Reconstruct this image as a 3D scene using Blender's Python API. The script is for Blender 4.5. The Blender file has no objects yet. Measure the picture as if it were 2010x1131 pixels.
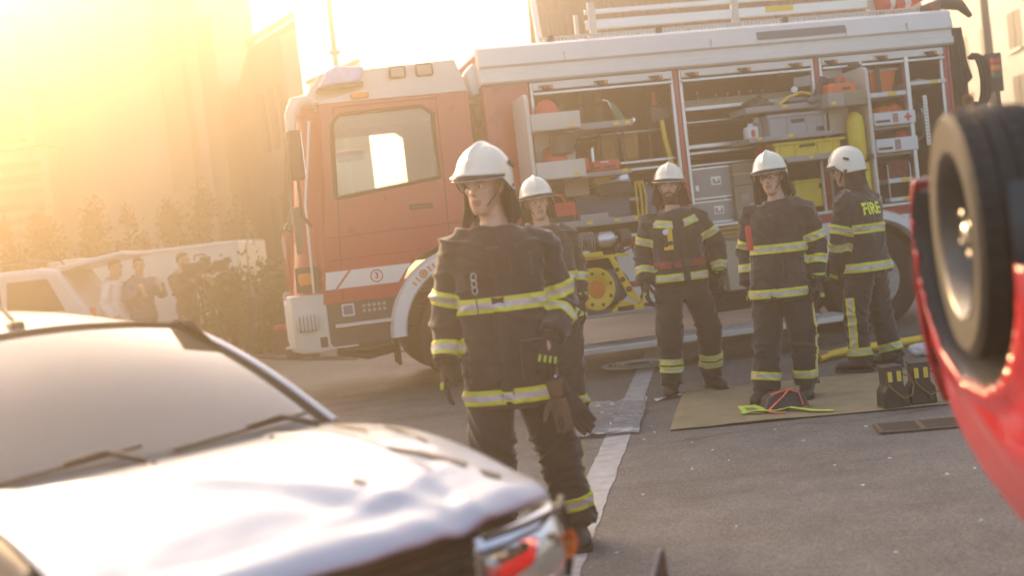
import bpy, bmesh, math, random
from math import sin, cos, pi, radians, sqrt, exp
from mathutils import Vector, Matrix, noise
from mathutils.bvhtree import BVHTree

S = bpy.context.scene
COL = S.collection

# ------------------------------------------------------------------ camera
cd = bpy.data.cameras.new('camera')
cd.lens = 43.0; cd.sensor_width = 36.0
cd.clip_start = 0.05; cd.clip_end = 400
cd.dof.use_dof = True; cd.dof.focus_distance = 8.2; cd.dof.aperture_fstop = 1.5; cd.dof.aperture_blades = 9
cam = bpy.data.objects.new('camera', cd); COL.objects.link(cam)
_p, _r = radians(2.4), radians(6.5)
_f = Vector((0, cos(_p), -sin(_p))); _U = Vector((0, sin(_p), cos(_p))); _R = Vector((1, 0, 0))
_cr = cos(_r) * _R - sin(_r) * _U; _cu = sin(_r) * _R + cos(_r) * _U
cam.matrix_world = Matrix(((_cr.x, _cu.x, -_f.x, 0), (_cr.y, _cu.y, -_f.y, 0), (_cr.z, _cu.z, -_f.z, 1.43), (0, 0, 0, 1)))
S.camera = cam

# ------------------------------------------------------------------ sky, sun, exposure
SUN_AZ, SUN_EL = radians(-32), radians(20)      # azimuth from the +Y axis, negative = to the left
w = bpy.data.worlds.new('World'); S.world = w; w.use_nodes = True
wn = w.node_tree; wn.nodes.clear()
sky = wn.nodes.new('ShaderNodeTexSky'); sky.sky_type = 'NISHITA'; sky.sun_disc = False
sky.sun_elevation = SUN_EL; sky.sun_rotation = SUN_AZ; sky.air_density = 0.7; sky.dust_density = 3.0; sky.ozone_density = 0.4
bg = wn.nodes.new('ShaderNodeBackground'); bg.inputs[1].default_value = 0.105
wo = wn.nodes.new('ShaderNodeOutputWorld')
wn.links.new(sky.outputs[0], bg.inputs[0]); wn.links.new(bg.outputs[0], wo.inputs[0])
sl = bpy.data.lights.new('sun', 'SUN'); sl.energy = 2.5; sl.angle = radians(0.6); sl.color = (1.0, 0.65, 0.30)
sun = bpy.data.objects.new('sun', sl); COL.objects.link(sun)
_sd = Vector((sin(SUN_AZ) * cos(SUN_EL), cos(SUN_AZ) * cos(SUN_EL), sin(SUN_EL)))
sun.rotation_euler = _sd.to_track_quat('Z', 'Y').to_euler()
S.view_settings.view_transform = 'Standard'; S.view_settings.look = 'None'
S.view_settings.gamma = 1; S.view_settings.use_curve_mapping = False
S.view_settings.exposure = 2.6
S.cycles.max_bounces = 6; S.cycles.diffuse_bounces = 3; S.cycles.glossy_bounces = 3
S.cycles.transmission_bounces = 6; S.cycles.transparent_max_bounces = 8; S.cycles.volume_bounces = 0
S.cycles.use_denoising = True
S.cycles.caustics_reflective = False; S.cycles.caustics_refractive = False
HAZE_DENSITY, HAZE_G, HAZE_COL = 0.026, 0.80, (1.0, 0.80, 0.55)

# ------------------------------------------------------------------ materials
def pm(name, c, r=.5, m=0., var=.12, vs=6., bump=0., bs=60., coat=0., trans=0., spec=None, c2=None, wear=.5, sc=(1, 1, 1), rv=0., alpha=1.):
    mt = bpy.data.materials.new(name); mt.use_nodes = True
    nt = mt.node_tree; n = nt.nodes; L = nt.links
    b = n['Principled BSDF']
    b.inputs['Roughness'].default_value = r; b.inputs['Metallic'].default_value = m
    if coat: b.inputs['Coat Weight'].default_value = coat; b.inputs['Coat Roughness'].default_value = .06
    if trans: b.inputs['Transmission Weight'].default_value = trans
    if spec is not None: b.inputs['Specular IOR Level'].default_value = spec
    if alpha < 1: b.inputs['Alpha'].default_value = alpha
    tc = n.new('ShaderNodeTexCoord'); mp = n.new('ShaderNodeMapping'); mp.inputs['Scale'].default_value = sc
    L.new(tc.outputs['Object'], mp.inputs[0])
    no = n.new('ShaderNodeTexNoise'); no.inputs['Scale'].default_value = vs; no.inputs['Detail'].default_value = 5; no.inputs['Roughness'].default_value = .6
    L.new(mp.outputs[0], no.inputs['Vector'])
    mr = n.new('ShaderNodeMapRange'); mr.inputs[1].default_value = .5 - .28 * (1.1 - wear * .2); mr.inputs[2].default_value = .5 + .28
    L.new(no.outputs[0], mr.inputs[0])
    mx = n.new('ShaderNodeMix'); mx.data_type = 'RGBA'
    a = [max(0, k * (1 - var)) for k in c]; bb = [min(1, k * (1 + var)) for k in c]
    if c2: a, bb = c2, c
    mx.inputs[6].default_value = (*a, 1); mx.inputs[7].default_value = (*bb, 1)
    L.new(mr.outputs[0], mx.inputs[0]); L.new(mx.outputs[2], b.inputs['Base Color'])
    if rv:
        m2 = n.new('ShaderNodeMapRange'); m2.inputs[1].default_value = .3; m2.inputs[2].default_value = .7
        m2.inputs[3].default_value = max(.02, r - rv); m2.inputs[4].default_value = min(1, r + rv)
        L.new(no.outputs[0], m2.inputs[0]); L.new(m2.outputs[0], b.inputs['Roughness'])
    if bump:
        n2 = n.new('ShaderNodeTexNoise'); n2.inputs['Scale'].default_value = bs; n2.inputs['Detail'].default_value = 4
        L.new(mp.outputs[0], n2.inputs['Vector'])
        bp = n.new('ShaderNodeBump'); bp.inputs['Strength'].default_value = bump; bp.inputs['Distance'].default_value = .02
        L.new(n2.outputs[0], bp.inputs['Height']); L.new(bp.outputs[0], b.inputs['Normal'])
    return mt

def glassm(name, tint=(.9, .95, .95), r=.02, refl=.0):
    mt = bpy.data.materials.new(name); mt.use_nodes = True
    nt = mt.node_tree; n = nt.nodes; L = nt.links; n.clear()
    o = n.new('ShaderNodeOutputMaterial'); t = n.new('ShaderNodeBsdfTransparent'); g = n.new('ShaderNodeBsdfGlossy'); mx = n.new('ShaderNodeMixShader')
    t.inputs[0].default_value = (*tint, 1); g.inputs['Roughness'].default_value = r
    fr = n.new('ShaderNodeFresnel'); fr.inputs[0].default_value = 1.5
    ad = n.new('ShaderNodeMath'); ad.operation = 'ADD'; ad.inputs[1].default_value = refl
    nz = n.new('ShaderNodeTexNoise'); nz.inputs['Scale'].default_value = 3
    m3 = n.new('ShaderNodeMath'); m3.operation = 'MULTIPLY'; m3.inputs[1].default_value = .06
    a2 = n.new('ShaderNodeMath'); a2.operation = 'ADD'
    L.new(fr.outputs[0], ad.inputs[0]); L.new(nz.outputs[0], m3.inputs[0]); L.new(ad.outputs[0], a2.inputs[0]); L.new(m3.outputs[0], a2.inputs[1])
    L.new(a2.outputs[0], mx.inputs[0]); L.new(t.outputs[0], mx.inputs[1]); L.new(g.outputs[0], mx.inputs[2]); L.new(mx.outputs[0], o.inputs[0])
    return mt

MT = {}
def mk(k, *a, **kw): MT[k] = pm(k, *a, **kw)
mk('red_paint', (.38, .010, .020), .32, var=.1, vs=2.5, coat=.6, rv=.08)
mk('dark_red', (.16, .012, .012), .4, var=.2, vs=4, coat=.3)
mk('white_paint', (.74, .72, .67), .35, var=.06, vs=3, coat=.4)
mk('cream_metal', (.60, .57, .50), .45, var=.07, vs=4)
mk('grey_metal', (.33, .32, .30), .5, var=.12, vs=5)
mk('aluminium', (.66, .65, .62), .36, m=.75, var=.1, vs=10, sc=(.3, 1, 6))
mk('dark_metal', (.06, .058, .055), .5, m=.3, var=.3, vs=8)
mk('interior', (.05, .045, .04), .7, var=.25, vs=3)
mk('black_rubber', (.018, .018, .018), .75, var=.3, vs=14, bump=.15, bs=80)
mk('black_plastic', (.025, .025, .025), .45, var=.25, vs=10)
mk('orange', (.72, .13, .03), .4, var=.12, vs=6)
mk('safety_red', (.62, .05, .04), .42, var=.12, vs=6)
mk('yellow', (.78, .52, .03), .42, var=.12, vs=8)
mk('crate_yellow', (.72, .56, .04), .5, var=.12, vs=8)
mk('blue_grey', (.08, .12, .18), .55, var=.2, vs=6)
mk('bag_brown', (.28, .15, .045), .8, var=.2, vs=10, bump=.2, bs=50)
mk('brown_cloth', (.13, .085, .055), .9, var=.25, vs=9, bump=.25)
mk('green_plastic', (.06, .16, .09), .5, var=.15)
mk('cardboard', (.30, .24, .17), .85, var=.15, vs=5)
mk('beige_box', (.45, .39, .28), .6, var=.12)
mk('grey_crate', (.36, .37, .38), .5, var=.1)
mk('label_yellow', (.80, .58, .06), .6, var=.05)
mk('label_grey', (.13, .155, .17), .5, var=.08)
mk('white_plastic', (.72, .72, .70), .4, var=.05)
mk('orange_lens', (.75, .22, .03), .25, var=.1)
mk('blue_lens', (.30, .42, .62), .12, var=.25, vs=9)
mk('maroon_cloth', (.17, .035, .045), .9, var=.3, vs=20, bump=.3)
mk('wood', (.42, .24, .09), .7, var=.2, vs=5, sc=(1, 6, 6))
mk('sticker', (.36, .22, .22), .6, var=.6, vs=60)
# people
mk('turnout', (.040, .038, .038), .84, vs=6, bump=.3, bs=240, c2=(.013, .013, .017), wear=1.2)
_b = MT['turnout'].node_tree.nodes['Principled BSDF']; _b.inputs['Sheen Weight'].default_value = .55; _b.inputs['Sheen Roughness'].default_value = .35
mk('turnout_knee', (.034, .032, .032), .86, var=.3, vs=9, bump=.4, bs=160)
mk('band_yellow', (.76, .76, .05), .55, vs=16, c2=(.52, .50, .06))
mk('band_silver', (.66, .60, .56), .38, vs=20, c2=(.38, .35, .33))
mk('lettering', (.80, .85, .06), .55, var=.05)
mk('helmet_white', (.80, .75, .60), .28, var=.04, vs=5, coat=.4)
mk('helmet_trim', (.018, .018, .02), .4)
mk('visor_edge', (.55, .58, .66), .15, var=.1)
mk('skin', (.52, .31, .22), .5, var=.10, vs=22)
mk('skin_dark', (.40, .22, .15), .5, var=.10, vs=22)
mk('lip', (.36, .15, .12), .45)
mk('hair', (.055, .035, .022), .8, var=.4, vs=60, bump=.5, bs=200)
mk('eye', (.62, .60, .57), .2, var=.02)
mk('iris', (.035, .028, .022), .2)
mk('boot', (.016, .015, .015), .42, var=.3, vs=12)
mk('glove', (.03, .028, .028), .8, var=.3, vs=30, bump=.3, bs=200)
mk('glove_lime', (.42, .52, .06), .7, var=.15, vs=30)
mk('belt_red', (.30, .03, .035), .7)
mk('neck_cloth', (.016, .015, .016), .9, var=.3, vs=9, bump=.3, bs=160)
mk('steel', (.55, .55, .55), .25, m=1)
mk('lime_strap', (.52, .68, .08), .65, var=.12, vs=20)
mk('coral_strap', (.75, .14, .08), .65, var=.12)
# cars
mk('silver_paint', (.47, .51, .54), .36, m=.15, var=.06, vs=3, coat=.5, rv=.08)
mk('car_red', (.40, .006, .018), .25, var=.08, vs=3, coat=.9)
mk('primer', (.10, .075, .055), .6, var=.5, vs=10)
mk('chrome', (.75, .75, .75), .12, m=1, var=.05)
mk('rim_steel', (.32, .31, .29), .4, m=.75, var=.25, vs=9)
mk('seat_cloth', (.26, .24, .20), .9, var=.2, vs=12)
mk('dash', (.16, .15, .13), .7)
mk('rim_dark', (.10, .095, .085), .35, m=.5, var=.3, vs=9)
mk('tyre', (.012, .0115, .011), .8, var=.35, vs=20, bump=.2, bs=90)
MT['glass'] = glassm('glass')
MT['windscreen'] = glassm('windscreen', (.80, .86, .84), .06, .15)
MT['lamp_glass'] = glassm('lamp_glass', (.93, .93, .93), .04, .10)
MT['plastic_film'] = glassm('plastic_film', (.86, .88, .90), .12, .14)
def _milky(mt):
    nt = mt.node_tree; n = nt.nodes; L = nt.links; o = n['Material Output']; src = o.inputs[0].links[0].from_socket
    d = n.new('ShaderNodeBsdfDiffuse'); d.inputs[0].default_value = (.8, .8, .82, 1); m = n.new('ShaderNodeMixShader'); m.inputs[0].default_value = .24
    L.new(src, m.inputs[1]); L.new(d.outputs[0], m.inputs[2]); L.new(m.outputs[0], o.inputs[0])
_milky(MT['plastic_film'])
def _veil_film(mt, f, c):        # warm diffuse film, paints the glow of the flare onto the pane
    nt = mt.node_tree; n = nt.nodes; L = nt.links; o = n['Material Output']; src = o.inputs[0].links[0].from_socket
    d = n.new('ShaderNodeBsdfDiffuse'); d.inputs[0].default_value = (*c, 1); m = n.new('ShaderNodeMixShader')
    nz = n.new('ShaderNodeTexNoise'); nz.inputs['Scale'].default_value = 2.2; nz.inputs['Detail'].default_value = 6
    k = n.new('ShaderNodeMath'); k.operation = 'MULTIPLY'; k.inputs[1].default_value = f * 2; L.new(nz.outputs[0], k.inputs[0]); L.new(k.outputs[0], m.inputs[0])
    L.new(src, m.inputs[1]); L.new(d.outputs[0], m.inputs[2]); L.new(m.outputs[0], o.inputs[0])
_veil_film(MT['windscreen'], .17, (.74, .60, .38))
# place
mk('tarp', (.36, .295, .165), .8, var=.14, vs=5, c2=(.22, .18, .10), wear=1.5, bump=.15, bs=40)
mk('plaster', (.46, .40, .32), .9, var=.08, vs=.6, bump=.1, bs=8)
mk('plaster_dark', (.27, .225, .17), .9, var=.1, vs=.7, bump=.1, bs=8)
mk('white_wall', (.68, .68, .68), .9, var=.05, vs=.8, bump=.1, bs=10)
mk('roof_tile', (.105, .068, .060), .85, var=.3, vs=7)
mk('roof_tile_dark', (.085, .058, .050), .85, var=.3, vs=7)
mk('window_dark', (.03, .032, .036), .45, var=.2, spec=.25)
mk('leaf_olive', (.052, .070, .016), .6, var=.4, vs=6)
mk('leaf_green', (.060, .085, .020), .6, var=.4, vs=6)
mk('bark', (.10, .07, .05), .9, var=.3, vs=12, bump=.4, bs=30)
mk('iron', (.16, .13, .10), .6, m=.5, var=.4, vs=18, c2=(.13, .075, .04))
mk('marking', (.56, .55, .52), .7, vs=9, c2=(.27, .26, .245), wear=.2)
mk('lamp_grey', (.22, .20, .17), .6, var=.1)

# ------------------------------------------------------------------ mesh builder
class MB:
    def __init__(s): s.v = []; s.f = []; s.m = []; s.mi = 0
    def add(s, vs, fs):
        o = len(s.v); s.v += [tuple(v) for v in vs]
        for f in fs: s.f.append([i + o for i in f]); s.m.append(s.mi)
        return s
    def box(s, x0, x1, y0, y1, z0, z1):
        return s.add([(x0, y0, z0), (x1, y0, z0), (x1, y1, z0), (x0, y1, z0), (x0, y0, z1), (x1, y0, z1), (x1, y1, z1), (x0, y1, z1)],
                     [(0, 3, 2, 1), (4, 5, 6, 7), (0, 1, 5, 4), (1, 2, 6, 5), (2, 3, 7, 6), (3, 0, 4, 7)])
    def obox(s, c, ax, ay, az):       # centre and three half-axes
        c, ax, ay, az = Vector(c), Vector(ax), Vector(ay), Vector(az)
        vs = [c + i * ax + j * ay + k * az for k in (-1, 1) for (i, j) in ((-1, -1), (1, -1), (1, 1), (-1, 1))]
        return s.add(vs, [(0, 3, 2, 1), (4, 5, 6, 7), (0, 1, 5, 4), (1, 2, 6, 5), (2, 3, 7, 6), (3, 0, 4, 7)])
    def loft(s, rings, cap=True, closed=True):
        n = len(rings[0]); vs = [p for r in rings for p in r]; fs = []
        for a in range(len(rings) - 1):
            for i in range(n if closed else n - 1):
                j = (i + 1) % n; fs.append((a * n + i, a * n + j, (a + 1) * n + j, (a + 1) * n + i))
        if cap and closed:
            fs.append(tuple(range(n - 1, -1, -1))); fs.append(tuple((len(rings) - 1) * n + i for i in range(n)))
        return s.add(vs, fs)
    def tube(s, pts, r, n=8, cap=True, flat=None, up=None):
        pts = [Vector(p) for p in pts]; k = len(pts); rs = r if isinstance(r, (list, tuple)) else [r] * k
        rings = []; u = None
        for i, p in enumerate(pts):
            t = (pts[min(i + 1, k - 1)] - pts[max(i - 1, 0)]).normalized()
            if u is None:
                u = Vector(up) if up else (Vector((0, 0, 1)) if abs(t.z) < .9 else Vector((1, 0, 0)))
            u = (u - t * u.dot(t)).normalized(); v = t.cross(u)
            a = rs[i] if not isinstance(rs[i], (list, tuple)) else rs[i][0]; b = rs[i] if not isinstance(rs[i], (list, tuple)) else rs[i][1]
            rings.append([p + v * (a * cos(2 * pi * q / n)) + u * (b * sin(2 * pi * q / n)) for q in range(n)])
        return s.loft(rings, cap)
    def lathe(s, p, d, prof, n=24, cap=True):
        p, d = Vector(p), Vector(d).normalized()
        u = d.orthogonal().normalized(); v = d.cross(u)
        return s.loft([[p + d * t + (u * cos(2 * pi * q / n) + v * sin(2 * pi * q / n)) * max(r, 1e-4) for q in range(n)] for t, r in prof], cap)
    def prism(s, poly, vec):
        a = [Vector(p) for p in poly]; n = len(a); b = [p + Vector(vec) for p in a]
        return s.add(a + b, [tuple(range(n - 1, -1, -1)), tuple(range(n, 2 * n))] + [(i, (i + 1) % n, n + (i + 1) % n, n + i) for i in range(n)])
    def sphere(s, c, r, n=10):
        c = Vector(c); rx, ry, rz = r if isinstance(r, (list, tuple)) else (r, r, r)
        return s.loft([[c + Vector((rx * sin(pi * max(.02, min(.98, j / n))) * cos(2 * pi * i / (2 * n)), ry * sin(pi * max(.02, min(.98, j / n))) * sin(2 * pi * i / (2 * n)), -rz * cos(pi * j / n))) for i in range(2 * n)] for j in range(n + 1)])
    def build(s, name, mats, parent=None, bevel=0., seg=2, ang=40, loc=None, rot=None, recalc=True):
        me = bpy.data.meshes.new(name); me.from_pydata(s.v, [], s.f)
        for mm in (mats if isinstance(mats, (list, tuple)) else [mats]): me.materials.append(MT[mm] if isinstance(mm, str) else mm)
        for p, i in zip(me.polygons, s.m): p.material_index = i
        if recalc:
            b = bmesh.new(); b.from_mesh(me); bmesh.ops.recalc_face_normals(b, faces=b.faces); b.to_mesh(me); b.free()
        me.polygons.foreach_set('use_smooth', [True] * len(me.polygons)); me.set_sharp_from_angle(angle=radians(ang))
        o = bpy.data.objects.new(name, me); COL.objects.link(o)
        if parent: o.parent = parent
        if loc: o.location = loc
        if rot: o.rotation_euler = rot
        if bevel:
            bv = o.modifiers.new('bevel', 'BEVEL'); bv.width = bevel; bv.segments = seg; bv.limit_method = 'ANGLE'; bv.angle_limit = radians(35)
        return o

def thing(name, label, cat, loc=(0, 0, 0), rz=0., group=None, rot=None):
    o = bpy.data.objects.new(name, None); COL.objects.link(o); o.empty_display_size = .1
    o.location = loc; o.rotation_euler = rot if rot else (0, 0, rz)
    o['label'] = label; o['category'] = cat
    if group: o['group'] = group
    return o
def tag(o, label, cat, group=None, kind=None):
    o['label'] = label; o['category'] = cat
    if group: o['group'] = group
    if kind: o['kind'] = kind
    return o
def kind(o, k): o['kind'] = k; return o
def copy_tree(o, parent=None):
    c = o.copy(); COL.objects.link(c)
    if parent: c.parent = parent
    for ch in list(o.children): copy_tree(ch, c)
    return c
TMP = bpy.data.scenes.new('workbench')     # scratch scene for joining shapes, removed at the end
def tmp_depsgraph():
    with bpy.context.temp_override(scene=TMP, view_layer=TMP.view_layers[0]): return bpy.context.evaluated_depsgraph_get()
def text_mesh(txt, size, depth=.003, bold=0.):
    cu = bpy.data.curves.new('t', 'FONT'); cu.body = txt; cu.size = size; cu.extrude = depth / 2; cu.offset = bold; cu.align_x = 'CENTER'; cu.align_y = 'CENTER'; cu.resolution_u = 3
    o = bpy.data.objects.new('t', cu); TMP.collection.objects.link(o)
    dg = tmp_depsgraph(); me = bpy.data.meshes.new_from_object(o.evaluated_get(dg))
    bpy.data.objects.remove(o); bpy.data.curves.remove(cu)
    return me
def text_obj(name, txt, size, mat, parent, loc, rot, bold=0.):
    me = text_mesh(txt, size, bold=bold); me.name = name; me.materials.clear(); me.materials.append(MT[mat])
    o = bpy.data.objects.new(name, me); COL.objects.link(o); o.parent = parent; o.location = loc; o.rotation_euler = rot
    return o
def remesh(mb, voxel, smooth=4, noisef=None, post=0):
    """join closed shapes into one continuous surface"""
    me = bpy.data.meshes.new('r'); me.from_pydata(mb.v, [], mb.f)
    b = bmesh.new(); b.from_mesh(me); bmesh.ops.recalc_face_normals(b, faces=b.faces); b.to_mesh(me); b.free()
    o = bpy.data.objects.new('r', me); TMP.collection.objects.link(o)
    md = o.modifiers.new('r', 'REMESH'); md.mode = 'VOXEL'; md.voxel_size = voxel; md.use_smooth_shade = True
    sm = o.modifiers.new('s', 'SMOOTH'); sm.iterations = smooth; sm.factor = .5
    dg = tmp_depsgraph(); r = bpy.data.meshes.new_from_object(o.evaluated_get(dg))
    bpy.data.objects.remove(o); bpy.data.meshes.remove(me)
    if noisef:
        data = [(v.co.copy(), v.normal.copy()) for v in r.vertices]
        out = []
        for c, n in data: out.extend(c + noisef(c, n))
        r.vertices.foreach_set('co', out); r.update()
    return r
def link_mesh(name, me, mats, parent=None):
    idx = [p.material_index for p in me.polygons]; me.name = name; me.materials.clear()
    for mm in (mats if isinstance(mats, (list, tuple)) else [mats]): me.materials.append(MT[mm])
    me.polygons.foreach_set('material_index', idx)
    me.polygons.foreach_set('use_smooth', [True] * len(me.polygons))
    o = bpy.data.objects.new(name, me); COL.objects.link(o)
    if parent: o.parent = parent
    return o
# ================================================================== GROUND
def asphalt():
    mt = bpy.data.materials.new('asphalt'); mt.use_nodes = True
    nt = mt.node_tree; n = nt.nodes; L = nt.links; b = n['Principled BSDF']
    tc = n.new('ShaderNodeTexCoord')
    def noi(sc, det=4, rough=.6):
        x = n.new('ShaderNodeTexNoise'); x.inputs['Scale'].default_value = sc; x.inputs['Detail'].default_value = det; x.inputs['Roughness'].default_value = rough
        L.new(tc.outputs['Object'], x.inputs['Vector']); return x
    def ramp(src, p0, c0, p1, c1):
        r = n.new('ShaderNodeValToRGB'); r.color_ramp.elements[0].position = p0; r.color_ramp.elements[0].color = (*c0, 1)
        r.color_ramp.elements[1].position = p1; r.color_ramp.elements[1].color = (*c1, 1); L.new(src, r.inputs[0]); return r
    def mix(a, bb, f, mode='MIX'):
        m = n.new('ShaderNodeMix'); m.data_type = 'RGBA'; m.blend_type = mode
        if isinstance(f, float): m.inputs[0].default_value = f
        else: L.new(f, m.inputs[0])
        L.new(a, m.inputs[6]); L.new(bb, m.inputs[7]); return m.outputs[2]
    big = ramp(noi(.35, 5).outputs[0], .3, (.125, .117, .106), .7, (.185, .175, .160))
    mid = ramp(noi(3.5, 6, .7).outputs[0], .35, (.72, .72, .72), .65, (1.15, 1.14, 1.12))
    c = mix(big.outputs[0], mid.outputs[0], .8, 'MULTIPLY')
    vo = n.new('ShaderNodeTexVoronoi'); vo.inputs['Scale'].default_value = 95; L.new(tc.outputs['Object'], vo.inputs['Vector'])
    sp = ramp(vo.outputs['Color'], .15, (.45, .45, .46), .95, (1.7, 1.65, 1.55))
    c = mix(c, sp.outputs[0], .75, 'MULTIPLY')
    st = ramp(noi(.9, 3, .5).outputs[0], .60, (1, 1, 1), .74, (.55, .54, .52))
    c = mix(c, st.outputs[0], .8, 'MULTIPLY')
    cr = n.new('ShaderNodeTexVoronoi'); cr.feature = 'DISTANCE_TO_EDGE'; cr.inputs['Scale'].default_value = .33
    wp = noi(1.6, 4); ad = n.new('ShaderNodeMix'); ad.data_type = 'RGBA'; ad.inputs[0].default_value = .35
    L.new(tc.outputs['Object'], ad.inputs[6]); L.new(wp.outputs['Color'], ad.inputs[7]); L.new(ad.outputs[2], cr.inputs['Vector'])
    ck = ramp(cr.outputs['Distance'], .0, (.35, .34, .33), .006, (1, 1, 1))
    c = mix(c, ck.outputs[0], .7, 'MULTIPLY')
    mp = n.new('ShaderNodeMapping'); mp.inputs['Rotation'].default_value = (0, 0, .62); mp.inputs['Scale'].default_value = (.22, 2.6, 1); L.new(tc.outputs['Object'], mp.inputs[0])
    s2 = n.new('ShaderNodeTexNoise'); s2.inputs['Scale'].default_value = 1.1; s2.inputs['Detail'].default_value = 4; L.new(mp.outputs[0], s2.inputs['Vector'])
    tk = ramp(s2.outputs[0], .56, (1, 1, 1), .72, (.62, .61, .60)); c = mix(c, tk.outputs[0], .8, 'MULTIPLY')
    oil = ramp(noi(2.3, 2, .4).outputs[0], .70, (1, 1, 1), .78, (.55, .54, .53)); c = mix(c, oil.outputs[0], .7, 'MULTIPLY')
    L.new(c, b.inputs['Base Color'])
    rr = ramp(noi(1.3, 4).outputs[0], .3, (.62, .62, .62), .7, (.85, .85, .85)); L.new(rr.outputs[0], b.inputs['Roughness'])
    bp = n.new('ShaderNodeBump'); bp.inputs['Strength'].default_value = .55; bp.inputs['Distance'].default_value = .006
    L.new(vo.outputs['Distance'], bp.inputs['Height']); L.new(bp.outputs[0], b.inputs['Normal'])
    return mt
MT['asphalt'] = asphalt()
g = MB(); N_ = 40
g.add([(-60 + 120 * i / N_, -12 + 90 * j / N_, 0) for j in range(N_ + 1) for i in range(N_ + 1)],
      [(j * (N_ + 1) + i, j * (N_ + 1) + i + 1, (j + 1) * (N_ + 1) + i + 1, (j + 1) * (N_ + 1) + i) for j in range(N_) for i in range(N_)])
kind(g.build('ground', 'asphalt', recalc=False), 'structure')
# painted line
rnd = random.Random(3)
mb = MB(); a, b_ = Vector((-.52, 1.6, 0)), Vector((1.47, 13.4, 0)); dr = (b_ - a).normalized(); nx = Vector((dr.y, -dr.x, 0))
K = 90; L_, R_ = [], []
for i in range(K + 1):
    p = a + (b_ - a) * (i / K)
    L_.append(p - nx * (.085 + rnd.uniform(-.006, .006)) + Vector((0, 0, .004))); R_.append(p + nx * (.085 + rnd.uniform(-.006, .006)) + Vector((0, 0, .004)))
mb.add(L_ + R_, [(i, K + 1 + i, K + 2 + i, i + 1) for i in range(K)])
kind(mb.build('road_marking', 'marking', recalc=False), 'structure')

# manhole cover: frame ring, lid, concentric ribs
t = thing('manhole_cover', 'round cast iron manhole cover with concentric pale rings beside the truck step', 'manhole cover', (1.17, 12.32, 0))
MT['ring_pale'] = pm('ring_pale', (.68, .66, .62), .6, var=.15)
mb = MB(); mb.lathe((0, 0, .002), (0, 0, 1), [(0, .36), (.010, .36), (.010, .30), (0, .30)], 40, cap=False); mb.build('frame', 'ring_pale', t)
mb = MB(); mb.lathe((0, 0, .002), (0, 0, 1), [(0, .295), (.008, .295), (.008, .0)], 40, cap=False); mb.build('lid', 'iron', t)
for r_ in (.26, .215, .17):
    mb = MB(); mb.lathe((0, 0, .010), (0, 0, 1), [(0, r_), (.006, r_ - .004), (.006, r_ - .022), (0, r_ - .026)], 40, cap=False); mb.build('rib', 'ring_pale', t)

# drain grate (two banks of curved bars)
t = thing('drain_grate', 'rusty cast iron drain grate with two banks of bars in the asphalt', 'drain', (2.37, 7.38, 0), radians(-9)); t.scale = (.88, .95, 1)
mb = MB()
for y in (-.155, .155): mb.box(-.28, .28, y - .014, y + .014, .003, .016)
mb.box(.265, .30, -.165, .165, .003, .018); mb.box(-.295, -.265, -.165, .165, .003, .018); mb.box(-.018, .018, -.15, .15, .003, .017)
mb.build('frame', 'iron', t, bevel=.003)
mb = MB(); mb.box(-.27, .27, -.15, .15, .001, .004); mb.build('pit', 'black_plastic', t)
for half in (-1, 1):
    for i in range(10):
        y = -.13 + i * .029
        mb = MB(); x0, x1 = (-.262, -.02) if half < 0 else (.02, .262)
        pts = [(x0 + (x1 - x0) * q / 5, y + .012 * sin(pi * q / 5) * half, .010) for q in range(6)]
        mb.tube(pts, (.0065), 6); mb.build('bar', 'iron', t)
# tarpaulin mat
rnd = random.Random(5)
mb = MB(); NX, NY = 40, 30
A, B, C_, D = Vector((.94, 8.21, 0)), Vector((2.95, 7.98, 0)), Vector((3.42, 9.72, 0)), Vector((1.31, 10.02, 0))
vs = []
for j in range(NY + 1):
    for i in range(NX + 1):
        u, v = i / NX, j / NY
        p = (A * (1 - u) + B * u) * (1 - v) + (D * (1 - u) + C_ * u) * v
        edge = min(u, 1 - u, v, 1 - v)
        z = .008 + .007 * (noise.noise(p * 2.3) + 1) * .5 + .010 * max(0, noise.noise(p * .9 + Vector((3, 1, 0)))) + (.010 * max(0, noise.noise(p * 4)) if edge < .04 else 0)
        p = p + Vector((noise.noise(p * 1.7) * .02, noise.noise(p * 1.9 + Vector((9, 0, 0))) * .02, z)); vs.append(p)
mb.add(vs, [(j * (NX + 1) + i, j * (NX + 1) + i + 1, (j + 1) * (NX + 1) + i + 1, (j + 1) * (NX + 1) + i) for j in range(NY) for i in range(NX)])
o = mb.build('tarpaulin', 'tarp', recalc=False); sm = o.modifiers.new('s', 'SOLIDIFY'); sm.thickness = .003; sm.offset = -1
tag(o, 'beige tarpaulin spread flat on the asphalt under two firefighters', 'tarpaulin')
# crumpled plastic sheet
mb = MB(); NX, NY = 44, 60
A, B, C_, D = Vector((-.02, 8.36, 0)), Vector((.74, 8.22, 0)), Vector((.98, 9.75, 0)), Vector((.25, 9.85, 0))
vs = []
for j in range(NY + 1):
    for i in range(NX + 1):
        u, v = i / NX, j / NY; p = (A * (1 - u) + B * u) * (1 - v) + (D * (1 - u) + C_ * u) * v
        r1 = 1 - abs(noise.noise(p * 5)); r2 = 1 - abs(noise.noise(p * 13 + Vector((5, 5, 0))))
        p = p + Vector((noise.noise(p * 3) * .03, noise.noise(p * 3 + Vector((7, 0, 0))) * .03, .008 + .024 * r1 ** 4 + .014 * r2 ** 3)); vs.append(p)
mb.add(vs, [(j * (NX + 1) + i, j * (NX + 1) + i + 1, (j + 1) * (NX + 1) + i + 1, (j + 1) * (NX + 1) + i) for j in range(NY) for i in range(NX)])
tag(mb.build('plastic_sheet', 'plastic_film', recalc=False), 'clear crumpled plastic sheet lying across the painted line', 'plastic sheet')
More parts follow.
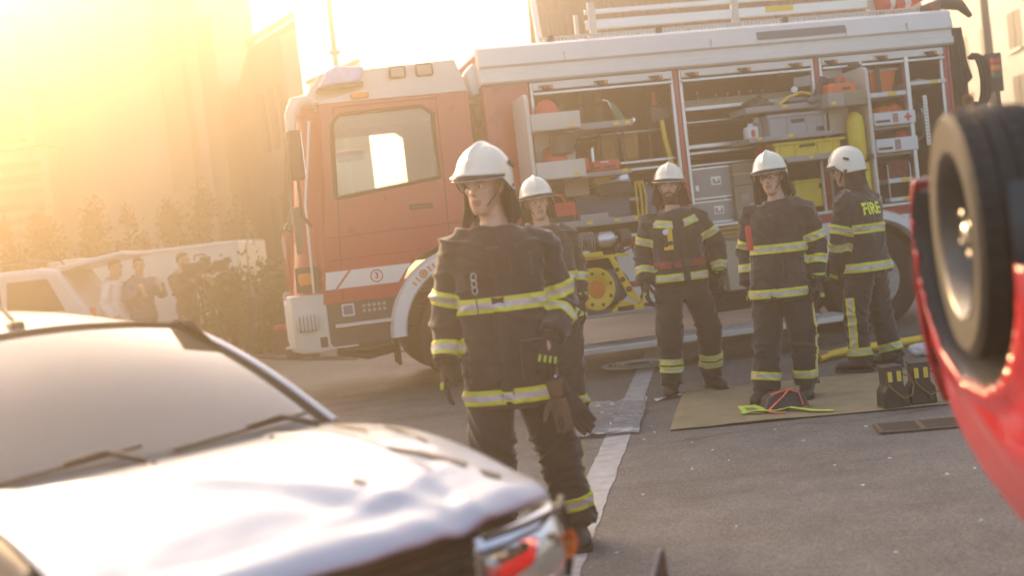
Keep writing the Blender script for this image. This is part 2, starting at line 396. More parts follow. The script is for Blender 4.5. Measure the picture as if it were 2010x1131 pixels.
# white strip of tape
mb = MB(); pts = [(1.03, 9.62), (1.10, 9.70), (1.20, 9.76), (1.32, 9.83)]
mb.add([(x, y - .03, .012 + .01 * (i % 2)) for i, (x, y) in enumerate(pts)] + [(x - .01, y + .035, .012 + .012 * ((i + 1) % 2)) for i, (x, y) in enumerate(pts)], [(i, i + 1, 5 + i, 4 + i) for i in range(3)])
o = mb.build('paper_strip', 'white_plastic'); o.modifiers.new('s', 'SOLIDIFY').thickness = .004
tag(o, 'white strip of paper on the asphalt between plastic sheet and tarpaulin', 'paper')
# hose
mb = MB(); pts = [(2.62, 10.82, .04), (2.75, 10.95, .045), (3.0, 11.08, .05), (3.4, 11.2, .05), (3.9, 11.38, .05), (4.5, 11.62, .05), (5.2, 11.9, .05)]
mb.tube(pts, [(.055, .035)] * 2 + [(.055, .042)] * 5, 10)
tag(mb.build('fire_hose', 'yellow'), 'yellow fire hose lying along the ground behind the boots of the man marked FIRE', 'hose')
mb = MB(); mb.tube([(2.50, 10.90, .05), (2.62, 10.84, .055), (2.72, 10.93, .05)], [.05, .062, .045], 10)
tag(mb.build('hose_nozzle', 'bag_brown'), 'ochre nozzle end lying at the end of the yellow hose', 'nozzle')
# crumpled white cloth
mb = MB(); mb.sphere((0, 0, .06), (.20, .10, .07), 14); me = remesh(mb, .012, 1, lambda c, n: n * (.035 * noise.noise(c * 11) + .02 * noise.noise(c * 26)))
o = link_mesh('crumpled_cloth', me, 'white_plastic'); o.location = (3.55, 10.55, 0); o.rotation_euler = (0, 0, .3)
tag(o, 'crumpled white cloth on the asphalt beside the yellow hose', 'cloth')

# pouch with straps
t = thing('equipment_pouch', 'small black pouch with coral straps lying at a boot on the tarpaulin', 'pouch', (1.80, 8.52, .012), radians(6))
mb = MB(); mb.prism([(-.16, -.07, 0), (.17, -.07, 0), (.15, -.03, .10), (.05, -.02, .125), (-.06, -.02, .115), (-.12, -.03, .09)], (0, .16, 0)); mb.build('body', 'black_plastic', t, bevel=.02)
for pts in (((-.14, -.085, .02), (-.02, -.06, .10), (.03, -.03, .135)), ((.03, -.03, .14), (.10, -.05, .11), (.11, -.085, .03)), ((-.10, -.04, .115), (-.04, -.035, .13), (.08, .0, .14)), ((.0, -.1, .012), (.06, -.15, .012), (.12, -.13, .02)), ((-.16, -.09, .02), (-.12, -.16, .012), (-.06, -.2, .012))):
    mb = MB(); mb.tube(pts, [(.013, .004)] * 3, 6); mb.build('strap', 'coral_strap', t)
mb = MB(); mb.tube([(1.50, 8.50, .02), (1.58, 8.43, .04), (1.72, 8.42, .025), (1.82, 8.40, .04), (1.95, 8.25, .025), (2.06, 8.19, .02)], [(.028, .005)] * 6, 6, up=(0, 0, 1))
mb.tube([(1.52, 8.44, .025), (1.50, 8.52, .06), (1.60, 8.56, .05), (1.66, 8.46, .03)], [(.026, .005)] * 4, 6)
tag(mb.build('ratchet_strap', 'lime_strap'), 'lime yellow webbing strap tangled in front of the black pouch', 'strap')

# stabiliser step boxes
def stab(x, y, label, rz):
    t = thing('stabiliser_block', label, 'stabiliser block', (x, y, .012), rz, 'stabiliser blocks on the tarpaulin'); t.scale = (.84, .84, .86)
    mb = MB(); mb.prism([(-.105, -.09, 0), (.105, -.09, 0), (.10, -.09, .13), (.068, -.09, .17), (.068, -.09, .305), (-.068, -.09, .305), (-.068, -.09, .17), (-.10, -.09, .13)], (0, .18, 0)); mb.build('body', 'black_plastic', t, bevel=.012)
    mb = MB(); mb.box(-.078, .078, -.075, .095, .305, .325); mb.build('cap', 'dark_metal', t, bevel=.006)
    for xx in (-.042, .03):
        mb = MB(); mb.box(xx - .017, xx + .017, -.096, -.0905, .205, .285); mb.build('reflector', 'label_yellow', t)
    mb = MB(); pts = [(.07, -.05, .25), (.12, -.07, .235), (.145, -.09, .17), (.12, -.10, .09), (.05, -.105, .07), (-.03, -.105, .14), (-.06, -.10, .19)]
    mb.tube(pts, .007, 6); mb.build('cord', 'bag_brown', t)
    mb = MB(); mb.box(.035, .075, -.105, -.09, .03, .10); mb.build('toe', 'dark_metal', t, bevel=.006)
stab(2.445, 8.12, 'black stabiliser block with yellow reflectors, nearer the pouch on the tarpaulin', radians(4))
stab(2.645, 8.16, 'black stabiliser block with yellow reflectors, nearer the red car on the tarpaulin', radians(-3))

# litter: small pale chips on the asphalt
rnd = random.Random(11); mb = MB()
for _ in range(70):
    x, y = rnd.uniform(-1, 3.2), rnd.uniform(4.2, 9.0); s = rnd.uniform(.004, .012); a = rnd.uniform(0, pi)
    mb.obox((x, y, s * .3), (s * cos(a), s * sin(a), 0), (-s * .6 * sin(a), s * .6 * cos(a), 0), (0, 0, s * .3))
kind(mb.build('glass_chips', 'white_plastic'), 'stuff')

# ================================================================== BUILDINGS AND BACKGROUND
def wall_box(name, foot, z0, z1, mat, parent):
    mb = MB(); mb.prism([(x, y, z0) for x, y in foot], (0, 0, z1 - z0)); return mb.build(name, mat, parent, bevel=.02, seg=1)
# tall pale block on the far left
t = thing('office_block', 'tall pale plastered block with a stacked vent shaft on its wall', 'building', (-16, 31, 0))
def off(x, y, z=0): return (x + 16, y - 31, z)
def bx(name, x0, x1, y0, y1, z0, z1, mat, par, bev=.02): mb = MB(); mb.box(x0 + 16, x1 + 16, y0 - 31, y1 - 31, z0, z1); return mb.build(name, mat, par, bevel=bev, seg=1)
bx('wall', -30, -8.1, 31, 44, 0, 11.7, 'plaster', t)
bx('plinth', -30, -8.1, 30.93, 31, 0, .9, 'plaster_dark', t)
bx('pilaster', -8.1, -7.55, 30.7, 33, 0, 11.7, 'plaster_dark', t)
mb = MB(); mb.prism([off(-8.1, 31.4), off(-7.28, 31.4), off(-9.9, 42), off(-11, 42)], (0, 0, 10.2)); mb.build('side_wing', 'plaster', t)
mb = MB(); mb.prism([off(-7.4, 31.9), off(-6.95, 31.9), off(-6.95, 31.95), off(-9.2, 41.5), off(-9.8, 41.5)], (0, 0, 8.0)); mb.build('roof_step', 'plaster_dark', t)
bx('coping', -30.1, -8.0, 30.85, 44.1, 11.7, 11.85, 'plaster_dark', t)
for i, (x0, x1, z0, z1, dp) in enumerate([(-13.2, -10.9, 2.6, 4.9, 1.0), (-13.05, -11.2, 4.95, 6.3, .8), (-13.0, -11.5, 6.35, 8.2, .55)]):
    s_ = bx('vent_shaft', x0, x1, 31 - dp, 31, z0, z1, 'plaster', t)
    mb = MB(); 
    for k in range(6): mb.box(x0 + 16.2, x1 + 15.8, -dp - .03, -dp, z0 + .15 + k * (z1 - z0 - .3) / 6, z0 + .15 + (k + .55) * (z1 - z0 - .3) / 6)
    mb.build('louvre', 'plaster_dark', s_)
    bx('cap', x0 - .08, x1 + .08, 31 - dp - .08, 31, z1, z1 + .05, 'plaster_dark', s_)
mb = MB(); mb.tube([off(-14.2, 30.85, 3), off(-14.2, 30.85, 5.6), off(-13.6, 30.85, 5.6), off(-13.6, 30.85, 8)], .07, 8); mb.build('drain_pipe', 'plaster_dark', t)
for x in (-27.5, -24, -20.5, -17):
    for z in (2.2, 5.2, 8.2):
        wf = bx('window', x - .8, x + .8, 30.96, 31.02, z, z + 1.5, 'window_dark', t, 0)
        bx('sill', x - .9, x + .9, 30.82, 30.99, z - .1, z - .02, 'plaster_dark', wf, 0)
# middle block with sloping parapet seen end-on
t = thing('plaster_warehouse', 'darker plastered block with a slanting roof edge between office block and truck cab', 'building', (-5.6, 33, 0))
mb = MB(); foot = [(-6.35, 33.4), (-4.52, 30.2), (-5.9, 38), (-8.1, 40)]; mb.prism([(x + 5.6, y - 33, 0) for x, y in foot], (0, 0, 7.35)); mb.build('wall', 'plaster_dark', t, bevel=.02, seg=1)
def along(a, b, u0, u1, z0, z1, th, name, mat, par, org):
    a, b = Vector((*a, 0)) - Vector(org), Vector((*b, 0)) - Vector(org); d = (b - a); n_ = Vector((d.y, -d.x, 0)).normalized()
    p0, p1 = a + d * u0, a + d * u1; mb = MB()
    mb.prism([p0 + Vector((0, 0, z0)), p1 + Vector((0, 0, z0)), p1 + Vector((0, 0, z1)), p0 + Vector((0, 0, z1))], n_ * th); return mb.build(name, mat, par)
along((-6.35, 33.4), (-4.52, 30.2), -.01, 1.01, 7.35, 7.5, .12, 'parapet', 'plaster', t, (-5.6, 33, 0))
along((-6.35, 33.4), (-4.52, 30.2), .72, .98, 0, 7.1, .06, 'pilaster', 'plaster', t, (-5.6, 33, 0))
for u in (.08, .3, .52):
    for z in (1.6, 4.4):
        wf = along((-6.35, 33.4), (-4.52, 30.2), u, u + .14, z, z + 1.6, .03, 'window', 'window_dark', t, (-5.6, 33, 0))
mb = MB(); mb.tube([(-.2, .6, 7.3), (-.2, .6, 9.6)], .02, 6); mb.tube([(-.45, .6, 9.0), (.05, .6, 9.0)], .012, 5); mb.tube([(-.4, .6, 8.6), (.0, .6, 8.6)], .012, 5); mb.build('aerial_mast', 'lamp_grey', t)
t = thing('low_warehouse', 'low plastered block with slanting roof edge just above the cab beacon', 'building', (-4, 34, 0))
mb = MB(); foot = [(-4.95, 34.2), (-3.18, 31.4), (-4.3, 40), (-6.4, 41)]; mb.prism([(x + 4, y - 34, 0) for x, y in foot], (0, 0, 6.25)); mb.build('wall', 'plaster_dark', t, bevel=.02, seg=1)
along((-4.95, 34.2), (-3.18, 31.4), 0, 1.01, 6.25, 6.38, .12, 'parapet', 'plaster', t, (-4, 34, 0))

# lamp post behind the cab
t = thing('lamp_post', 'tall slim lamp post with a collar rising behind the truck cab', 'lamp post', (-3.42, 28.2, 0))
mb = MB(); mb.lathe((0, 0, 0), (0, 0, 1), [(0, .12), (1.2, .11), (1.25, .09), (9.2, .065)], 14); mb.build('pole', 'lamp_grey', t)
mb = MB(); mb.lathe((0, 0, 6.02), (0, 0, 1), [(0, .10), (.03, .15), (.09, .15), (.12, .10)], 14); mb.build('collar', 'lamp_grey', t)
mb = MB(); mb.tube([(0, 0, 9.1), (0, -.3, 9.45), (0, -1.2, 9.6)], .05, 8); mb.build('arm', 'lamp_grey', t)
mb = MB(); mb.box(-.15, .15, -1.8, -1.15, 9.53, 9.66); mb.build('lamp_head', 'lamp_grey', t, bevel=.04)

# tiled house behind the truck
t = thing('tiled_house', 'house with brown tiled roof and white verge board rising behind the roof ladder', 'house', (5.2, 21, 0))
HX0, HX1 = -4.15, 1.7
mb = MB(); mb.box(HX0 + .25, HX1 - .2, .3, 8.5, 0, 4.15); mb.prism([(HX0 + .25, .3, 4.15), (HX0 + .25, 8.5, 4.15), (HX0 + .25, 4.4, 8.1)], (HX1 - HX0 - .45, 0, 0)); mb.build('wall', 'plaster_dark', t)
rows = 26; mb = MB(); y0, z0, y1, z1 = -.3, 3.75, 4.4, 8.35
nseg = 120
for k in range(rows):
    f0, f1 = k / rows, (k + 1.12) / rows
    pa = []; pb = []
    for i in range(nseg + 1):
        x = HX0 + (HX1 - HX0) * i / nseg; wv = .022 * (1 if i % 3 else -.6)
        lift = .02
        pa.append((x, y0 + (y1 - y0) * f0, z0 + (z1 - z0) * f0 + wv + lift)); pb.append((x, y0 + (y1 - y0) * f1, z0 + (z1 - z0) * f1 + wv))
    mb.add(pa + pb, [(i, i + 1, nseg + 2 + i, nseg + 1 + i) for i in range(nseg)])
kind(mb.build('roof_tiles', 'roof_tile', t, recalc=False, ang=20), 'stuff')
mb = MB(); mb.prism([(HX0, 9.1, 3.75), (HX0, 4.4, 8.33), (HX0, 4.4, 8.2), (HX0, 9.1, 3.6)], (HX1 - HX0, 0, 0)); mb.build('rear_roof', 'roof_tile', t)
mb = MB(); mb.prism([(HX0 - .02, y0, z0 - .12), (HX0 - .02, y1, z1 - .06), (HX0 - .02, y1, z1 + .09), (HX0 - .02, y0, z0 + .07)], (-.10, 0, 0)); mb.build('verge_board', 'white_paint', t)
mb = MB(); mb.tube([(HX0, y0 - .06, z0 - .02), (HX1, y0 - .06, z0 - .02)], .07, 8); mb.build('gutter', 'dark_metal', t)
mb = MB(); mb.tube([(HX0, y1, z1 + .06), (HX1, y1, z1 + .06)], .11, 8); mb.build('ridge', 'roof_tile', t)

# white apartment house on the right
t = thing('white_apartment', 'white apartment house with dark windows beyond the rear of the truck', 'apartment house', (17, 42, 0))
mb = MB(); F0, F1 = Vector((.6, 5.0, 0)), Vector((-.4, -7.0, 0)); dd = (F1 - F0); nn = Vector((dd.y, -dd.x, 0)).normalized() * 1
if nn.x > 0: nn = -nn
bk = -nn * 9
mb.prism([F0, F1, F1 + bk, F0 + bk], (0, 0, 11.2)); mb.build('wall', 'white_wall', t)
Lf = dd.length; du = dd / Lf
for r_, z in enumerate((.9, 3.55, 5.6, 8.4)):
    for c, u in enumerate((1.2, 4.0, 6.9, 9.6)):
        if r_ == 1 and c == 0: u += .2
        p = F0 + du * u; wd, hh = (1.25, 1.2)
        mb = MB(); mb.prism([p + Vector((0, 0, z)), p + du * wd + Vector((0, 0, z)), p + du * wd + Vector((0, 0, z + hh)), p + Vector((0, 0, z + hh))], nn * .012); wf = mb.build('window', 'window_dark', t)
        mb = MB(); mb.prism([p - du * .06 + Vector((0, 0, z - .09)), p + du * (wd + .06) + Vector((0, 0, z - .09)), p + du * (wd + .06) + Vector((0, 0, z - .01)), p - du * .06 + Vector((0, 0, z - .01))], nn * .12); mb.build('sill', 'white_paint', wf)
        mb = MB(); q = p + du * (wd * .48); mb.prism([q + Vector((0, 0, z)), q + du * .05 + Vector((0, 0, z)), q + du * .05 + Vector((0, 0, z + hh)), q + Vector((0, 0, z + hh))], nn * .03); mb.build('frame', 'dark_metal', wf)
# brown roofed house between truck and apartment house
t = thing('brown_house', 'dark house with brown roof squeezed between truck rear and white apartment house', 'house', (11.9, 36, 0))
mb = MB(); mb.box(-2.4, 1.7, 0, 6, 0, 5.0); mb.build('wall', 'plaster_dark', t)
mb = MB()
for k in range(12):
    f0, f1 = k / 12, (k + 1.15) / 12
    mb.prism([(-2.6, -.5 + 3.5 * f0, 4.8 + 2.6 * f0 + .06), (-2.6, -.5 + 3.5 * f1, 4.8 + 2.6 * f1), (-2.6, -.5 + 3.5 * f1, 4.8 + 2.6 * f1 - .1), (-2.6, -.5 + 3.5 * f0, 4.8 + 2.6 * f0 - .06)], (4.5, 0, 0))
kind(mb.build('roof_tiles', 'roof_tile_dark', t), 'stuff')
mb = MB(); mb.prism([(-2.6, 3, 7.35), (-2.6, 6.5, 4.8), (-2.6, 6.5, 4.7), (-2.6, 3, 7.2)], (4.5, 0, 0)); mb.build('rear_roof', 'roof_tile_dark', t)
mb = MB(); mb.box(.6, 1.15, 2.2, 2.8, 6.4, 7.9); mb.build('chimney', 'plaster', t)
for z in (1.2, 3.2):
    mb = MB(); mb.box(-.2, .7, -.02, 0, z, z + 1.2); mb.build('window', 'window_dark', t)
# dark street pole by the apartment house
t = thing('street_pole', 'tall dark steel pole standing against the corner of the white apartment house', 'pole', (12.2, 30, 0))
mb = MB(); mb.lathe((0, 0, 0), (0, 0, 1), [(0, .17), (1.3, .16), (1.4, .12), (9.8, .09)], 14); mb.build('pole', 'dark_metal', t)
mb = MB(); mb.box(-.2, .2, -.2, .2, 0, .05); mb.build('base_plate', 'dark_metal', t)
# signal stack light
t = thing('signal_light', 'small red amber green signal light on a thin pole right of the truck', 'signal light', (6.58, 16, 0))
mb = MB(); mb.tube([(0, 0, 0), (0, 0, 2.62)], .03, 8); mb.build('pole', 'dark_metal', t)
mb = MB(); mb.box(-.11, .11, .05, .12, 2.6, 3.1); mb.build('backing_board', 'black_plastic', t, bevel=.01)
mb = MB(); mb.lathe((0, 0, 2.60), (0, 0, 1), [(0, .05), (.08, .06), (.16, .06)], 14); mb.build('housing', 'black_plastic', t)
for z, m_ in ((2.76, 'green_plastic'), (2.85, 'orange_lens'), (2.94, 'safety_red')):
    mb = MB(); mb.lathe((0, 0, z), (0, 0, 1), [(0, .058), (.01, .062), (.075, .062), (.085, .055)], 14); mb.build('lens', m_, t)
mb = MB(); mb.lathe((0, 0, 3.025), (0, 0, 1), [(0, .06), (.02, .05), (.03, .0)], 14); mb.build('cap', 'black_plastic', t)

# shrubs: stem and a crown of many leaf-sized faces
def leafy(rng, n, shape, size):
    mb = MB()
    for _ in range(n):
        c = shape(rng); d = Vector((rng.gauss(0, 1), rng.gauss(0, 1), rng.gauss(0, .7))).normalized(); e = d.orthogonal().normalized()
        e = (Matrix.Rotation(rng.uniform(0, 6.28), 3, d) @ e); f = d.cross(e); s = size * rng.uniform(.6, 1.4)
        mb.add([c - e * s, c + f * s * .5, c + e * s, c - f * s * .5], [(0, 1, 2, 3)])
    return mb
def shrub(name, x, y, h, wd, mat, label, seed, group, cat, cone=True):
    t = thing(name, label, cat, (x, y, 0), 0, group); rng = random.Random(seed)
    blobs = []
    for _ in range(16):
        z = rng.uniform(.12, .97) * h; f = (1 - z / h) if cone else sqrt(max(0.02, 1 - (z / h) ** 2))
        rr = wd * (f ** .75) * .75 + .06; a = rng.uniform(0, 6.28); blobs.append((Vector((cos(a) * rr * rng.random(), sin(a) * rr * rng.random(), z)), wd * .36 * rng.uniform(.6, 1.2)))
    def sh(r):
        c, rad = r.choice(blobs); return c + Vector((r.gauss(0, .5), r.gauss(0, .5), r.gauss(0, .7))) * rad
    leafy(rng, 3200, sh, .055).build('crown', mat, t, recalc=False)
    mb = MB(); mb.tube([(0, 0, 0), (.02, 0, h * .4), (0, .02, h * .85)], [.06, .04, .015], 7)
    for k in range(5):
        a = rng.uniform(0, 6.28); z = h * (.2 + .13 * k); mb.tube([(0, 0, z), (cos(a) * wd * .6, sin(a) * wd * .6, z + h * .15)], [.025, .008], 5)
    mb.build('trunk', 'bark', t)
SHRUBS = ['tallest evergreen shrub, at the very left end of the row before the office block', 'low wide evergreen shrub, second from the left end of the row',
          'evergreen shrub above the roof rack of the estate van, third from the left', 'wide evergreen shrub just below the drain pipe of the vent shaft', 'evergreen shrub directly in front of the louvred vent shaft',
          'evergreen shrub between vent shaft and wall pilaster, above the raised tailgate', 'tall evergreen shrub above the camera operator, before the pilaster', 'evergreen shrub above the right half of the white trailer', 'shortest evergreen shrub, at the right end of the row beside the trailer corner']
for i, (x, h, wd, dy) in enumerate([(-13.2, 3.5, .8, .3), (-12.0, 2.9, .8, 0), (-11.0, 3.0, .7, .4), (-10.0, 2.9, .8, .1), (-9.0, 3.1, .7, .4), (-8.1, 3.2, .65, 0), (-7.3, 3.25, .6, .3), (-6.5, 3.1, .6, .1), (-5.8, 2.6, .6, .4)]):
    shrub('conifer_shrub', x, 26.5 + dy, h, wd, 'leaf_olive', SHRUBS[i], 20 + i, 'evergreen shrubs in a row behind the vehicles', 'shrub')
for i, (x, y, h, wd) in enumerate([(-4.75, 20.6, 1.15, .8), (-3.9, 20.0, 1.25, .7), (-3.0, 20.3, 1.3, .8)]):
    shrub('low_bush', x, y, h, wd, 'leaf_green', ['low leafy green bush at the end of the white trailer', 'low leafy green bush behind the light stand', 'low leafy green bush hugging the front of the truck cab'][i], 50 + i, 'low bushes between trailer and truck', 'bush', cone=False)

# white box trailer
t = thing('box_trailer', 'white box trailer with red tail light standing behind the camera crew', 'trailer', (-6.5, 22.3, 0), radians(-4))
mb = MB(); mb.box(-1.9, 1.66, 0, 1.9, .48, 1.93); mb.build('box_body', 'white_paint', t, bevel=.05)
mb = MB(); mb.box(-1.9, 1.67, -.02, 0, 1.86, 1.91); mb.box(-1.9, 1.67, -.02, 0, .50, .56); mb.box(1.6, 1.68, -.02, .02, .5, 1.92); mb.build('trim', 'aluminium', t)
mb = MB(); mb.box(1.42, 1.53, -.03, -.0, .78, 1.12); mb.build('tail_light', 'safety_red', t, bevel=.01)
for x, z in ((1.38, 1.55), (1.32, .95)):
    mb = MB(); mb.box(x, x + .12, -.025, 0, z, z + .09); mb.build('latch', 'dark_metal', t)
for x in (-.5, .4):
    wl = MB(); wl.lathe((x, -.02, .32), (0, 1, 0), [(0, .18), (.02, .30), (.2, .32), (.24, .28)], 20); wl.build('wheel', 'tyre', t)
mb = MB(); mb.box(-1.8, 1.6, .1, 1.8, .38, .5); mb.build('chassis', 'dark_metal', t)

# estate van with raised tailgate
t = thing('estate_van', 'pale estate van with roof rack and its tailgate raised, beside the trailer', 'van', (-7.55, 17.4, 0), radians(3))
side = [(-3.2, .35), (1.55, .35), (1.62, .75), (1.5, 1.1), (1.15, 1.68), (.9, 1.74), (-1.7, 1.74), (-2.5, 1.15), (-3.2, .98)]
mb = MB(); mb.prism([(x, 0, z) for x, z in side], (0, 1.75, 0)); mb.build('body', 'silver_paint', t, bevel=.07, seg=3)
for x0, x1, sl in ((-1.45, -.62, .0), (-.5, .32, 0), (.42, 1.0, .18)):
    mb = MB(); mb.prism([(x0 - .06, -.008, 1.1), (x1 + sl, -.008, 1.1), (x1 - .02, -.008, 1.58), (x0, -.008, 1.58)], (0, .01, 0)); mb.build('window', 'window_dark', t)
mb = MB(); mb.prism([(1.1, .1, 1.74), (2.05, .1, 1.86), (2.12, .1, 1.80), (1.16, .1, 1.66)], (0, 1.55, 0)); tg = mb.build('tailgate', 'silver_paint', t, bevel=.02)
mb = MB(); mb.prism([(1.5, .2, 1.815), (2.0, .2, 1.86), (1.98, .2, 1.873), (1.5, .2, 1.83)], (0, 1.3, 0)); mb.build('rear_window', 'window_dark', tg)
mb = MB()
for y in (.12, 1.6):
    mb.tube([(-1.4, y, 1.74), (-1.3, y, 1.86), (.7, y, 1.86), (.8, y, 1.74)], .02, 6)
for x in (-1.2, -.75, -.3, .15, .6): mb.tube([(x, .12, 1.86), (x, 1.6, 1.86)], .016, 6)
mb.build('roof_rack', 'dark_metal', t)
for x in (-2.2, .75):
    mb = MB(); mb.lathe((x, -.02, .31), (0, 1, 0), [(0, .17), (.02, .29), (.18, .31), (.2, .28)], 20); w_ = mb.build('wheel', 'tyre', t)
mb = MB(); mb.box(1.5, 1.56, .06, .16, .8, 1.1); mb.build('tail_light', 'safety_red', t)

# light stand with flags, case, red box, cables
t = thing('light_stand', 'thin tripod light stand with dark arms standing left of the truck cab', 'light stand', (-4.05, 19.2, 0))
mb = MB(); mb.tube([(0, 0, .5), (-.02, 0, 1.75), (.1, 0, 2.05)], [.02, .014, .008], 7); mb.build('pole', 'lamp_grey', t)
for a in (20, 140, 260):
    mb = MB(); mb.tube([(0, 0, .75), (.42 * cos(radians(a)), .42 * sin(radians(a)), .0)], [.016, .02], 6); mb.build('leg', 'dark_metal', t)
mb = MB(); mb.box(-.09, .07, -.05, .05, .55, .95); mb.build('battery_bag', 'black_plastic', t, bevel=.02)
mb = MB(); mb.tube([(-.02, 0, 1.7), (-.1, 0, 1.62), (-.16, .0, 1.68)], .02, 6); mb.build('clamp', 'dark_metal', t)
t = thing('equipment_case', 'black equipment case with bright edge on the ground left of the truck bumper', 'case', (-3.15, 17.9, 0), radians(8))
mb = MB(); mb.box(-.24, .24, 0, .32, 0, .15); mb.build('body', 'black_plastic', t, bevel=.015)
mb = MB(); mb.box(-.245, .245, -.006, .326, .15, .175); mb.build('lid', 'aluminium', t, bevel=.006)
mb = MB(); mb.tube([(-.07, -.01, .09), (-.07, -.04, .10), (.07, -.04, .10), (.07, -.01, .09)], .009, 6); mb.build('handle', 'dark_metal', t)
t = thing('red_crate', 'dull red crate standing behind the black equipment case', 'crate', (-3.4, 19.0, 0), radians(5))
mb = MB(); mb.box(-.34, .34, 0, .4, 0, .42); mb.build('body', 'dark_red', t, bevel=.02)
mb = MB(); mb.box(-.36, .36, -.02, .42, .40, .46); mb.build('rim', 'safety_red', t, bevel=.01)
mb = MB(); mb.tube([(-3.0, 17.7, .012), (-2.5, 17.2, .012), (-1.9, 17.3, .012), (-1.4, 16.8, .012), (-1.0, 16.9, .012)], .014, 6)
mb.tube([(-4.0, 18.9, .012), (-3.6, 18.2, .012), (-3.0, 17.4, .012), (-2.2, 16.6, .012)], .012, 6)
tag(mb.build('power_cable', 'black_rubber'), 'black power cables running over the asphalt under the truck front', 'cable')

# ------------------------------------------------------------------ haze volume, added to stand in for the lens flare veil
hz = bpy.data.materials.new('haze'); hz.use_nodes = True; hn = hz.node_tree; hn.nodes.clear()
ho = hn.nodes.new('ShaderNodeOutputMaterial'); hv = hn.nodes.new('ShaderNodeVolumePrincipled')
hv.inputs['Color'].default_value = (*HAZE_COL, 1); hv.inputs['Density'].default_value = HAZE_DENSITY; hv.inputs['Anisotropy'].default_value = HAZE_G
hn.links.new(hv.outputs[0], ho.inputs['Volume'])
mb = MB(); mb.box(-64, 64, -16, 82, -1, 12.4); o = mb.build('haze', hz); kind(o, 'stuff')
# ================================================================== FIRE ENGINE
YAW = radians(11.6)
OT = Vector((-.07, 12.15, 0)); TT = Vector((cos(YAW), sin(YAW), 0)); NT = Vector((-sin(YAW), cos(YAW), 0))
def TP(s, d, z): return OT + TT * s + NT * d + Vector((0, 0, z))
truck = thing('fire_engine', 'red and white fire engine with its side lockers open and full of rescue gear', 'fire engine', OT, YAW)
def part(name, mb, mat, par=None, bev=.006, seg=1, **k): return mb.build(name, mat, par or truck, bevel=bev, seg=seg, **k)
def tb(name, mat, s0, s1, d0, d1, z0, z1, par=None, bev=.006):
    mb = MB(); mb.box(s0, s1, d0, d1, z0, z1); return part(name, mb, mat, par, bev)
def sd(poly, d0, d1):      # polygon in (s, z) pushed from depth d0 to d1
    mb = MB(); mb.prism([(s, d0, z) for s, z in poly], (0, d1 - d0, 0)); return mb
BW = 2.42
# --- body shell
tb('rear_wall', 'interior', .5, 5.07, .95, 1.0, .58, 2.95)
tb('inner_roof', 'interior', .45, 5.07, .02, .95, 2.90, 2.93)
tb('locker_floor', 'grey_metal', .5, 3.3, .02, .95, 1.27, 1.30); tb('locker_floor', 'grey_metal', 3.56, 5.07, .02, .95, 1.27, 1.30)
tb('lower_floor', 'dark_metal', .5, 3.25, .02, .95, .55, .58)
tb('roof', 'white_paint', .0, 5.1, .1, BW, 3.26, 3.30)
tb('far_wall', 'red_paint', .0, 5.1, BW - .06, BW, .6, 3.28); tb('front_bulkhead', 'red_paint', .0, .05, .05, BW, .6, 3.28); tb('end_wall', 'dark_red', 5.05, 5.11, .03, BW, .6, 3.28)
f_ = part('front_panel', sd([(0.0, .62), (.47, .62), (.47, 2.95), (0.0, 2.95)], 0, .06), 'red_paint')
for a, b, c, e in ((.1, .43, 1.0, 2.45),):
    mb = MB(); mb.box(a, b, -.012, 0, c, e); part('access_door', mb, 'red_paint', f_, .01)
    mb = MB(); mb.box(a + .02, a + .05, -.03, -.01, 1.65, 1.8); part('latch', mb, 'black_plastic', f_)
# bay dividers, tracks
for s in (.5, 2.0, 3.56, 5.03):
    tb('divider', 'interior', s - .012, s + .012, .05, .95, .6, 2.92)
for s, both in ((2.01, 1), (3.56, 1), (5.05, 0)):
    tb('pillar', 'red_paint', s - .028, s + .028, -.006, .05, 1.3, 2.93)
    for q in ((-.048, .048) if both else (-.048,)):
        tb('shutter_track', 'aluminium', s + q - .018, s + q + .018, -.015, .03, 1.31, 2.93)
tb('shutter_track', 'aluminium', .475, .51, -.015, .03, 1.31, 2.93)
tb('rear_pillar', 'red_paint', 5.08, 5.115, -.01, .05, .6, 2.93)
tb('sill_rail', 'aluminium', .5, 5.06, -.03, .04, 1.29, 1.325)
# roof fairing (canopy) and shutter boxes
prof = [(.10, 2.93), (-.05, 2.935), (-.075, 2.955), (-.075, 3.02), (-.045, 3.035), (-.045, 3.10), (-.085, 3.115), (-.05, 3.29), (.0, 3.32), (.10, 3.32)]
mb = MB(); mb.prism([(-.02, d, z) for d, z in prof], (5.16, 0, 0)); fair = part('roof_fairing', mb, 'white_paint', None, .004)
for s in (.85, 2.4, 3.9, 4.6): tb('seam', 'grey_metal', s, s + .004, -.0865, -.04, 3.115, 3.2, fair, 0)
mb = MB(); mb.prism([(2.91, -.084, 3.155), (3.90, -.084, 3.155), (3.90, -.065, 3.235), (2.91, -.065, 3.235)], (0, -.006, 0)); part('name_plate', mb, 'label_grey', fair, 0)
for a, b in ((.5, 1.97), (2.06, 3.51), (3.62, 5.03)):
    tb('shutter_box', 'white_paint', a, b, -.03, .08, 2.845, 2.925); tb('shutter_bar', 'aluminium', a, b, -.045, .01, 2.795, 2.825)
for s in (.65, 1.22, 1.80, 2.19, 2.76, 3.33, 3.73, 4.31, 4.88):
    c_ = tb('shutter_latch', 'black_plastic', s - .05, s + .05, -.075, -.028, 2.845, 2.885)
    mb = MB(); mb.prism([(s - .09, -.06, 2.885), (s + .05, -.06, 2.885), (s + .03, -.06, 2.845), (s - .02, -.06, 2.835)], (0, .03, 0)); mb.build('lever', 'dark_metal', c_)
    mb = MB(); mb.box(s + .01, s + .04, -.082, -.074, 2.85, 2.88); mb.build('lens', 'orange_lens', c_)
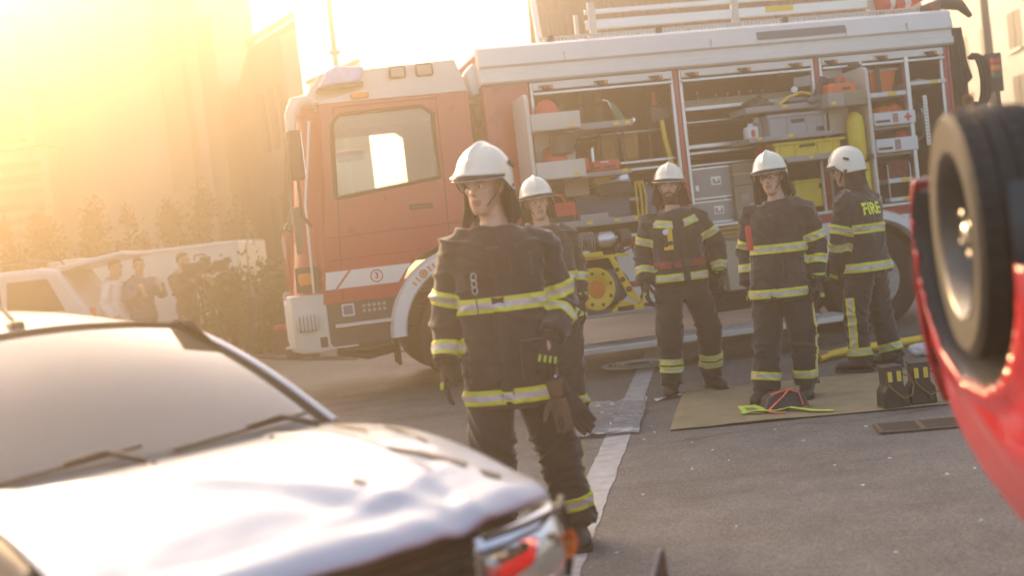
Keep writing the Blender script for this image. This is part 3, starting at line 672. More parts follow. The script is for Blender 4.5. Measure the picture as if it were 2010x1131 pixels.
# --- lower side
tb('upper_stripe', 'red_paint', 1.2, 5.05, -.012, .03, 1.20, 1.288)
tb('lower_panel', 'white_paint', 1.18, 1.93, 0, .03, .6, 1.198); tb('lower_stripe', 'red_paint', 1.18, 1.93, -.006, .0, .78, .84)
tb('lower_panel', 'white_paint', 3.0, 3.3, 0, .03, .6, 1.198)
mb = MB(); RC = (4.0, .56)
arc = [(RC[0] + .62 * cos(radians(a)), RC[1] + .62 * sin(radians(a))) for a in range(0, 181, 12)]
poly = [(5.05, .60), (5.05, 1.198), (3.3, 1.198), (3.3, .60)] + [(s, z) for s, z in reversed(arc) if z > .6]
mb = MB()
pts_o = [(3.3, 1.198)] ; 
for k in range(len(arc) - 1):
    (s0, z0), (s1, z1) = arc[k], arc[k + 1]; mb.prism([(s0, 0, max(z0, .6)), (s1, 0, max(z1, .6)), (s1, 0, 1.198), (s0, 0, 1.198)], (0, .03, 0))
mb.box(RC[0] + .62, 5.05, 0, .03, .6, 1.198); mb.box(3.3, RC[0] - .62, 0, .03, .6, 1.198); part('rear_quarter', mb, 'white_paint', None, 0)
mb = MB(); mb.prism([(4.70, -.006, .6), (5.05, -.006, .6), (5.05, -.006, .92), (4.66, -.006, .92)], (0, .004, 0)); mb.prism([(4.6, -.006, 1.0), (4.64, -.006, 1.0), (4.86, -.006, 1.2), (4.82, -.006, 1.2)], (0, .004, 0)); mb.build('red_marking', 'red_paint', truck)
tb('rear_skirt', 'dark_red', 4.62, 5.08, .02, .3, .32, .59)
def fender(cs, cz, ro, ri, a0, a1, wd, name):
    mb = MB(); rings = []
    for a in range(a0, a1 + 1, 7):
        c, s_ = cos(radians(a)), sin(radians(a))
        rings.append([(cs + ri * c, -.045, cz + ri * s_), (cs + (ri + .02) * c, -.07, cz + (ri + .02) * s_), (cs + (ro - .03) * c, -.06, cz + (ro - .03) * s_), (cs + ro * c, -.005, cz + ro * s_), (cs + ro * c, .05, cz + ro * s_), (cs + ri * c, .06, cz + ri * s_)])
    mb.loft(rings); fo = part(name, mb, 'white_paint', None, 0)
    mb = MB(); rings = []
    for a in range(a0, a1 + 1, 12):
        c, s_ = cos(radians(a)), sin(radians(a)); rings.append([(cs + (ri - .0) * c, .06, cz + ri * s_), (cs + (ri + .02) * c, .06, cz + (ri + .02) * s_), (cs + (ri + .02) * c, wd, cz + (ri + .02) * s_), (cs + ri * c, wd, cz + ri * s_)])
    mb.loft(rings); mb.build('wheel_well', 'black_plastic', fo)
    return fo
FC = (-.36, .58)
ff = fender(FC[0], FC[1], .82, .66, -2, 182, .6, 'front_fender'); fender(RC[0], RC[1], .73, .60, 0, 180, .6, 'rear_fender')
for s, dd_ in ((FC[0], .02), (RC[0], .02), (FC[0], 2.05), (RC[0], 2.0)):
    cz = .54
    mb = MB(); mb.lathe((s, dd_, cz), (0, 1, 0), [(.03, .30), (.0, .36), (.0, .46), (.03, .525), (.09, .54), (.24, .54), (.30, .525), (.33, .46), (.33, .30)], 36, cap=False)
    wh = part('wheel', mb, 'tyre', None, 0)
    mb = MB(); mb.lathe((s, dd_, cz), (0, 1, 0), [(.02, .30), (.05, .295), (.07, .24), (.14, .20), (.10, .14), (.02, .13), (.0, .09), (.0, .001)], 30); part('rim', mb, 'rim_steel', wh, 0)
    for k in range(10):
        a = 2 * pi * k / 10; mb = MB(); mb.lathe((s + .17 * cos(a), dd_ + .07, cz + .17 * sin(a)), (0, -1, 0), [(0, .016), (.035, .014), (.04, .002)], 6); part('wheel_nut', mb, 'dark_metal', wh, 0)
# chassis
mb = MB(); mb.box(-1.6, 5.0, .55, .72, .62, .85); mb.box(-1.6, 5.0, 1.7, 1.87, .62, .85); mb.box(FC[0] - .08, FC[0] + .08, .3, 2.1, .46, .60); mb.box(RC[0] - .1, RC[0] + .1, .3, 2.1, .44, .64)
mb.box(-1.3, .4, .72, 1.7, .75, 1.1); part('chassis', mb, 'dark_metal', None, .02)
tb('fuel_tank', 'dark_metal', 2.3, 3.1, .35, .85, .38, .6); tb('air_tank', 'dark_metal', 1.2, 2.0, 1.3, 1.7, .42, .62)
# fold-down step: tread plate, lip, arms
stp = tb('fold_down_step', 'grey_metal', .50, 3.30, -.86, -.32, .27, .295)
mb = MB()
for k in range(46):
    for j in range(6):
        s, d = .54 + k * .06, -.83 + j * .088; a = .02 if (k + j) % 2 else -.02
        mb.add([(s - .02, d - a, .2965), (s + .02, d + a, .2965), (s + .018, d + a + .006, .300), (s - .022, d - a + .006, .300)], [(0, 1, 2, 3)])
kind(mb.build('tread_pattern', 'aluminium', stp, recalc=False), 'stuff')
tb('lip', 'aluminium', .50, 3.30, -.875, -.86, .24, .298, stp)
for s in (.6, 1.9, 3.15):
    mb = MB(); mb.tube([(s, -.4, .27), (s, -.15, .42), (s, .15, .6)], .022, 6); part('step_arm', mb, 'dark_metal', None, 0)
# --- interior shelves
def shelf(s0, s1, z0, z1, d0=.08, d1=.9): return tb('shelf', 'aluminium', s0, s1, d0, d1, z0, z1)
shelf(2.06, 3.5, 2.51, 2.555, .12); shelf(2.06, 3.5, 2.385, 2.405, .16); shelf(2.06, 3.5, 2.115, 2.16, .1); shelf(2.06, 3.5, 2.055, 2.085, .1); shelf(2.06, 3.5, 1.93, 1.955, .12)
shelf(1.35, 1.95, 2.03, 2.06, .06); shelf(1.35, 1.95, 1.955, 1.985, .06); shelf(.55, 1.9, 2.36, 2.38, .3); shelf(.55, 1.9, 1.66, 1.69, .25); shelf(.55, 1.45, 1.48, 1.5, .2)
tb('tool_board', 'beige_box', 2.10, 3.4, .3, .32, 2.555, 2.64)
# bay C frame
upr = tb('upright', 'aluminium', 4.55, 4.60, -.05, .03, 1.30, 2.86); tb('upright', 'aluminium', 4.04, 4.075, -.03, .03, 1.30, 2.86)
for s0, s1, z0, z1 in ((4.05, 4.57, 2.455, 2.505), (4.08, 4.55, 2.115, 2.14), (4.08, 4.55, 1.83, 1.855), (4.60, 5.03, 2.545, 2.585), (4.24, 4.52, 1.535, 1.585), (4.24, 4.52, 1.335, 1.38)):
    sh_ = tb('shelf', 'white_plastic', s0, s1, -.03, .55, z0, z1)
    mb = MB(); q = s0 + (s1 - s0) * .55; mb.box(q, q + .1, -.034, -.03, z0 + .004, z1 - .006); mb.build('label', 'label_yellow', sh_)
for s in (4.25, 4.51): tb('shelf_post', 'aluminium', s - .008, s + .008, -.03, -.01, 1.335, 1.74)
mb = MB(); mb.box(4.755, 4.80, .0, .02, 1.9, 2.43); ps = part('perforated_strip', mb, 'aluminium', None, 0)
for k in range(14):
    mb = MB(); mb.lathe((4.778, -.002, 1.93 + k * .036), (0, 1, 0), [(0, .009), (.003, .009)], 8); mb.build('hole', 'black_plastic', ps)
def drawer(z0, z1, cross):
    d_ = tb('drawer', 'white_plastic', 4.07, 4.55, -.17, .45, z0, z1)
    mb = MB(); mb.box(4.09, 4.25, -.175, -.17, z0 + .03, z0 + .055); mb.build('handle', 'black_plastic', d_)
    mb = MB(); mb.box(4.285, 4.345, -.174, -.17, z0 + .02, z1 - .02); mb.build('label', 'sticker', d_)
    if cross:
        mb = MB(); c = (4.46, (z0 + z1) / 2); mb.box(c[0] - .04, c[0] + .04, -.175, -.17, c[1] - .012, c[1] + .012); mb.box(c[0] - .012, c[0] + .012, -.1752, -.17, c[1] - .04, c[1] + .04); mb.build('red_cross', 'safety_red', d_)
drawer(2.145, 2.28, True); drawer(1.86, 2.005, False)
# swing-out racks: upright leaf and trays
def tray(par, s0, s1, d0, d1, z0, zf, end=None, mat='grey_metal', lab=()):
    mb = MB(); t_ = .012
    mb.box(s0, s1, d0, d1, z0, z0 + t_); mb.box(s0, s1, d0, d0 + t_, z0 + t_, zf); mb.box(s0, s1, d1 - t_, d1, z0 + t_, zf); mb.box(s0, s0 + t_, d0 + t_, d1 - t_, z0 + t_, zf); mb.box(s1 - t_, s1, d0 + t_, d1 - t_, z0 + t_, zf)
    o = part('tray', mb, mat, par, .003)
    for q in lab:
        mb = MB(); mb.box(q, q + .055, d0 - .004, d0, z0 + .02, z0 + .05); mb.build('label', 'label_yellow', o)
    return o
def leaf(s, d0, d1, z0, z1, mat='cream_metal'):
    r = .07; pl = [(d0 + r * (1 - sin(radians(a))), z1 - r * (1 - cos(radians(a)))) for a in range(90, -1, -15)] + [(d1, z1), (d1, z0), (d0, z0)]
    mb = MB(); mb.prism([(s - .02, d, z) for d, z in pl], (.04, 0, 0)); return part('swing_leaf', mb, mat, None, .006)
lfA = leaf(.30, -.55, .1, 1.33, 2.76); lfB = leaf(3.87, -.48, .2, 1.33, 2.74)
tray(truck, .33, .82, -.52, .05, 2.40, 2.565, mat='cream_metal', lab=(.70,)); tray(truck, .82, 1.40, -.34, .2, 2.385, 2.45, lab=(1.2, 1.32))
tb('tray_back', 'cream_metal', .42, .82, -.2, -.18, 2.12, 2.40)
tray(truck, .33, .82, -.52, .05, 1.93, 2.10, mat='cream_metal', lab=(.70,)); tray(truck, .82, 1.33, -.34, .2, 1.92, 1.965, lab=(1.24,))
tb('tray_back', 'beige_box', .72, .98, .0, .02, 1.76, 1.94)
tray(truck, .40, .74, -.45, .05, 1.45, 1.51); tray(truck, .74, 1.02, -.42, .05, 1.44, 1.56, lab=(.8,)); tray(truck, 1.02, 1.36, -.42, .0, 1.44, 1.50, lab=(1.08, 1.28))
tray(truck, 2.59, 3.40, -.34, .1, 2.39, 2.45, lab=(2.98,)); tray(truck, 3.40, 3.80, -.52, .1, 2.36, 2.50, lab=(3.43,))
tb('tray_end', 'cardboard', 3.58, 3.81, -.53, -.52, 2.36, 2.505)
tray(truck, 2.58, 3.52, -.38, .1, 2.09, 2.14, lab=(2.66, 3.0)); tray(truck, 2.74, 3.6, -.38, .1, 1.855, 1.915, lab=(2.86, 3.2))
mb = MB(); mb.prism([(3.30, .0, 2.64), (3.86, .0, 2.66), (3.86, .0, 2.83), (3.75, .0, 2.82), (3.6, .0, 2.77), (3.30, .0, 2.74)], (0, .015, 0)); part('rack_plate', mb, 'grey_metal', None, .004)
tb('tray_back', 'beige_box', 3.50, 3.72, -.3, -.28, 2.1, 2.36); 
# --- roof gear: perforated rail, ladder supports
mb = MB(); mb.box(.66, 5.08, .12, .16, 3.30, 3.315); mb.box(.66, 5.08, .12, .16, 3.375, 3.39)
for k in range(110):
    s = .68 + k * .04; mb.box(s, s + .02, .13, .15, 3.315, 3.375)
kind(mb.build('roof_rail', 'cream_metal', truck), 'stuff')
for s in (.75, 1.9, 3.3, 4.9): tb('rail_bracket', 'dark_metal', s, s + .06, .1, .13, 3.30, 3.40)
mb = MB(); mb.box(4.98, 5.1, .05, .3, 3.3, 3.42); part('rear_roof_step', mb, 'dark_red')
# rear: dark red end with tarp, hose loops, wheel hook
mb = MB(); mb.prism([(5.115, .06, .9), (5.36, .10, .9), (5.38, .10, 2.55), (5.34, .08, 2.9), (5.115, .06, 3.1)], (0, 1.6, 0)); part('rear_cover', mb, 'dark_red', None, .02)
mb = MB(); NX = 14; vs = []
for j in range(15):
    for i in range(NX + 1):
        u, v = i / NX, j / 14; vs.append((5.12 + u * (.17 + .05 * v), .0 + .05 * noise.noise(Vector((u * 5, v * 2.2, 1))) + .03 * sin(u * 14 + v * 3) * v, 3.12 - v * (.85 - .3 * u)))
mb.add(vs, [(j * (NX + 1) + i, j * (NX + 1) + i + 1, (j + 1) * (NX + 1) + i + 1, (j + 1) * (NX + 1) + i) for j in range(14) for i in range(NX)])
o = mb.build('draped_cover', 'neck_cloth', truck); o.modifiers.new('s', 'SOLIDIFY').thickness = .01
mb = MB(); mb.lathe((5.31, .07, 2.33), (0, -1, 0), [(0, .055), (.02, .075), (.03, .05), (.02, .04), (.0, .04)], 18); part('hose_coupling', mb, 'bag_brown', None, 0)
for k in range(3):
    mb = MB(); mb.tube([(5.45 + .05 * k + .09 * sin(a) * (1 + .2 * k), .1 + .03 * k, 2.55 + .28 * cos(a)) for a in [i * pi / 6 for i in range(-1, 8)]], .022, 8); part('hose_loop', mb, 'black_rubber', None, 0)
tb('rear_crane_base', 'black_plastic', 5.38, 5.6, .1, .5, 1.9, 2.3, None, .03)
mb = MB(); mb.tube([(4.95, .25, 3.36), (5.2, .2, 3.42), (5.45, .25, 3.40), (5.6, .3, 3.28)], [.04, .06, .06, .03], 10); part('rolled_cover', mb, 'black_rubber', None, 0)
mb = MB(); mb.tube([(3.43, -.3, 1.26), (3.43, -.32, .9), (3.47, -.32, .88), (3.53, -.3, 1.16)], .014, 6); part('grab_handle', mb, 'black_plastic', None, 0)

# --- CAB
def cabside(d0, d1):
    P = []
    P.append(('door_panel', [(-1.79, .98), (-.98, .98), (-1.0, 1.12), (-.93, 1.24), (-.80, 1.35), (-.62, 1.42), (-.36, 1.43), (-.15, 1.40), (-.15, 2.14), (-.53, 2.10), (-1.54, 1.99), (-1.66, 1.98)]))
    P.append(('a_pillar', [(-1.66, 1.98), (-1.54, 1.99), (-1.50, 2.70), (-1.42, 2.78), (-1.42, 2.90), (-1.60, 2.90)]))
    P.append(('top_rail', [(-1.42, 2.78), (-.62, 2.79), (-.53, 2.72), (-.53, 2.90), (-1.42, 2.90)]))
    P.append(('b_pillar', [(-.53, 2.10), (-.15, 2.14), (-.15, 2.90), (-.53, 2.90)]))
    for nme, pl in P: part(nme, sd(pl, d0, d1), 'red_paint', None, 0)
cabside(0, .06); cabside(BW - .06, BW)
for d in (.02, BW - .035):
    part('side_window', sd([(-1.55, 1.98), (-.52, 2.09), (-.52, 2.73), (-.62, 2.80), (-1.42, 2.79), (-1.51, 2.71)], d, d + .012), 'glass', None, 0)
mb = MB(); fr = [(-1.55, 1.985), (-1.515, 2.70), (-1.42, 2.79), (-.62, 2.80), (-.52, 2.72), (-.52, 2.09)]
mb.tube([(s, -.004, z) for s, z in fr + fr[:1]], .022, 6); part('window_seal', mb, 'black_rubber', None, 0)
for a, b in (((-.49, 1.45), (-.47, 2.87)), ((-1.60, 1.0), (-1.48, 2.86)), ((-1.48, 2.86), (-.47, 2.87))):
    mb = MB(); mb.tube([(a[0], -.001, a[1]), (b[0], -.001, b[1])], .006, 4); part('door_gap', mb, 'dark_red', None, 0)
mb = MB(); mb.box(-.86, -.62, -.035, .0, 1.80, 1.85); dh = part('door_handle', mb, 'black_plastic', None, .012)
for z in (1.62, 1.40):
    mb = MB(); mb.tube([(-1.70, -.002, z), (-.2, -.002, z + .02)], .012, 6); part('swage_line', mb, 'red_paint', None, 0)
# front corner, front face with windscreen
def corner(d_in, d_out, sg):
    rings = []
    for z, off_ in ((1.0, 0), (1.98, .12), (2.9, .22)):
        rings.append([(-1.78 + off_ * .8, d_in, z), (-1.95 + off_, d_in + sg * .06, z), (-2.06 + off_, d_in + sg * .20, z), (-2.08 + off_, d_in + sg * .36, z), (-1.98 + off_, d_in + sg * .36, z), (-1.70 + off_ * .8, d_in + sg * .06, z)])
    mb = MB(); mb.loft(rings); return part('front_corner', mb, 'red_paint', None, 0)
fc = corner(0, 0, 1); corner(BW, 0, -1)
mb = MB(); mb.prism([(-2.03, -.004, 1.12), (-1.80, -.012, 1.12), (-1.80, -.012, 1.36), (-2.02, -.004, 1.36)], (0, .05, 0)); mb.build('corner_trim', 'black_plastic', truck)
mb = MB(); mb.box(-2.0, -1.86, -.03, .03, 1.18, 1.30); part('indicator', mb, 'orange_lens', None, .01)
mb = MB(); mb.prism([(-2.07, .36, 1.0), (-2.07, .36, 1.72), (-2.0, .36, 1.72), (-2.0, .36, 1.0)], (0, BW - .72, 0)); part('front_grille_panel', mb, 'red_paint', None, 0)
mb = MB(); mb.prism([(-2.03, .36, 1.74), (-2.0, .36, 1.74), (-1.86, .36, 2.84), (-1.89, .36, 2.84)], (0, BW - .72, 0)); part('windscreen', mb, 'glass', None, 0)
mb = MB(); mb.prism([(-1.90, .1, 2.80), (-1.6, .02, 2.80), (-1.6, .02, 2.92), (-1.86, .1, 2.92)], (0, BW - .2, 0)); part('header', mb, 'red_paint', None, 0)
for dd_ in (.5, 1.1, 1.7):
    mb = MB(); mb.tube([(-2.05, dd_, 1.78), (-1.98, dd_ + .55, 1.86)], .012, 5); part('wiper', mb, 'black_plastic', None, 0)
# cab back and floor, dashboard, seats, wheel
mb = MB(); mb.box(-.20, -.15, .06, BW - .06, 1.0, 2.1); mb.box(-.20, -.15, .06, .5, 2.1, 2.9); mb.box(-.20, -.15, 1.95, BW - .06, 2.1, 2.9); mb.box(-.20, -.15, .5, 1.95, 2.62, 2.9); part('back_wall', mb, 'red_paint', None, 0)
tb('cab_floor', 'dark_metal', -1.95, -.15, .06, BW - .06, .98, 1.02)
tb('dashboard', 'dash', -1.98, -1.55, .1, BW - .1, 1.5, 1.95)
for d in (.3, 1.5):
    mb = MB(); mb.box(-.95, -.45, d, d + .5, 1.3, 1.5); mb.prism([(-.5, d, 1.5), (-.36, d, 1.5), (-.27, d, 2.2), (-.38, d, 2.22)], (0, .5, 0)); so_ = part('seat', mb, 'seat_cloth', None, .04)
    mb = MB(); mb.box(-.38, -.26, d + .13, d + .37, 2.24, 2.46); part('headrest', mb, 'seat_cloth', so_, .04)
mb = MB(); mb.tube([(-1.46 - .09 * sin(a), .55 + .23 * cos(a), 1.93 + .21 * sin(a)) for a in [i * 2 * pi / 20 for i in range(21)]], .016, 8); part('steering_wheel', mb, 'black_plastic', None, 0)
mb = MB(); mb.box(-1.30, -.98, BW + .15, BW + .27, 2.52, 2.66); fm_ = part('far_mirror', mb, 'red_paint', None, .03, 2); mb = MB(); mb.tube([(-1.3, BW + .2, 2.6), (-1.5, BW + .05, 2.62)], .02, 6); mb.build('mirror_stay', 'dark_metal', fm_)
# roof cap of the cab
mb = MB(); d0, d1 = -.004, BW + .004
rings = [[(-1.64, d, 2.905), (-1.80, d + q * .2, 2.905), (-1.56, d + q * .10, 3.205), (-.235, d + q * .05, 3.235), (-.14, d, 2.905)] for d, q in ((d0, 1), (d1, -1))]
mb.loft(rings); cap_ = part('cab_roof', mb, 'cream_metal', None, .012, 2)
for s0, s1 in ((-.90, -.73), (-.64, -.46)):
    mb = MB(); mb.box(s0, s1, .008, .05, 3.085, 3.215); v_ = part('work_lamp', mb, 'black_plastic', cap_, .02)
    mb = MB(); mb.box(s0 + .022, s1 - .022, .0, .01, 3.105, 3.195); mb.build('lens', 'grey_metal', v_)
mb = MB(); mb.box(-1.30, -1.12, -.028, .0, 2.925, 2.985); part('marker_lamp', mb, 'orange_lens', cap_, .012)
mb = MB(); mb.prism([(-1.60, .02, 3.06), (-1.18, .02, 3.09), (-1.12, .06, 3.245), (-1.40, .06, 3.27), (-1.50, .04, 3.22)], (0, .36, 0)); bc = part('beacon', mb, 'blue_lens', cap_, .03, 2)
mb = MB(); mb.prism([(-1.62, .012, 3.03), (-1.16, .012, 3.055), (-1.15, .012, 3.085), (-1.60, .012, 3.06)], (0, .38, 0)); mb.build('beacon_base', 'dark_metal', bc)
mb = MB(); mb.tube([(-1.02, .5, 3.2), (-.94, .5, 3.62)], .006, 5); part('antenna', mb, 'dark_metal', cap_, 0)
# air intake and gap gear between cab and body
mb = MB(); mb.prism([(-.10, .10, 2.86), (.0, .10, 2.86), (.01, .10, 3.12), (-.04, .10, 3.20), (-.13, .10, 3.10)], (0, .35, 0)); part('air_intake', mb, 'white_plastic', None, .02)
for k in range(6): tb('bellows', 'brown_cloth', -.10, -.0, .1, .5, 1.45 + k * .23, 1.63 + k * .23, None, .02)
tb('gap_cover', 'dark_metal', -.12, -.02, .2, 2.2, .9, 2.8)
# mirror
mb = MB(); mb.tube([(-1.66, .02, 2.86), (-1.74, -.14, 2.93), (-1.84, -.24, 2.90), (-1.90, -.27, 2.78), (-1.92, -.27, 2.60)], [.035, .06, .07, .06, .04], 12); part('mirror_arm', mb, 'cream_metal', None, 0)
mb = MB(); mb.box(-1.97, -1.83, -.40, -.20, 2.18, 2.64); mi = part('side_mirror', mb, 'black_plastic', None, .03, 2)
mb = MB(); mb.box(-1.83, -1.825, -.38, -.22, 2.2, 2.62); mb.build('mirror_glass', 'chrome', mi)
mb = MB(); mb.tube([(-1.9, -.28, 2.2), (-1.9, -.2, 1.85), (-1.82, -.03, 1.75)], .018, 6); part('mirror_stay', mb, 'dark_metal', None, 0)
mb = MB(); mb.tube([(-1.87, -.035, 1.1), (-1.85, -.04, 1.95), (-1.72, -.03, 2.75)], .014, 6); part('grab_rail', mb, 'aluminium', None, 0)
# stripe, number, lower steps
wb = part('white_band', sd([(-1.755, 1.115), (-1.045, 1.115), (-.97, 1.21), (-.90, 1.285), (-1.735, 1.285)], -.007, .0), 'white_paint', None, 0)
part('slash', sd([(-1.66, 1.118), (-1.635, 1.118), (-1.49, 1.283), (-1.515, 1.283)], -.011, -.007), 'red_paint', wb, 0)
text_obj('number', '3', .085, 'red_paint', wb, (-1.25, -.010, 1.20), (radians(90), 0, 0), .002)
mb = MB(); mb.lathe((-1.25, -.011, 1.20), (0, 1, 0), [(0, .052), (0, .062), (.004, .062), (.004, .052)], 30, cap=False); mb.build('number_ring', 'red_paint', wb)
# emblem on the front fender
def on_f(a, r): return Vector((FC[0] + r * cos(radians(a)), -.072, FC[1] + r * sin(radians(a))))
for k, a in enumerate((137, 133, 121, 117)):
    p = on_f(a, .735); q = Vector((cos(radians(a)), 0, sin(radians(a)))); tt = Vector((-q.z, 0, q.x)); mb = MB(); mb.obox(p, q * (.025 if k in (0, 3) else .03), (0, .004, 0), tt * .009); mb.build('emblem_bar', 'orange_lens', ff)
mb = MB(); p = on_f(127, .735); mb.lathe(p, (0, -1, 0), [(0, .042), (.006, .042), (.006, .030), (.0, .030)], 20, cap=False)
for k in range(6):
    a = k * pi / 3; mb.obox(p + Vector((.02 * cos(a), 0, .02 * sin(a))), (.018 * cos(a), 0, .018 * sin(a)), (0, .004, 0), (-.004 * sin(a), 0, .004 * cos(a)))
mb.build('emblem_wheel', 'orange_lens', ff)
lo = part('step_panel', sd([(-1.79, .56), (-1.10, .56), (-1.12, .72), (-1.06, .98), (-1.79, .98)], .04, .10), 'dark_metal', None, 0)
mb = MB(); mb.box(-1.62, -1.50, .03, .04, .84, .96); st_ = mb.build('sticker', 'white_plastic', lo); mb = MB(); mb.box(-1.605, -1.515, .026, .03, .855, .945); mb.build('sticker_print', 'blue_grey', st_)
mb = MB()
for i in range(5): 
    for j in range(2): mb.box(-1.42 + i * .05, -1.39 + i * .05, .03, .04, .86 + j * .05, .89 + j * .05)
mb.build('print', 'grey_metal', lo)
tb('cab_step', 'aluminium', -1.70, -1.12, -.03, .1, .74, .775, lo); tb('cab_step', 'dark_metal', -1.66, -1.15, -.02, .1, .50, .53, lo)
tb('mud_flap', 'black_rubber', -1.13, -1.10, .02, .4, .30, .66)
# bumper with lamp grille
mb = MB(); bp_ = [(-1.77, .0), (-1.95, .03), (-2.10, .15), (-2.13, .4), (-2.0, .4), (-1.75, .1)]
mb.loft([[(s + (.05 if z < .6 else 0), d, z) for s, d in bp_] for z in (.52, .60, .95, 1.09)]); bu = part('bumper_corner', mb, 'cream_metal', None, .015, 2)
mb = MB(); mb.loft([[(s + (.05 if z < .6 else 0), BW - d, z) for s, d in bp_] for z in (.52, .60, .95, 1.09)]); part('bumper_corner', mb, 'cream_metal', None, .015, 2)
mb = MB(); mb.box(-2.13, -2.02, .4, BW - .4, .52, 1.0); part('bumper', mb, 'cream_metal', None, .03, 2)
hd = tb('headlamp', 'grey_metal', -2.07, -1.86, -.012, .10, .74, .90, bu, .02)
for k in range(6): tb('grille_slat', 'cream_metal', -2.06 + k * .036, -2.045 + k * .036, -.03, .0, .745, .895, hd, .003)
tb('fog_recess', 'black_plastic', -1.86, -1.79, -.005, .05, .57, .67, bu)
mb = MB(); mb.box(-1.80, -1.50, -.02, .04, .545, .56); part('front_step', mb, 'aluminium', None, 0)
mb = MB(); mb.tube([(-1.7, .2, .5), (-1.4, .2, .42), (-1.1, .25, .46)], .04, 8); mb.box(-1.55, -1.15, .25, .8, .42, .58); part('underrun', mb, 'dark_metal', None, 0)

# ================================================================== LADDERS AND ROOF LOAD
def at(o, s, d, z, rz=0.): o.location = TP(s, d, z); o.rotation_euler = (0, 0, YAW + rz); return o
t = thing('roof_ladder', 'long aluminium ladder lying on edge on the roof of the fire engine', 'ladder'); at(t, 1.25, .42, 3.335)
for z in (0, .14, .30):
    mb = MB(); mb.box(0, 3.42, -.02, .02, z, z + (.10 if z < .3 else .05)); mb.build('side_rail', 'aluminium', t, bevel=.006)
for k in range(12):
    mb = MB(); mb.box(.15 + k * .28, .18 + k * .28, .02, .42, .03, .07); mb.build('rung', 'aluminium', t)
for s, h in ((-.12, .30), (.04, .42), (1.62, .38), (3.2, .38)):
    mb = MB(); mb.box(s, s + (.035 if s < 0 else .07), -.035, .03, -.02, h); mb.build('clamp', 'cream_metal', t, bevel=.004)
mb = MB(); mb.box(2.0, 2.32, -.026, -.02, .175, .235); mb.build('sticker', 'label_yellow', t)
for s in (.55, 1.1, 2.55, 2.9):
    mb = MB(); mb.box(s, s + .02, -.024, -.02, .05, .07); mb.build('rivet', 'dark_metal', t)
t = thing('traffic_cone_bundle', 'red and white traffic cones lying on the roof behind the ladder end', 'traffic cones'); at(t, 4.72, .35, 3.40)
for k, (dx, a) in enumerate(((0, .25), (.20, -.1))):
    mb = MB(); ax = Vector((cos(a), .1, .12)); p = Vector((dx - .2, .05 * k, .08)); mb.lathe(p, ax, [(0, .11), (.12, .09), (.125, .088)], 16)
    c0 = mb.build('cone_foot', 'safety_red', t); mb = MB(); mb.lathe(p, ax, [(.126, .088), (.22, .065)], 16); mb.build('cone_band', 'white_plastic', t); mb = MB(); mb.lathe(p, ax, [(.221, .065), (.42, .02)], 16); mb.build('cone_tip', 'safety_red', t)
# ================================================================== LOCKER CONTENTS
def item(name, label, cat, s, d, z, rz=0., group=None): return at(thing(name, label, cat, group=group), s, d, z, rz)
def helmet_shape(mb, r=.13):
    mb.lathe((0, 0, 0), (0, 0, 1), [(0, r), (.05, r * .98), (.10, r * .80), (.14, r * .5), (.158, r * .15), (.16, .002)], 20, cap=False); return mb
t = item('work_helmet', 'bright red work helmet standing on the topmost tray of the left locker', 'helmet', .56, -.25, 2.565)
helmet_shape(MB(), .125).build('shell', 'safety_red', t)
mb = MB(); mb.tube([(.10 * sin(a) * 1.26, -.125 * cos(a) - .0, .01) for a in [i * pi / 8 - .9 for i in range(6)]], [(.022, .008)] * 6, 6); mb.build('peak', 'safety_red', t)
mb = MB(); mb.box(.10, .14, -.05, .02, -.0, .06); mb.build('clip', 'black_plastic', t, bevel=.01)
t = item('forestry_helmet', 'red forestry helmet with mesh visor and ear muffs on the second tray', 'helmet', .58, -.25, 2.10)
mb = MB(); helmet_shape(mb, .14).build('shell', 'safety_red', t)
mb = MB(); mb.loft([[(.10 + .02 * cos(a), -.13 + .05 * k, .02 + .02 * k) for a in (0, 1)] for k in range(2)], cap=False)
mb = MB(); vs = []
for j in range(7):
    for i in range(9):
        a = radians(-60 + 15 * i); vs.append((.06 + .05 * j / 6 + .15 * sin(a) * (.9 + .04 * j), -.02 - .15 * cos(a), .06 + .035 * j))
mb.add(vs, [(j * 9 + i, j * 9 + i + 1, (j + 1) * 9 + i + 1, (j + 1) * 9 + i) for j in range(6) for i in range(8)])
o = mb.build('mesh_visor', 'dark_metal', t); o.modifiers.new('s', 'SOLIDIFY').thickness = .006
mb = MB(); mb.sphere((-.16, -.06, .06), (.045, .04, .06), 8); mb.build('ear_muff', 'label_grey', t)
mb = MB(); mb.tube([(-.16, -.06, .06), (-.10, -.06, .13), (0, -.06, .165)], .007, 5); mb.build('arm', 'black_plastic', t)
t = item('chainsaw', 'red chainsaw standing on the second tray beside the forestry helmet', 'chainsaw', .90, -.15, 1.97)
mb = MB(); mb.box(-.07, .05, -.1, .1, 0, .15); mb.build('engine', 'safety_red', t, bevel=.03, seg=2)
mb = MB(); mb.tube([(-.05, -.06, .14), (-.03, -.06, .24), (.05, -.06, .2), (.08, -.06, .05)], .014, 7); mb.build('handle', 'black_plastic', t)
mb = MB(); mb.box(.06, .09, -.12, -.09, .0, .24); mb.build('bar', 'steel', t, bevel=.004)
t = item('red_tool_case', 'red tool case with black grips lying on the second tray', 'tool case', 1.10, -.2, 1.965)
mb = MB(); mb.box(-.14, .14, -.09, .12, 0, .11); mb.build('body', 'safety_red', t, bevel=.02)
mb = MB(); mb.box(-.03, .09, -.097, -.09, .03, .055); mb.box(-.13, -.07, -.097, -.09, .03, .05); mb.build('grip', 'black_plastic', t)
mb = MB(); mb.box(-.06, .02, -.096, -.09, .085, .10); mb.build('label', 'white_plastic', t)
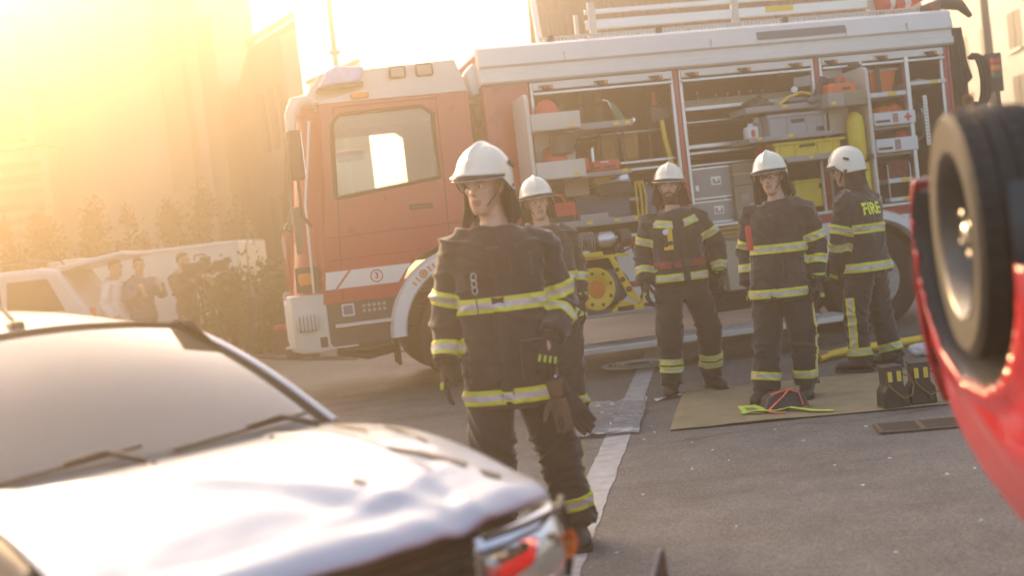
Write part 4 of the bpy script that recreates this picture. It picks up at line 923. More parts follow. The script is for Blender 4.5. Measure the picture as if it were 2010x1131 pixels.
for k, (s, w2, lb) in enumerate(((1.26, .105, 'ochre pack with black straps, nearer the chainsaw, above the red tool case'), (1.50, .09, 'ochre pack with black strap, nearer the tool handles, under the shelf'))):
    t = item('ochre_pack', lb, 'pack', s, .12, 2.06, 0, 'ochre packs hanging in the left locker')
    mb = MB(); mb.box(-w2, w2, 0, .2, 0, .29); mb.build('bag', 'bag_brown', t, bevel=.04, seg=3)
    for x in ((-w2 + .02, w2 - .02) if k == 0 else (-w2 + .015,)):
        mb = MB(); mb.box(x - .012, x + .012, -.012, .0, -.01, .30); mb.build('strap', 'black_plastic', t)
for k, (s, d, r_, h, m_, lb) in enumerate(((.92, .45, .07, .36, 'brown_cloth', 'wide brown roll of fabric hose upright at the back left of the locker'), (1.08, .35, .045, .38, 'brown_cloth', 'slim brown fabric roll standing at the middle of the top tray'), (1.22, .2, .05, .34, 'brown_cloth', 'brown fabric roll standing right beside the green nozzle'))):
    t = item('hose_roll', lb, 'hose roll', s, d, 2.45)
    mb = MB(); mb.lathe((0, 0, 0), (0, 0, 1), [(0, r_), (h, r_ * .95), (h + .01, r_ * .6)], 14); mb.build('roll', m_, t)
    mb = MB(); mb.lathe((0, 0, h * .6), (0, 0, 1), [(0, r_ + .004), (.03, r_ + .004)], 14); mb.build('tie', 'black_plastic', t)
t = item('green_nozzle', 'green nozzle with wire bail leaning on the right end of the top tray', 'nozzle', 1.31, -.05, 2.45)
mb = MB(); mb.lathe((.06, 0, 0), (-.45, 0, 1), [(0, .055), (.16, .04), (.20, .03), (.22, .03)], 14); mb.build('cone', 'green_plastic', t)
mb = MB(); mb.tube([(-.02, -.02, .12), (-.06, -.02, .22), (-.12, -.02, .24)], .008, 5); mb.build('bail', 'steel', t)
for i, s in enumerate((1.41, 1.53)):
    mb = MB(); mb.lathe((0, 0, 0), (0, -1, 0), [(0, .03), (.06, .03), (.07, .02)], 12); o = at(mb.build('pipe_coupling', 'steel'), s, .1, 2.47); tag(o, ['shiny pipe coupling close beside the green nozzle tray', 'shiny pipe coupling further right towards the axe handles'][i], 'coupling', 'pipe couplings in the left locker')
t = item('yellow_handled_axe', 'axe with yellow handle hanging beside the first locker pillar', 'axe', 1.86, .08, 1.90)
mb = MB(); mb.tube([(-.02, 0, .60), (.0, 0, .35), (.04, 0, .1), (.045, 0, -.1)], [(.018, .026)] * 2 + [(.022, .028)] * 2, 8); mb.build('handle', 'yellow', t)
mb = MB(); mb.prism([(-.13, -.02, .52), (.07, -.02, .56), (.09, -.02, .66), (-.03, -.02, .66), (-.13, -.02, .70)], (0, .045, 0)); mb.build('head', 'dark_metal', t, bevel=.006)
for i, (s, d, h, m_, lb) in enumerate(((1.92, .3, .9, 'dark_metal', 'black crowbar standing behind the yellow handled axe'), (1.80, .4, .75, 'bag_brown', 'brown shovel handle standing left of the yellow handled axe'), (1.95, .45, 1.1, 'black_plastic', 'long black pike handle right at the first locker pillar'))):
    mb = MB(); mb.tube([(0, 0, 0), (.01, 0, h)], [.018, .014], 8); mb.tube([(.01, 0, h), (.05, -.02, h + .05), (.09, -.02, h + .02)], [.014, .018, .006], 7); tag(at(mb.build('long_tool', m_), s, d, 1.70), lb, 'tool')
t = item('pink_flare_tube', 'pale red signal tube hanging high beside the first locker pillar', 'tube', 1.84, .25, 2.62); mb = MB(); mb.lathe((0, 0, 0), (0, 0, 1), [(0, .025), (.12, .025), (.13, .015)], 10); mb.build('tube', 'safety_red', t); mb = MB(); mb.box(-.03, .03, .0, .04, .05, .07); mb.build('clip', 'dark_metal', t)
t = item('yellow_box', 'flat yellow box under the second tray of the left locker', 'box', 1.12, .0, 1.86); mb = MB(); mb.box(-.085, .085, 0, .18, 0, .08); mb.build('body', 'yellow', t, bevel=.01); mb = MB(); mb.box(-.09, .09, -.004, .184, .055, .075); mb.build('lid', 'yellow', t)
t = item('folded_cover', 'black folded cover with a pale edge lying over the blue box', 'cover', 1.22, .05, 1.70)
mb = MB(); mb.prism([(-.20, -.05, .13), (-.12, -.05, .02), (.22, -.05, .03), (.22, -.05, .15), (.0, -.05, .17)], (0, .3, 0)); mb.build('cover', 'black_plastic', t, bevel=.015)
mb = MB(); mb.prism([(-.16, -.06, .15), (.0, -.06, .18), (.2, -.06, .17), (.0, -.06, .165)], (0, .1, 0)); mb.build('edge', 'white_plastic', t)
t = item('metal_sheet', 'bright bent metal sheet leaning above the black folded cover', 'metal sheet', 1.32, .05, 1.87); mb = MB(); mb.prism([(-.1, 0, 0), (.1, 0, .01), (.09, .02, .11), (-.11, .02, .06)], (0, .008, 0)); mb.build('sheet', 'aluminium', t); mb = MB(); mb.box(-.11, .11, .0, .012, -.012, .0); mb.build('foot', 'aluminium', t)
t = item('red_generator_case', 'red plastic carry case with handle on a low tray behind the half hidden firefighter', 'carry case', .60, -.2, 1.51)
mb = MB(); mb.box(-.15, .15, -.08, .12, .0, .20); mb.build('body', 'safety_red', t, bevel=.03, seg=2)
mb = MB(); mb.tube([(-.11, .02, .19), (-.09, .02, .275), (.03, .02, .275), (.06, .02, .19)], .02, 8); mb.build('handle', 'safety_red', t)
mb = MB(); mb.box(-.12, .12, -.09, -.08, .0, .06); mb.build('base', 'black_plastic', t)
t = item('blue_crate', 'large dark blue grey crate in the lower part of the left locker', 'crate', 1.14, .12, 1.50)
mb = MB(); mb.box(-.29, .29, 0, .4, 0, .25); mb.build('body', 'blue_grey', t, bevel=.015)
mb = MB(); mb.box(-.31, .31, -.02, .42, .225, .26); mb.build('rim', 'blue_grey', t, bevel=.008); mb = MB(); mb.prism([(-.0, -.03, .0), (.28, -.03, -.05), (.3, -.03, -.03), (.02, -.03, .02)], (0, .02, 0)); mb.build('brace', 'grey_metal', t)
t = item('yellow_hose_coil', 'thin yellow air hose hanging in loops right of the blue crate', 'hose', 1.50, .02, 1.40)
for k in range(2):
    mb = MB(); x = -.03 + .05 * k; mb.tube([(x, 0, .0), (x - .01, -.02, .25), (x + .0, 0, .44), (x + .03, .02, .45), (x + .05, .0, .3), (x + .03, .0, .05)], .010, 6); mb.build('loop', 'yellow', t)
t = item('blue_cylinder', 'dark blue gas cylinder standing behind the bearded firefighter', 'gas cylinder', 1.64, .2, 1.33); mb = MB(); mb.lathe((0, 0, 0), (0, 0, 1), [(0, .085), (.38, .085), (.45, .05), (.47, .025)], 18); mb.build('cylinder', 'blue_grey', t); mb = MB(); mb.lathe((0, 0, .47), (0, 0, 1), [(0, .02), (.05, .03), (.06, .01)], 10); mb.build('valve', 'steel', t)
# motor pump unit on the pulled-out slide
t = item('motor_pump', 'dark metal motor pump on a yellow frame pulled out of the lower locker', 'motor pump', .86, -.45, .60)
mb = MB(); mb.box(-.30, .45, -.30, .45, -.03, .0); mb.build('slide', 'grey_metal', t, bevel=.006)
rg = random.Random(4)
mb = MB(); mb.lathe((-.22, 0, .68), (1, 0, 0), [(0, .08), (.05, .10), (.22, .10), (.26, .07), (.32, .07), (.34, .05)], 16); mb.build('engine_block', 'dark_metal', t)
mb = MB(); mb.lathe((-.02, -.12, .70), (1, 0, 0), [(0, .05), (.03, .075), (.14, .075), (.17, .05)], 16); mb.build('pump_head', 'aluminium', t)
for k in range(7):
    mb = MB(); mb.lathe((-.20 + k * .025, .0, .68), (1, 0, 0), [(0, .115), (.008, .115)], 16); mb.build('cooling_fin', 'grey_metal', t)
for k in range(9):
    x, z = rg.uniform(-.24, .26), rg.uniform(.56, .80); mb = MB(); mb.box(x - .03, x + .03, rg.uniform(-.18, -.12), .0, z - .025, z + .025); mb.build('fitting', ['dark_metal', 'aluminium', 'black_plastic'][k % 3], t, bevel=.008)
mb = MB(); mb.lathe((.20, -.12, .70), (1, 0, 0), [(0, .06), (.02, .08), (.10, .08), (.11, .06)], 14); mb.build('flywheel_cover', 'dark_metal', t)
mb = MB(); mb.box(-.28, .0, -.2, -.16, .545, .59); mb.box(-.24, .26, -.16, -.12, .52, .55); mb.box(-.27, -.24, -.2, -.16, .0, .545); mb.build('frame', 'yellow', t, bevel=.006)
for x0, x1, z1 in ((.06, .30, .53),):
    mb = MB(); mb.prism([(.05, -.2, .53), (.10, -.2, .53), (.34, -.2, .03), (.24, -.2, .10), (.19, -.2, .16)], (0, .03, 0)); br = mb.build('bracket', 'yellow', t, bevel=.004)
    for (cx, cz, r_) in ((.12, .40, .020), (.165, .30, .026), (.215, .20, .030)):
        mb = MB(); mb.lathe((cx, -.203, cz), (0, 1, 0), [(0, r_), (.003, r_)], 16); mb.build('hole', 'black_plastic', br)
mb = MB(); mb.prism([(.0, -.22, -.0), (.14, -.22, .10), (.30, -.22, .04), (.36, -.22, .10), (.34, -.22, .0)], (0, .1, 0)); mb.build('foot', 'yellow', t, bevel=.006)
mb = MB(); mb.box(.08, .24, -.225, -.22, .0, .045); mb.build('foot_step', 'black_plastic', t)
rl = MB(); rl.lathe((-.12, -.27, .24), (.28, -1, 0), [(-.10, .20), (.0, .205), (.012, .20), (.012, .115), (.004, .105), (.004, .0)], 32); wl = rl.build('hose_reel', 'yellow', t)
ax = Vector((.28, -1, 0)).normalized(); u_ = ax.orthogonal().normalized(); v_ = ax.cross(u_)
for k in range(8):
    a = k * pi / 4 + .3; p = Vector((-.12, -.27, .24)) + ax * .0135 + (u_ * cos(a) + v_ * sin(a)) * .158; mb = MB(); mb.lathe(p, ax, [(0, .017), (.002, .017)], 8); mb.build('hole', 'black_plastic', wl)
mb = MB(); mb.lathe(Vector((-.12, -.27, .24)) + ax * .006, ax, [(0, .09), (.004, .088)], 20); mb.build('hub', 'orange_lens', wl)
mb = MB()
for k in range(7): mb.tube([(-.06 + .155 * cos(a) + .03 * k, -.20 + .03 * k, .24 + .155 * sin(a)) for a in [i * 2 * pi / 18 for i in range(19)]], .014, 6)
mb.build('wound_hose', 'blue_grey', wl)
mb = MB(); mb.tube([(.20, -.1, .55), (.32, -.12, .60), (.36, -.14, .40), (.37, -.15, .15), (.34, -.16, .10)], .014, 7); mb.build('drain_hose', 'black_rubber', t)

# --- bay B
for i in range(6):
    mb = MB(); x = [.0, .18, .31, .44, .57, .70][i]; mb.tube([(0, 0, 0), (-.03 if i == 0 else .0, -.02, .07 if i else .10)], .008, 6); mb.sphere((-.03 if i == 0 else 0, -.02, .075 if i else .105), .018, 6)
    tag(at(mb.build('socket_wrench', 'steel'), 2.34 + x, .25, 2.60), ['leaning steel wrench with the brightest knob, nearest the first pillar on the tool board', 'steel socket wrench right beside the leaning one on the tool board', 'third steel socket wrench from the first pillar on the tool board', 'fourth steel socket wrench from the first pillar on the tool board', 'steel socket wrench just left of the black bag, behind it on the tool board', 'last steel socket wrench on the tool board, half behind the black bag'][i], 'wrench', 'socket wrenches on the upper tool board')
for i, (z0, h, lb) in enumerate(((1.585, .33, 'silver metal case with a recessed handle, the upper one of two'), (1.33, .24, 'silver metal case with a recessed handle, the lower one of two'))):
    t = item('metal_case', lb, 'metal case', 2.32, .08, z0, 0, 'metal cases stacked beside the first pillar')
    mb = MB(); mb.box(-.22, .22, 0, .5, 0, h); mb.build('body', 'grey_metal', t, bevel=.012)
    mb = MB(); zc = h * .55; xc = .04; mb.box(xc - .055, xc + .055, -.006, 0, zc - .045, zc + .045); pl_ = mb.build('handle_plate', 'aluminium', t, bevel=.004)
    mb = MB(); mb.tube([(xc - .03, -.01, zc + .02), (xc - .025, -.03, zc - .02), (xc + .025, -.03, zc - .02), (xc + .03, -.01, zc + .02)], .008, 6); mb.build('handle', 'steel', pl_)
    mb = MB(); mb.box(-.19, -.155, -.006, 0, zc - .09, zc - .03); mb.build('clasp', 'aluminium', t)
    mb = MB(); mb.box(-.225, .225, -.004, .505, -.0, .02); mb.box(-.225, .225, -.004, .505, h - .02, h); mb.build('edge_trim', 'aluminium', t)
t = item('brown_carton', 'plain brown carton above the grey carton right of the metal cases', 'carton', 2.635, .0, 1.69); mb = MB(); mb.box(-.11, .11, 0, .3, 0, .23); mb.build('body', 'cardboard', t, bevel=.006); mb = MB(); mb.box(-.112, .112, -.002, .302, .11, .125); mb.build('tape', 'beige_box', t)
t = item('grey_carton', 'grey brown carton standing under the plain brown carton', 'carton', 2.625, .0, 1.33); mb = MB(); mb.box(-.105, .105, 0, .3, 0, .355); mb.build('body', 'cardboard', t, bevel=.006); mb = MB(); mb.box(-.03, .05, -.003, 0, .2, .27); mb.build('label', 'grey_metal', t)
for i, (z, tilt, lb) in enumerate(((1.25, .05, 'orange brown wooden board, top one between bearded man and man in glasses'), (1.205, .03, 'orange brown wooden board, second one under the top board'), (1.165, .0, 'orange brown wooden board, lowest one resting on the beige bin'))):
    mb = MB(); mb.box(-.17, .17, -.08, .25, 0, .034); o = mb.build('wooden_board', 'wood', bevel=.005); at(o, 2.41 + .02 * i, -.1, z); o.rotation_euler = (0, -tilt, YAW); tag(o, lb, 'board', 'wooden boards on the beige bin')
t = item('wedge_block', 'small ribbed orange wooden wedge beside the boards', 'wedge', 2.50, -.22, 1.17); mb = MB()
mb.prism([(-.06, 0, 0), (.06, 0, 0), (.06, 0, .09), (-.06, 0, .06)], (0, .1, 0)); mb.build('wedge', 'wood', t)
for k in range(5): mb = MB(); mb.box(-.05 + k * .022, -.042 + k * .022, -.004, 0, .005, .055); mb.build('rib', 'wood', t)
t = item('beige_bin', 'beige bin with lid standing in the lower locker between two firefighters', 'bin', 2.45, -.12, .62); mb = MB(); mb.loft([[(-.14, 0, 0), (.14, 0, 0), (.14, .3, 0), (-.14, .3, 0)], [(-.165, -.02, .52), (.165, -.02, .52), (.165, .32, .52), (-.165, .32, .52)]]); mb.build('body', 'beige_box', t, bevel=.01); mb = MB(); mb.box(-.18, .18, -.035, .335, .52, .545); mb.build('lid', 'beige_box', t, bevel=.008)
# rack top tray
t = item('black_bag', 'slumped black bag at the left end of the rack top tray', 'bag', 2.80, -.15, 2.41)
mb = MB(); mb.sphere((0, 0, .06), (.17, .12, .085), 12); me = remesh(mb, .015, 1, lambda c, n: n * .018 * noise.noise(c * 14)); o = link_mesh('bag', me, 'black_plastic', t)
mb = MB(); mb.tube([(-.1, -.05, .10), (-.02, -.07, .16), (.08, -.05, .11)], [(.015, .004)] * 3, 6); mb.build('strap', 'dark_metal', t)
t = item('yellow_rope', 'bundle of yellow rope on the rack top tray', 'rope', 3.17, -.15, 2.43)
rg = random.Random(9)
for k in range(5):
    mb = MB(); mb.tube([(-.19 + .05 * rg.random(), -.1 + .04 * k, .02 + .02 * rg.random()), (-.08, -.1 + .04 * k, .08 + .03 * rg.random()), (.08, -.09 + .04 * k, .11 + .03 * rg.random()), (.2, -.08 + .03 * k, .10 + .03 * rg.random())], .013, 6); mb.build('strand', ['yellow', 'label_yellow', 'grey_metal', 'yellow', 'green_plastic'][k], t)
t = item('work_glove', 'dark teal work glove draped over the edge of the rack top tray', 'glove', 3.31, -.36, 2.43); mb = MB(); mb.sphere((0, 0, .03), (.055, .03, .04), 8)
for k in range(4): mb.tube([(.02 + .015 * k, 0, .03), (.06 + .012 * k, -.01, .07 - .02 * k), (.09 + .01 * k, -.01, .08 - .03 * k)], .012, 6)
o = link_mesh('glove', remesh(mb, .008, 2), 'label_grey', t)
t = item('torch', 'small torch with bright round lens on the rack top tray', 'torch', 3.25, -.1, 2.60); mb = MB(); mb.lathe((0, 0, 0), (-.5, -1, .2), [(-.14, .02), (-.02, .022), (.0, .038), (.03, .04)], 14); mb.build('body', 'dark_metal', t); mb = MB(); mb.lathe((-.0155, -.031, .006), (-.5, -1, .2), [(0, .036), (.004, .03)], 14); mb.build('lens', 'white_plastic', t)
t = item('strut_tool', 'black strut with pale strap leaning against the orange jerrycan', 'strut', 3.48, -.25, 2.44); mb = MB(); mb.tube([(-.09, 0, .02), (.06, .05, .24)], [.045, .05], 10); mb.build('strut', 'black_plastic', t); mb = MB(); mb.tube([(.0, -.05, .03), (.09, -.03, .22)], [(.015, .005)] * 2, 6); mb.build('strap', 'grey_crate', t)
t = item('orange_jerrycan', 'orange jerrycan with black cap on the right end of the rack top tray', 'jerrycan', 3.62, -.35, 2.38)
mb = MB(); mb.box(-.155, .155, -.08, .08, 0, .225); mb.build('can', 'orange', t, bevel=.03, seg=3)
mb = MB(); mb.tube([(-.02, 0, .21), (-.015, 0, .28), (.06, 0, .28), (.08, 0, .21)], .016, 8); mb.build('handle', 'orange', t)
mb = MB(); mb.lathe((-.085, 0, .22), (0, 0, 1), [(0, .04), (.06, .04), (.065, .03)], 14); mb.build('cap', 'black_plastic', t)
mb = MB(); mb.box(.0, .075, -.086, -.08, .15, .175); mb.build('label', 'black_plastic', t)
t = item('hand_axe', 'hatchet hanging by its head at the top of the swing rack', 'hatchet', 3.92, -.15, 2.60); mb = MB(); mb.tube([(-.05, 0, -.02), (-.01, 0, .2)], [(.016, .022)] * 2, 8); mb.build('handle', 'black_plastic', t); mb = MB(); mb.prism([(-.08, -.015, .19), (.06, -.015, .17), (.08, -.015, .20), (-.05, -.015, .23)], (0, .03, 0)); mb.build('head', 'dark_metal', t)
t = item('grey_crate', 'ribbed grey plastic crate on the middle tray of the swing rack', 'crate', 3.155, -.3, 2.105)
mb = MB(); mb.box(-.32, .32, 0, .36, 0, .245); mb.build('body', 'grey_crate', t, bevel=.012)
mb = MB(); mb.box(-.335, .335, -.015, .375, .215, .25); mb.build('rim', 'grey_crate', t, bevel=.006)
for x in (-.30, -.11, .1, .29): mb = MB(); mb.box(x - .01, x + .01, -.012, 0, .01, .215); mb.build('rib', 'grey_crate', t)
mb = MB(); mb.box(-.07, .07, -.008, 0, .15, .19); mb.build('handle_slot', 'black_plastic', t)
mb = MB(); mb.box(.2, .27, -.014, -.0, .05, .09); mb.build('label', 'black_plastic', t)
t = item('white_canister', 'small white canister with a red mark left of the grey crate', 'canister', 2.67, -.28, 2.105); mb = MB(); mb.box(-.07, .07, 0, .12, 0, .16); mb.build('body', 'white_plastic', t, bevel=.03, seg=2); mb = MB(); mb.lathe((0, .06, .16), (0, 0, 1), [(0, .03), (.03, .03)], 10); mb.build('cap', 'white_plastic', t); mb = MB(); mb.box(-.02, .02, -.003, 0, .05, .12); mb.build('mark', 'safety_red', t)
t = item('grey_canister', 'grey canister standing between white canister and grey crate', 'canister', 2.79, -.18, 2.105); mb = MB(); mb.box(-.05, .05, 0, .12, 0, .2); mb.build('body', 'grey_metal', t, bevel=.02, seg=2); mb = MB(); mb.lathe((0, .06, .2), (0, 0, 1), [(0, .04), (.05, .035), (.06, .01)], 10); mb.build('cap', 'white_plastic', t)
t = item('long_yellow_crate', 'long flat yellow crate on the lowest tray of the swing rack', 'crate', 3.23, -.32, 1.885)
mb = MB(); mb.box(-.36, .36, 0, .36, 0, .17); mb.build('body', 'crate_yellow', t, bevel=.01); mb = MB(); mb.box(-.385, .42, -.02, .38, .15, .18); mb.build('rim', 'crate_yellow', t, bevel=.006)
mb = MB(); mb.tube([(-.09, -.005, .12), (-.09, -.03, .13), (.06, -.03, .13), (.06, -.005, .12)], .01, 6); mb.build('handle', 'black_plastic', t)
for x in (-.3, -.14, .11, .28): mb = MB(); mb.box(x - .008, x + .008, -.01, 0, .01, .15); mb.build('rib', 'crate_yellow', t)
t = item('deep_yellow_crate', 'deep yellow crate behind the man in glasses', 'crate', 3.42, .02, 1.38); mb = MB(); mb.box(-.22, .22, 0, .36, 0, .29); mb.build('body', 'crate_yellow', t, bevel=.01); mb = MB(); mb.box(-.235, .235, -.015, .375, .26, .295); mb.build('rim', 'crate_yellow', t, bevel=.006); mb = MB(); mb.box(.05, .14, -.006, 0, .19, .24); mb.build('label', 'maroon_cloth', t); mb = MB(); mb.box(.1, .14, -.006, 0, .03, .12); mb.build('clasp', 'grey_metal', t)
t = item('red_knob_flask', 'small red flask with pointed top above the helmet of the man in glasses', 'flask', 2.82, -.1, 1.955); mb = MB(); mb.lathe((0, 0, 0), (0, 0, 1), [(0, .06), (.06, .075), (.10, .05), (.13, .015), (.15, .01)], 16); mb.build('flask', 'safety_red', t); mb = MB(); mb.lathe((0, 0, .15), (0, 0, 1), [(0, .012), (.02, .012)], 8); mb.build('tip', 'steel', t)
for i, (s, z, h, lb) in enumerate(((3.74, 1.80, .50, 'tall yellow breathing air cylinder clamped to the cream swing leaf'),)):
    t = item('air_cylinder', lb, 'air cylinder', s, -.38, z); mb = MB(); mb.lathe((0, 0, 0), (0, 0, 1), [(0, .08), (.02, .09), (h - .1, .09), (h - .04, .07), (h, .025)], 20); mb.build('cylinder', 'crate_yellow', t)
    mb = MB(); mb.lathe((0, 0, -.03), (0, 0, 1), [(0, .094), (.03, .094)], 20); mb.build('strap', 'maroon_cloth', t); mb = MB(); mb.lathe((.02, 0, -.40), (0, 0, 1), [(0, .07), (.02, .088), (.37, .088)], 20); mb.build('lower_cylinder', 'crate_yellow', t); mb = MB(); mb.box(.06, .13, -.1, -.06, .0, .05); mb.build('clamp', 'black_plastic', t)
# --- bay C
t = item('orange_tote', 'orange tote crate strapped down on the top shelf of the right locker', 'crate', 4.36, .1, 2.507); mb = MB(); mb.loft([[(-.13, 0, 0), (.10, 0, 0), (.10, .3, 0), (-.13, .3, 0)], [(-.16, -.02, .23), (.16, -.02, .23), (.16, .32, .23), (-.16, .32, .23)]]); mb.build('body', 'orange', t, bevel=.008)
mb = MB(); mb.box(-.18, .19, -.035, .335, .23, .255); mb.build('rim', 'cream_metal', t, bevel=.005); mb = MB(); mb.tube([(-.07, -.045, -.03), (-.08, -.045, .3)], [(.028, .006)] * 2, 6, up=(0, 1, 0)); mb.build('strap', 'black_plastic', t)
t = item('orange_cloth_bundle', 'crumpled orange cloth bundle in the drawer marked with a red cross', 'cloth bundle', 4.38, .12, 2.24); mb = MB(); mb.sphere((-.06, 0, .06), (.12, .08, .07), 10); mb.sphere((.09, 0, .07), (.10, .08, .08), 10); o = link_mesh('cloth', remesh(mb, .014, 1, lambda c, n: n * .025 * noise.noise(c * 13)), 'orange', t)
t = item('red_orange_pouch', 'rounded red orange pouch lying in the lower white drawer', 'pouch', 4.52, .08, 1.98); mb = MB(); mb.sphere((0, 0, .05), (.10, .08, .06), 10); mb.build('pouch', 'safety_red', t)
t = item('folded_maroon_blanket', 'folded maroon blanket on the small white shelf', 'blanket', 4.39, .0, 1.585); mb = MB()
for k in range(3): mb.box(-.12, .12, 0, .3, .062 * k, .062 * k + .058)
o = link_mesh('blanket', remesh(mb, .012, 3, lambda c, n: n * .02 * noise.noise(c * 14)), 'maroon_cloth', t)
t = item('small_meter', 'small pale meter standing on the lowest shelf of the right locker', 'meter', 4.18, .1, 1.325); mb = MB(); mb.box(-.07, .05, 0, .1, 0, .09); mb.build('case', 'beige_box', t, bevel=.008); mb = MB(); mb.box(.055, .075, -.01, .05, 0, .13); mb.build('probe', 'black_plastic', t)
t = item('suction_reel', 'shiny round steel reel edge standing in the right locker', 'reel', 4.74, .3, 1.92); mb = MB(); mb.lathe((0, 0, .25), (1, .25, 0), [(-.02, .24), (.0, .25), (.03, .25), (.05, .2), (.05, .05)], 28); mb.build('disc', 'steel', t); mb = MB(); mb.lathe((.06, .01, .25), (1, .25, 0), [(0, .06), (.04, .05)], 12); mb.build('hub', 'dark_metal', t)
mb = MB(); mb.tube([(-.09, 0, .0), (.0, 0, .02), (.09, 0, .0)], [(.03, .02)] * 3, 8); tag(at(mb.build('coiled_strap', 'beige_box'), 4.78, .1, 2.585), 'pale coiled strap on the high right shelf', 'strap')
# ================================================================== PEOPLE
def V(*a): return Vector(a)
def ringz(c, rx, ry, n=26, e=2.4, M=None):
    pts = []
    for i in range(n):
        a = 2 * pi * i / n; ca, sa = cos(a), sin(a)
        p = V((abs(ca) ** (2 / e)) * (1 if ca >= 0 else -1) * rx, (abs(sa) ** (2 / e)) * (1 if sa >= 0 else -1) * ry, 0)
        pts.append((M @ p if M else p) + Vector(c))
    return pts
def segdist(p, a, b):
    ab = b - a; t = max(0., min(1., (p - a).dot(ab) / max(ab.length_squared, 1e-9))); return (p - (a + ab * t)).length, t
def ridged(p): return 1 - abs(noise.noise(p)) * 2
def cut_band(me, sel, planes, mats_at, off, name, mats, parent):
    """a strip of cloth cut out of the garment's own surface; planes = [(point, normal)], kept where (x-p).n >= 0; mats_at(face centre) -> slot"""
    b = bmesh.new(); b.from_mesh(me)
    bad = [f for f in b.faces if not sel(f.calc_center_median())]
    bmesh.ops.delete(b, geom=bad, context='FACES')
    for p, nn in planes['keep']:
        bmesh.ops.bisect_plane(b, geom=b.verts[:] + b.edges[:] + b.faces[:], plane_co=p, plane_no=nn, clear_inner=True)
    for p, nn in planes.get('split', []):
        bmesh.ops.bisect_plane(b, geom=b.verts[:] + b.edges[:] + b.faces[:], plane_co=p, plane_no=nn)
    b.normal_update()
    if not b.faces: b.free(); return None
    vs = [(v, v.normal.copy()) for v in b.verts]
    for v, n_ in vs: v.co += n_ * off
    for f in b.faces: f.material_index = mats_at(f.calc_center_median())
    ed = [e for e in b.edges if e.is_boundary]
    r = bmesh.ops.extrude_edge_only(b, edges=ed); 
    nv = [g for g in r['geom'] if isinstance(g, bmesh.types.BMVert)]
    b.normal_update()
    for v in nv:
        # pull the rim back to the cloth
        d = sum((f.normal for f in v.link_faces), Vector())
    lookup = {}
    for v, n_ in vs: lookup[tuple(round(c, 5) for c in v.co)] = n_
    for v in nv:
        n_ = lookup.get(tuple(round(c, 5) for c in v.co))
        if n_: v.co -= n_ * (off + .003)
    m2 = bpy.data.meshes.new(name); b.to_mesh(m2); b.free()
    return link_mesh(name, m2, mats, parent)
def band_seg(me, axis_a, axis_b, t, w_, sel, off, parent, ys=(.3, .7), nrm=None, mats=('band_yellow', 'band_silver'), name='reflective_band', extra=()):
    ax = (axis_b - axis_a).normalized() if nrm is None else Vector(nrm).normalized(); c = axis_a + (axis_b - axis_a) * t
    h = w_ / 2
    keep = [(c - ax * h, ax), (c + ax * h, -ax)] + list(extra)
    y0, y1 = -h + w_ * ys[0], -h + w_ * ys[1]
    return cut_band(me, sel, {'keep': keep, 'split': [(c + ax * y0, ax), (c + ax * y1, ax)]},
                    lambda q: 1 if y0 <= (q - c).dot(ax) <= y1 else 0, off, name, list(mats), parent)

def make_head(M, skin, par_body_mb):
    """adds head and neck to the body builder; M maps head space (chin at 0, face towards -Y) to the person's space"""
    mb = par_body_mb
    H = [(-.012, -.050, .026, .030), (.004, -.040, .040, .050), (.03, -.020, .053, .074), (.06, -.008, .061, .086), (.09, .0, .066, .094), (.13, .004, .071, .098), (.17, .008, .074, .101), (.20, .008, .067, .092), (.222, .008, .046, .064), (.234, .008, .015, .02)]
    mb.loft([[M @ p for p in ringz((0, cy, z), rx, ry, 24, 2.1)] for z, cy, rx, ry in H])
    mb.loft([[M @ V(x, y, z) for x, y, z in r] for r in (
        [(-.009, -.082, .138), (.009, -.082, .138), (.007, -.098, .136), (-.007, -.098, .136)],
        [(-.012, -.084, .112), (.012, -.084, .112), (.008, -.110, .108), (-.008, -.110, .108)],
        [(-.020, -.082, .088), (.020, -.082, .088), (.011, -.124, .088), (-.011, -.124, .088)],
        [(-.018, -.080, .076), (.018, -.080, .076), (.009, -.110, .078), (-.009, -.110, .078)])])
    for s in (-1, 1):
        mb.add([], []); mb.tube([M @ V(s * .008, -.094, .146), M @ V(s * .030, -.092, .148), M @ V(s * .052, -.076, .143)], [.011, .013, .011], 8)
        mb.tube([M @ V(s * .070, .012, .075), M @ V(s * .079, .018, .105), M @ V(s * .080, .026, .135), M @ V(s * .072, .030, .14)], [.009, .016, .016, .008], 8)
        mb.tube([M @ V(s * .046, -.070, .095), M @ V(s * .056, -.045, .10)], [.016, .014], 8)
    mb.tube([M @ V(-.024, -.082, .052), M @ V(0, -.094, .054), M @ V(.024, -.082, .052)], [.006, .010, .006], 8)
    mb.tube([M @ V(-.022, -.080, .040), M @ V(0, -.092, .038), M @ V(.022, -.080, .040)], [.006, .011, .006], 8)
    mb.tube([M @ V(-.016, -.068, .006), M @ V(.016, -.068, .006)], [.018, .018], 8)
def finger(mb, base, d, n, s, ln, r, curl):
    p = [base]; dd = d.copy(); ax = s
    for k, f in enumerate((.0, .42, .32, .26)):
        if k == 0: continue
        dd = (Matrix.Rotation(curl * (.7 if k == 1 else 1.0), 3, ax) @ dd).normalized(); p.append(p[-1] + dd * ln * f)
    mb.tube([base - d * .015] + p, [r, r, r * .98, r * .92, r * .75], 8)
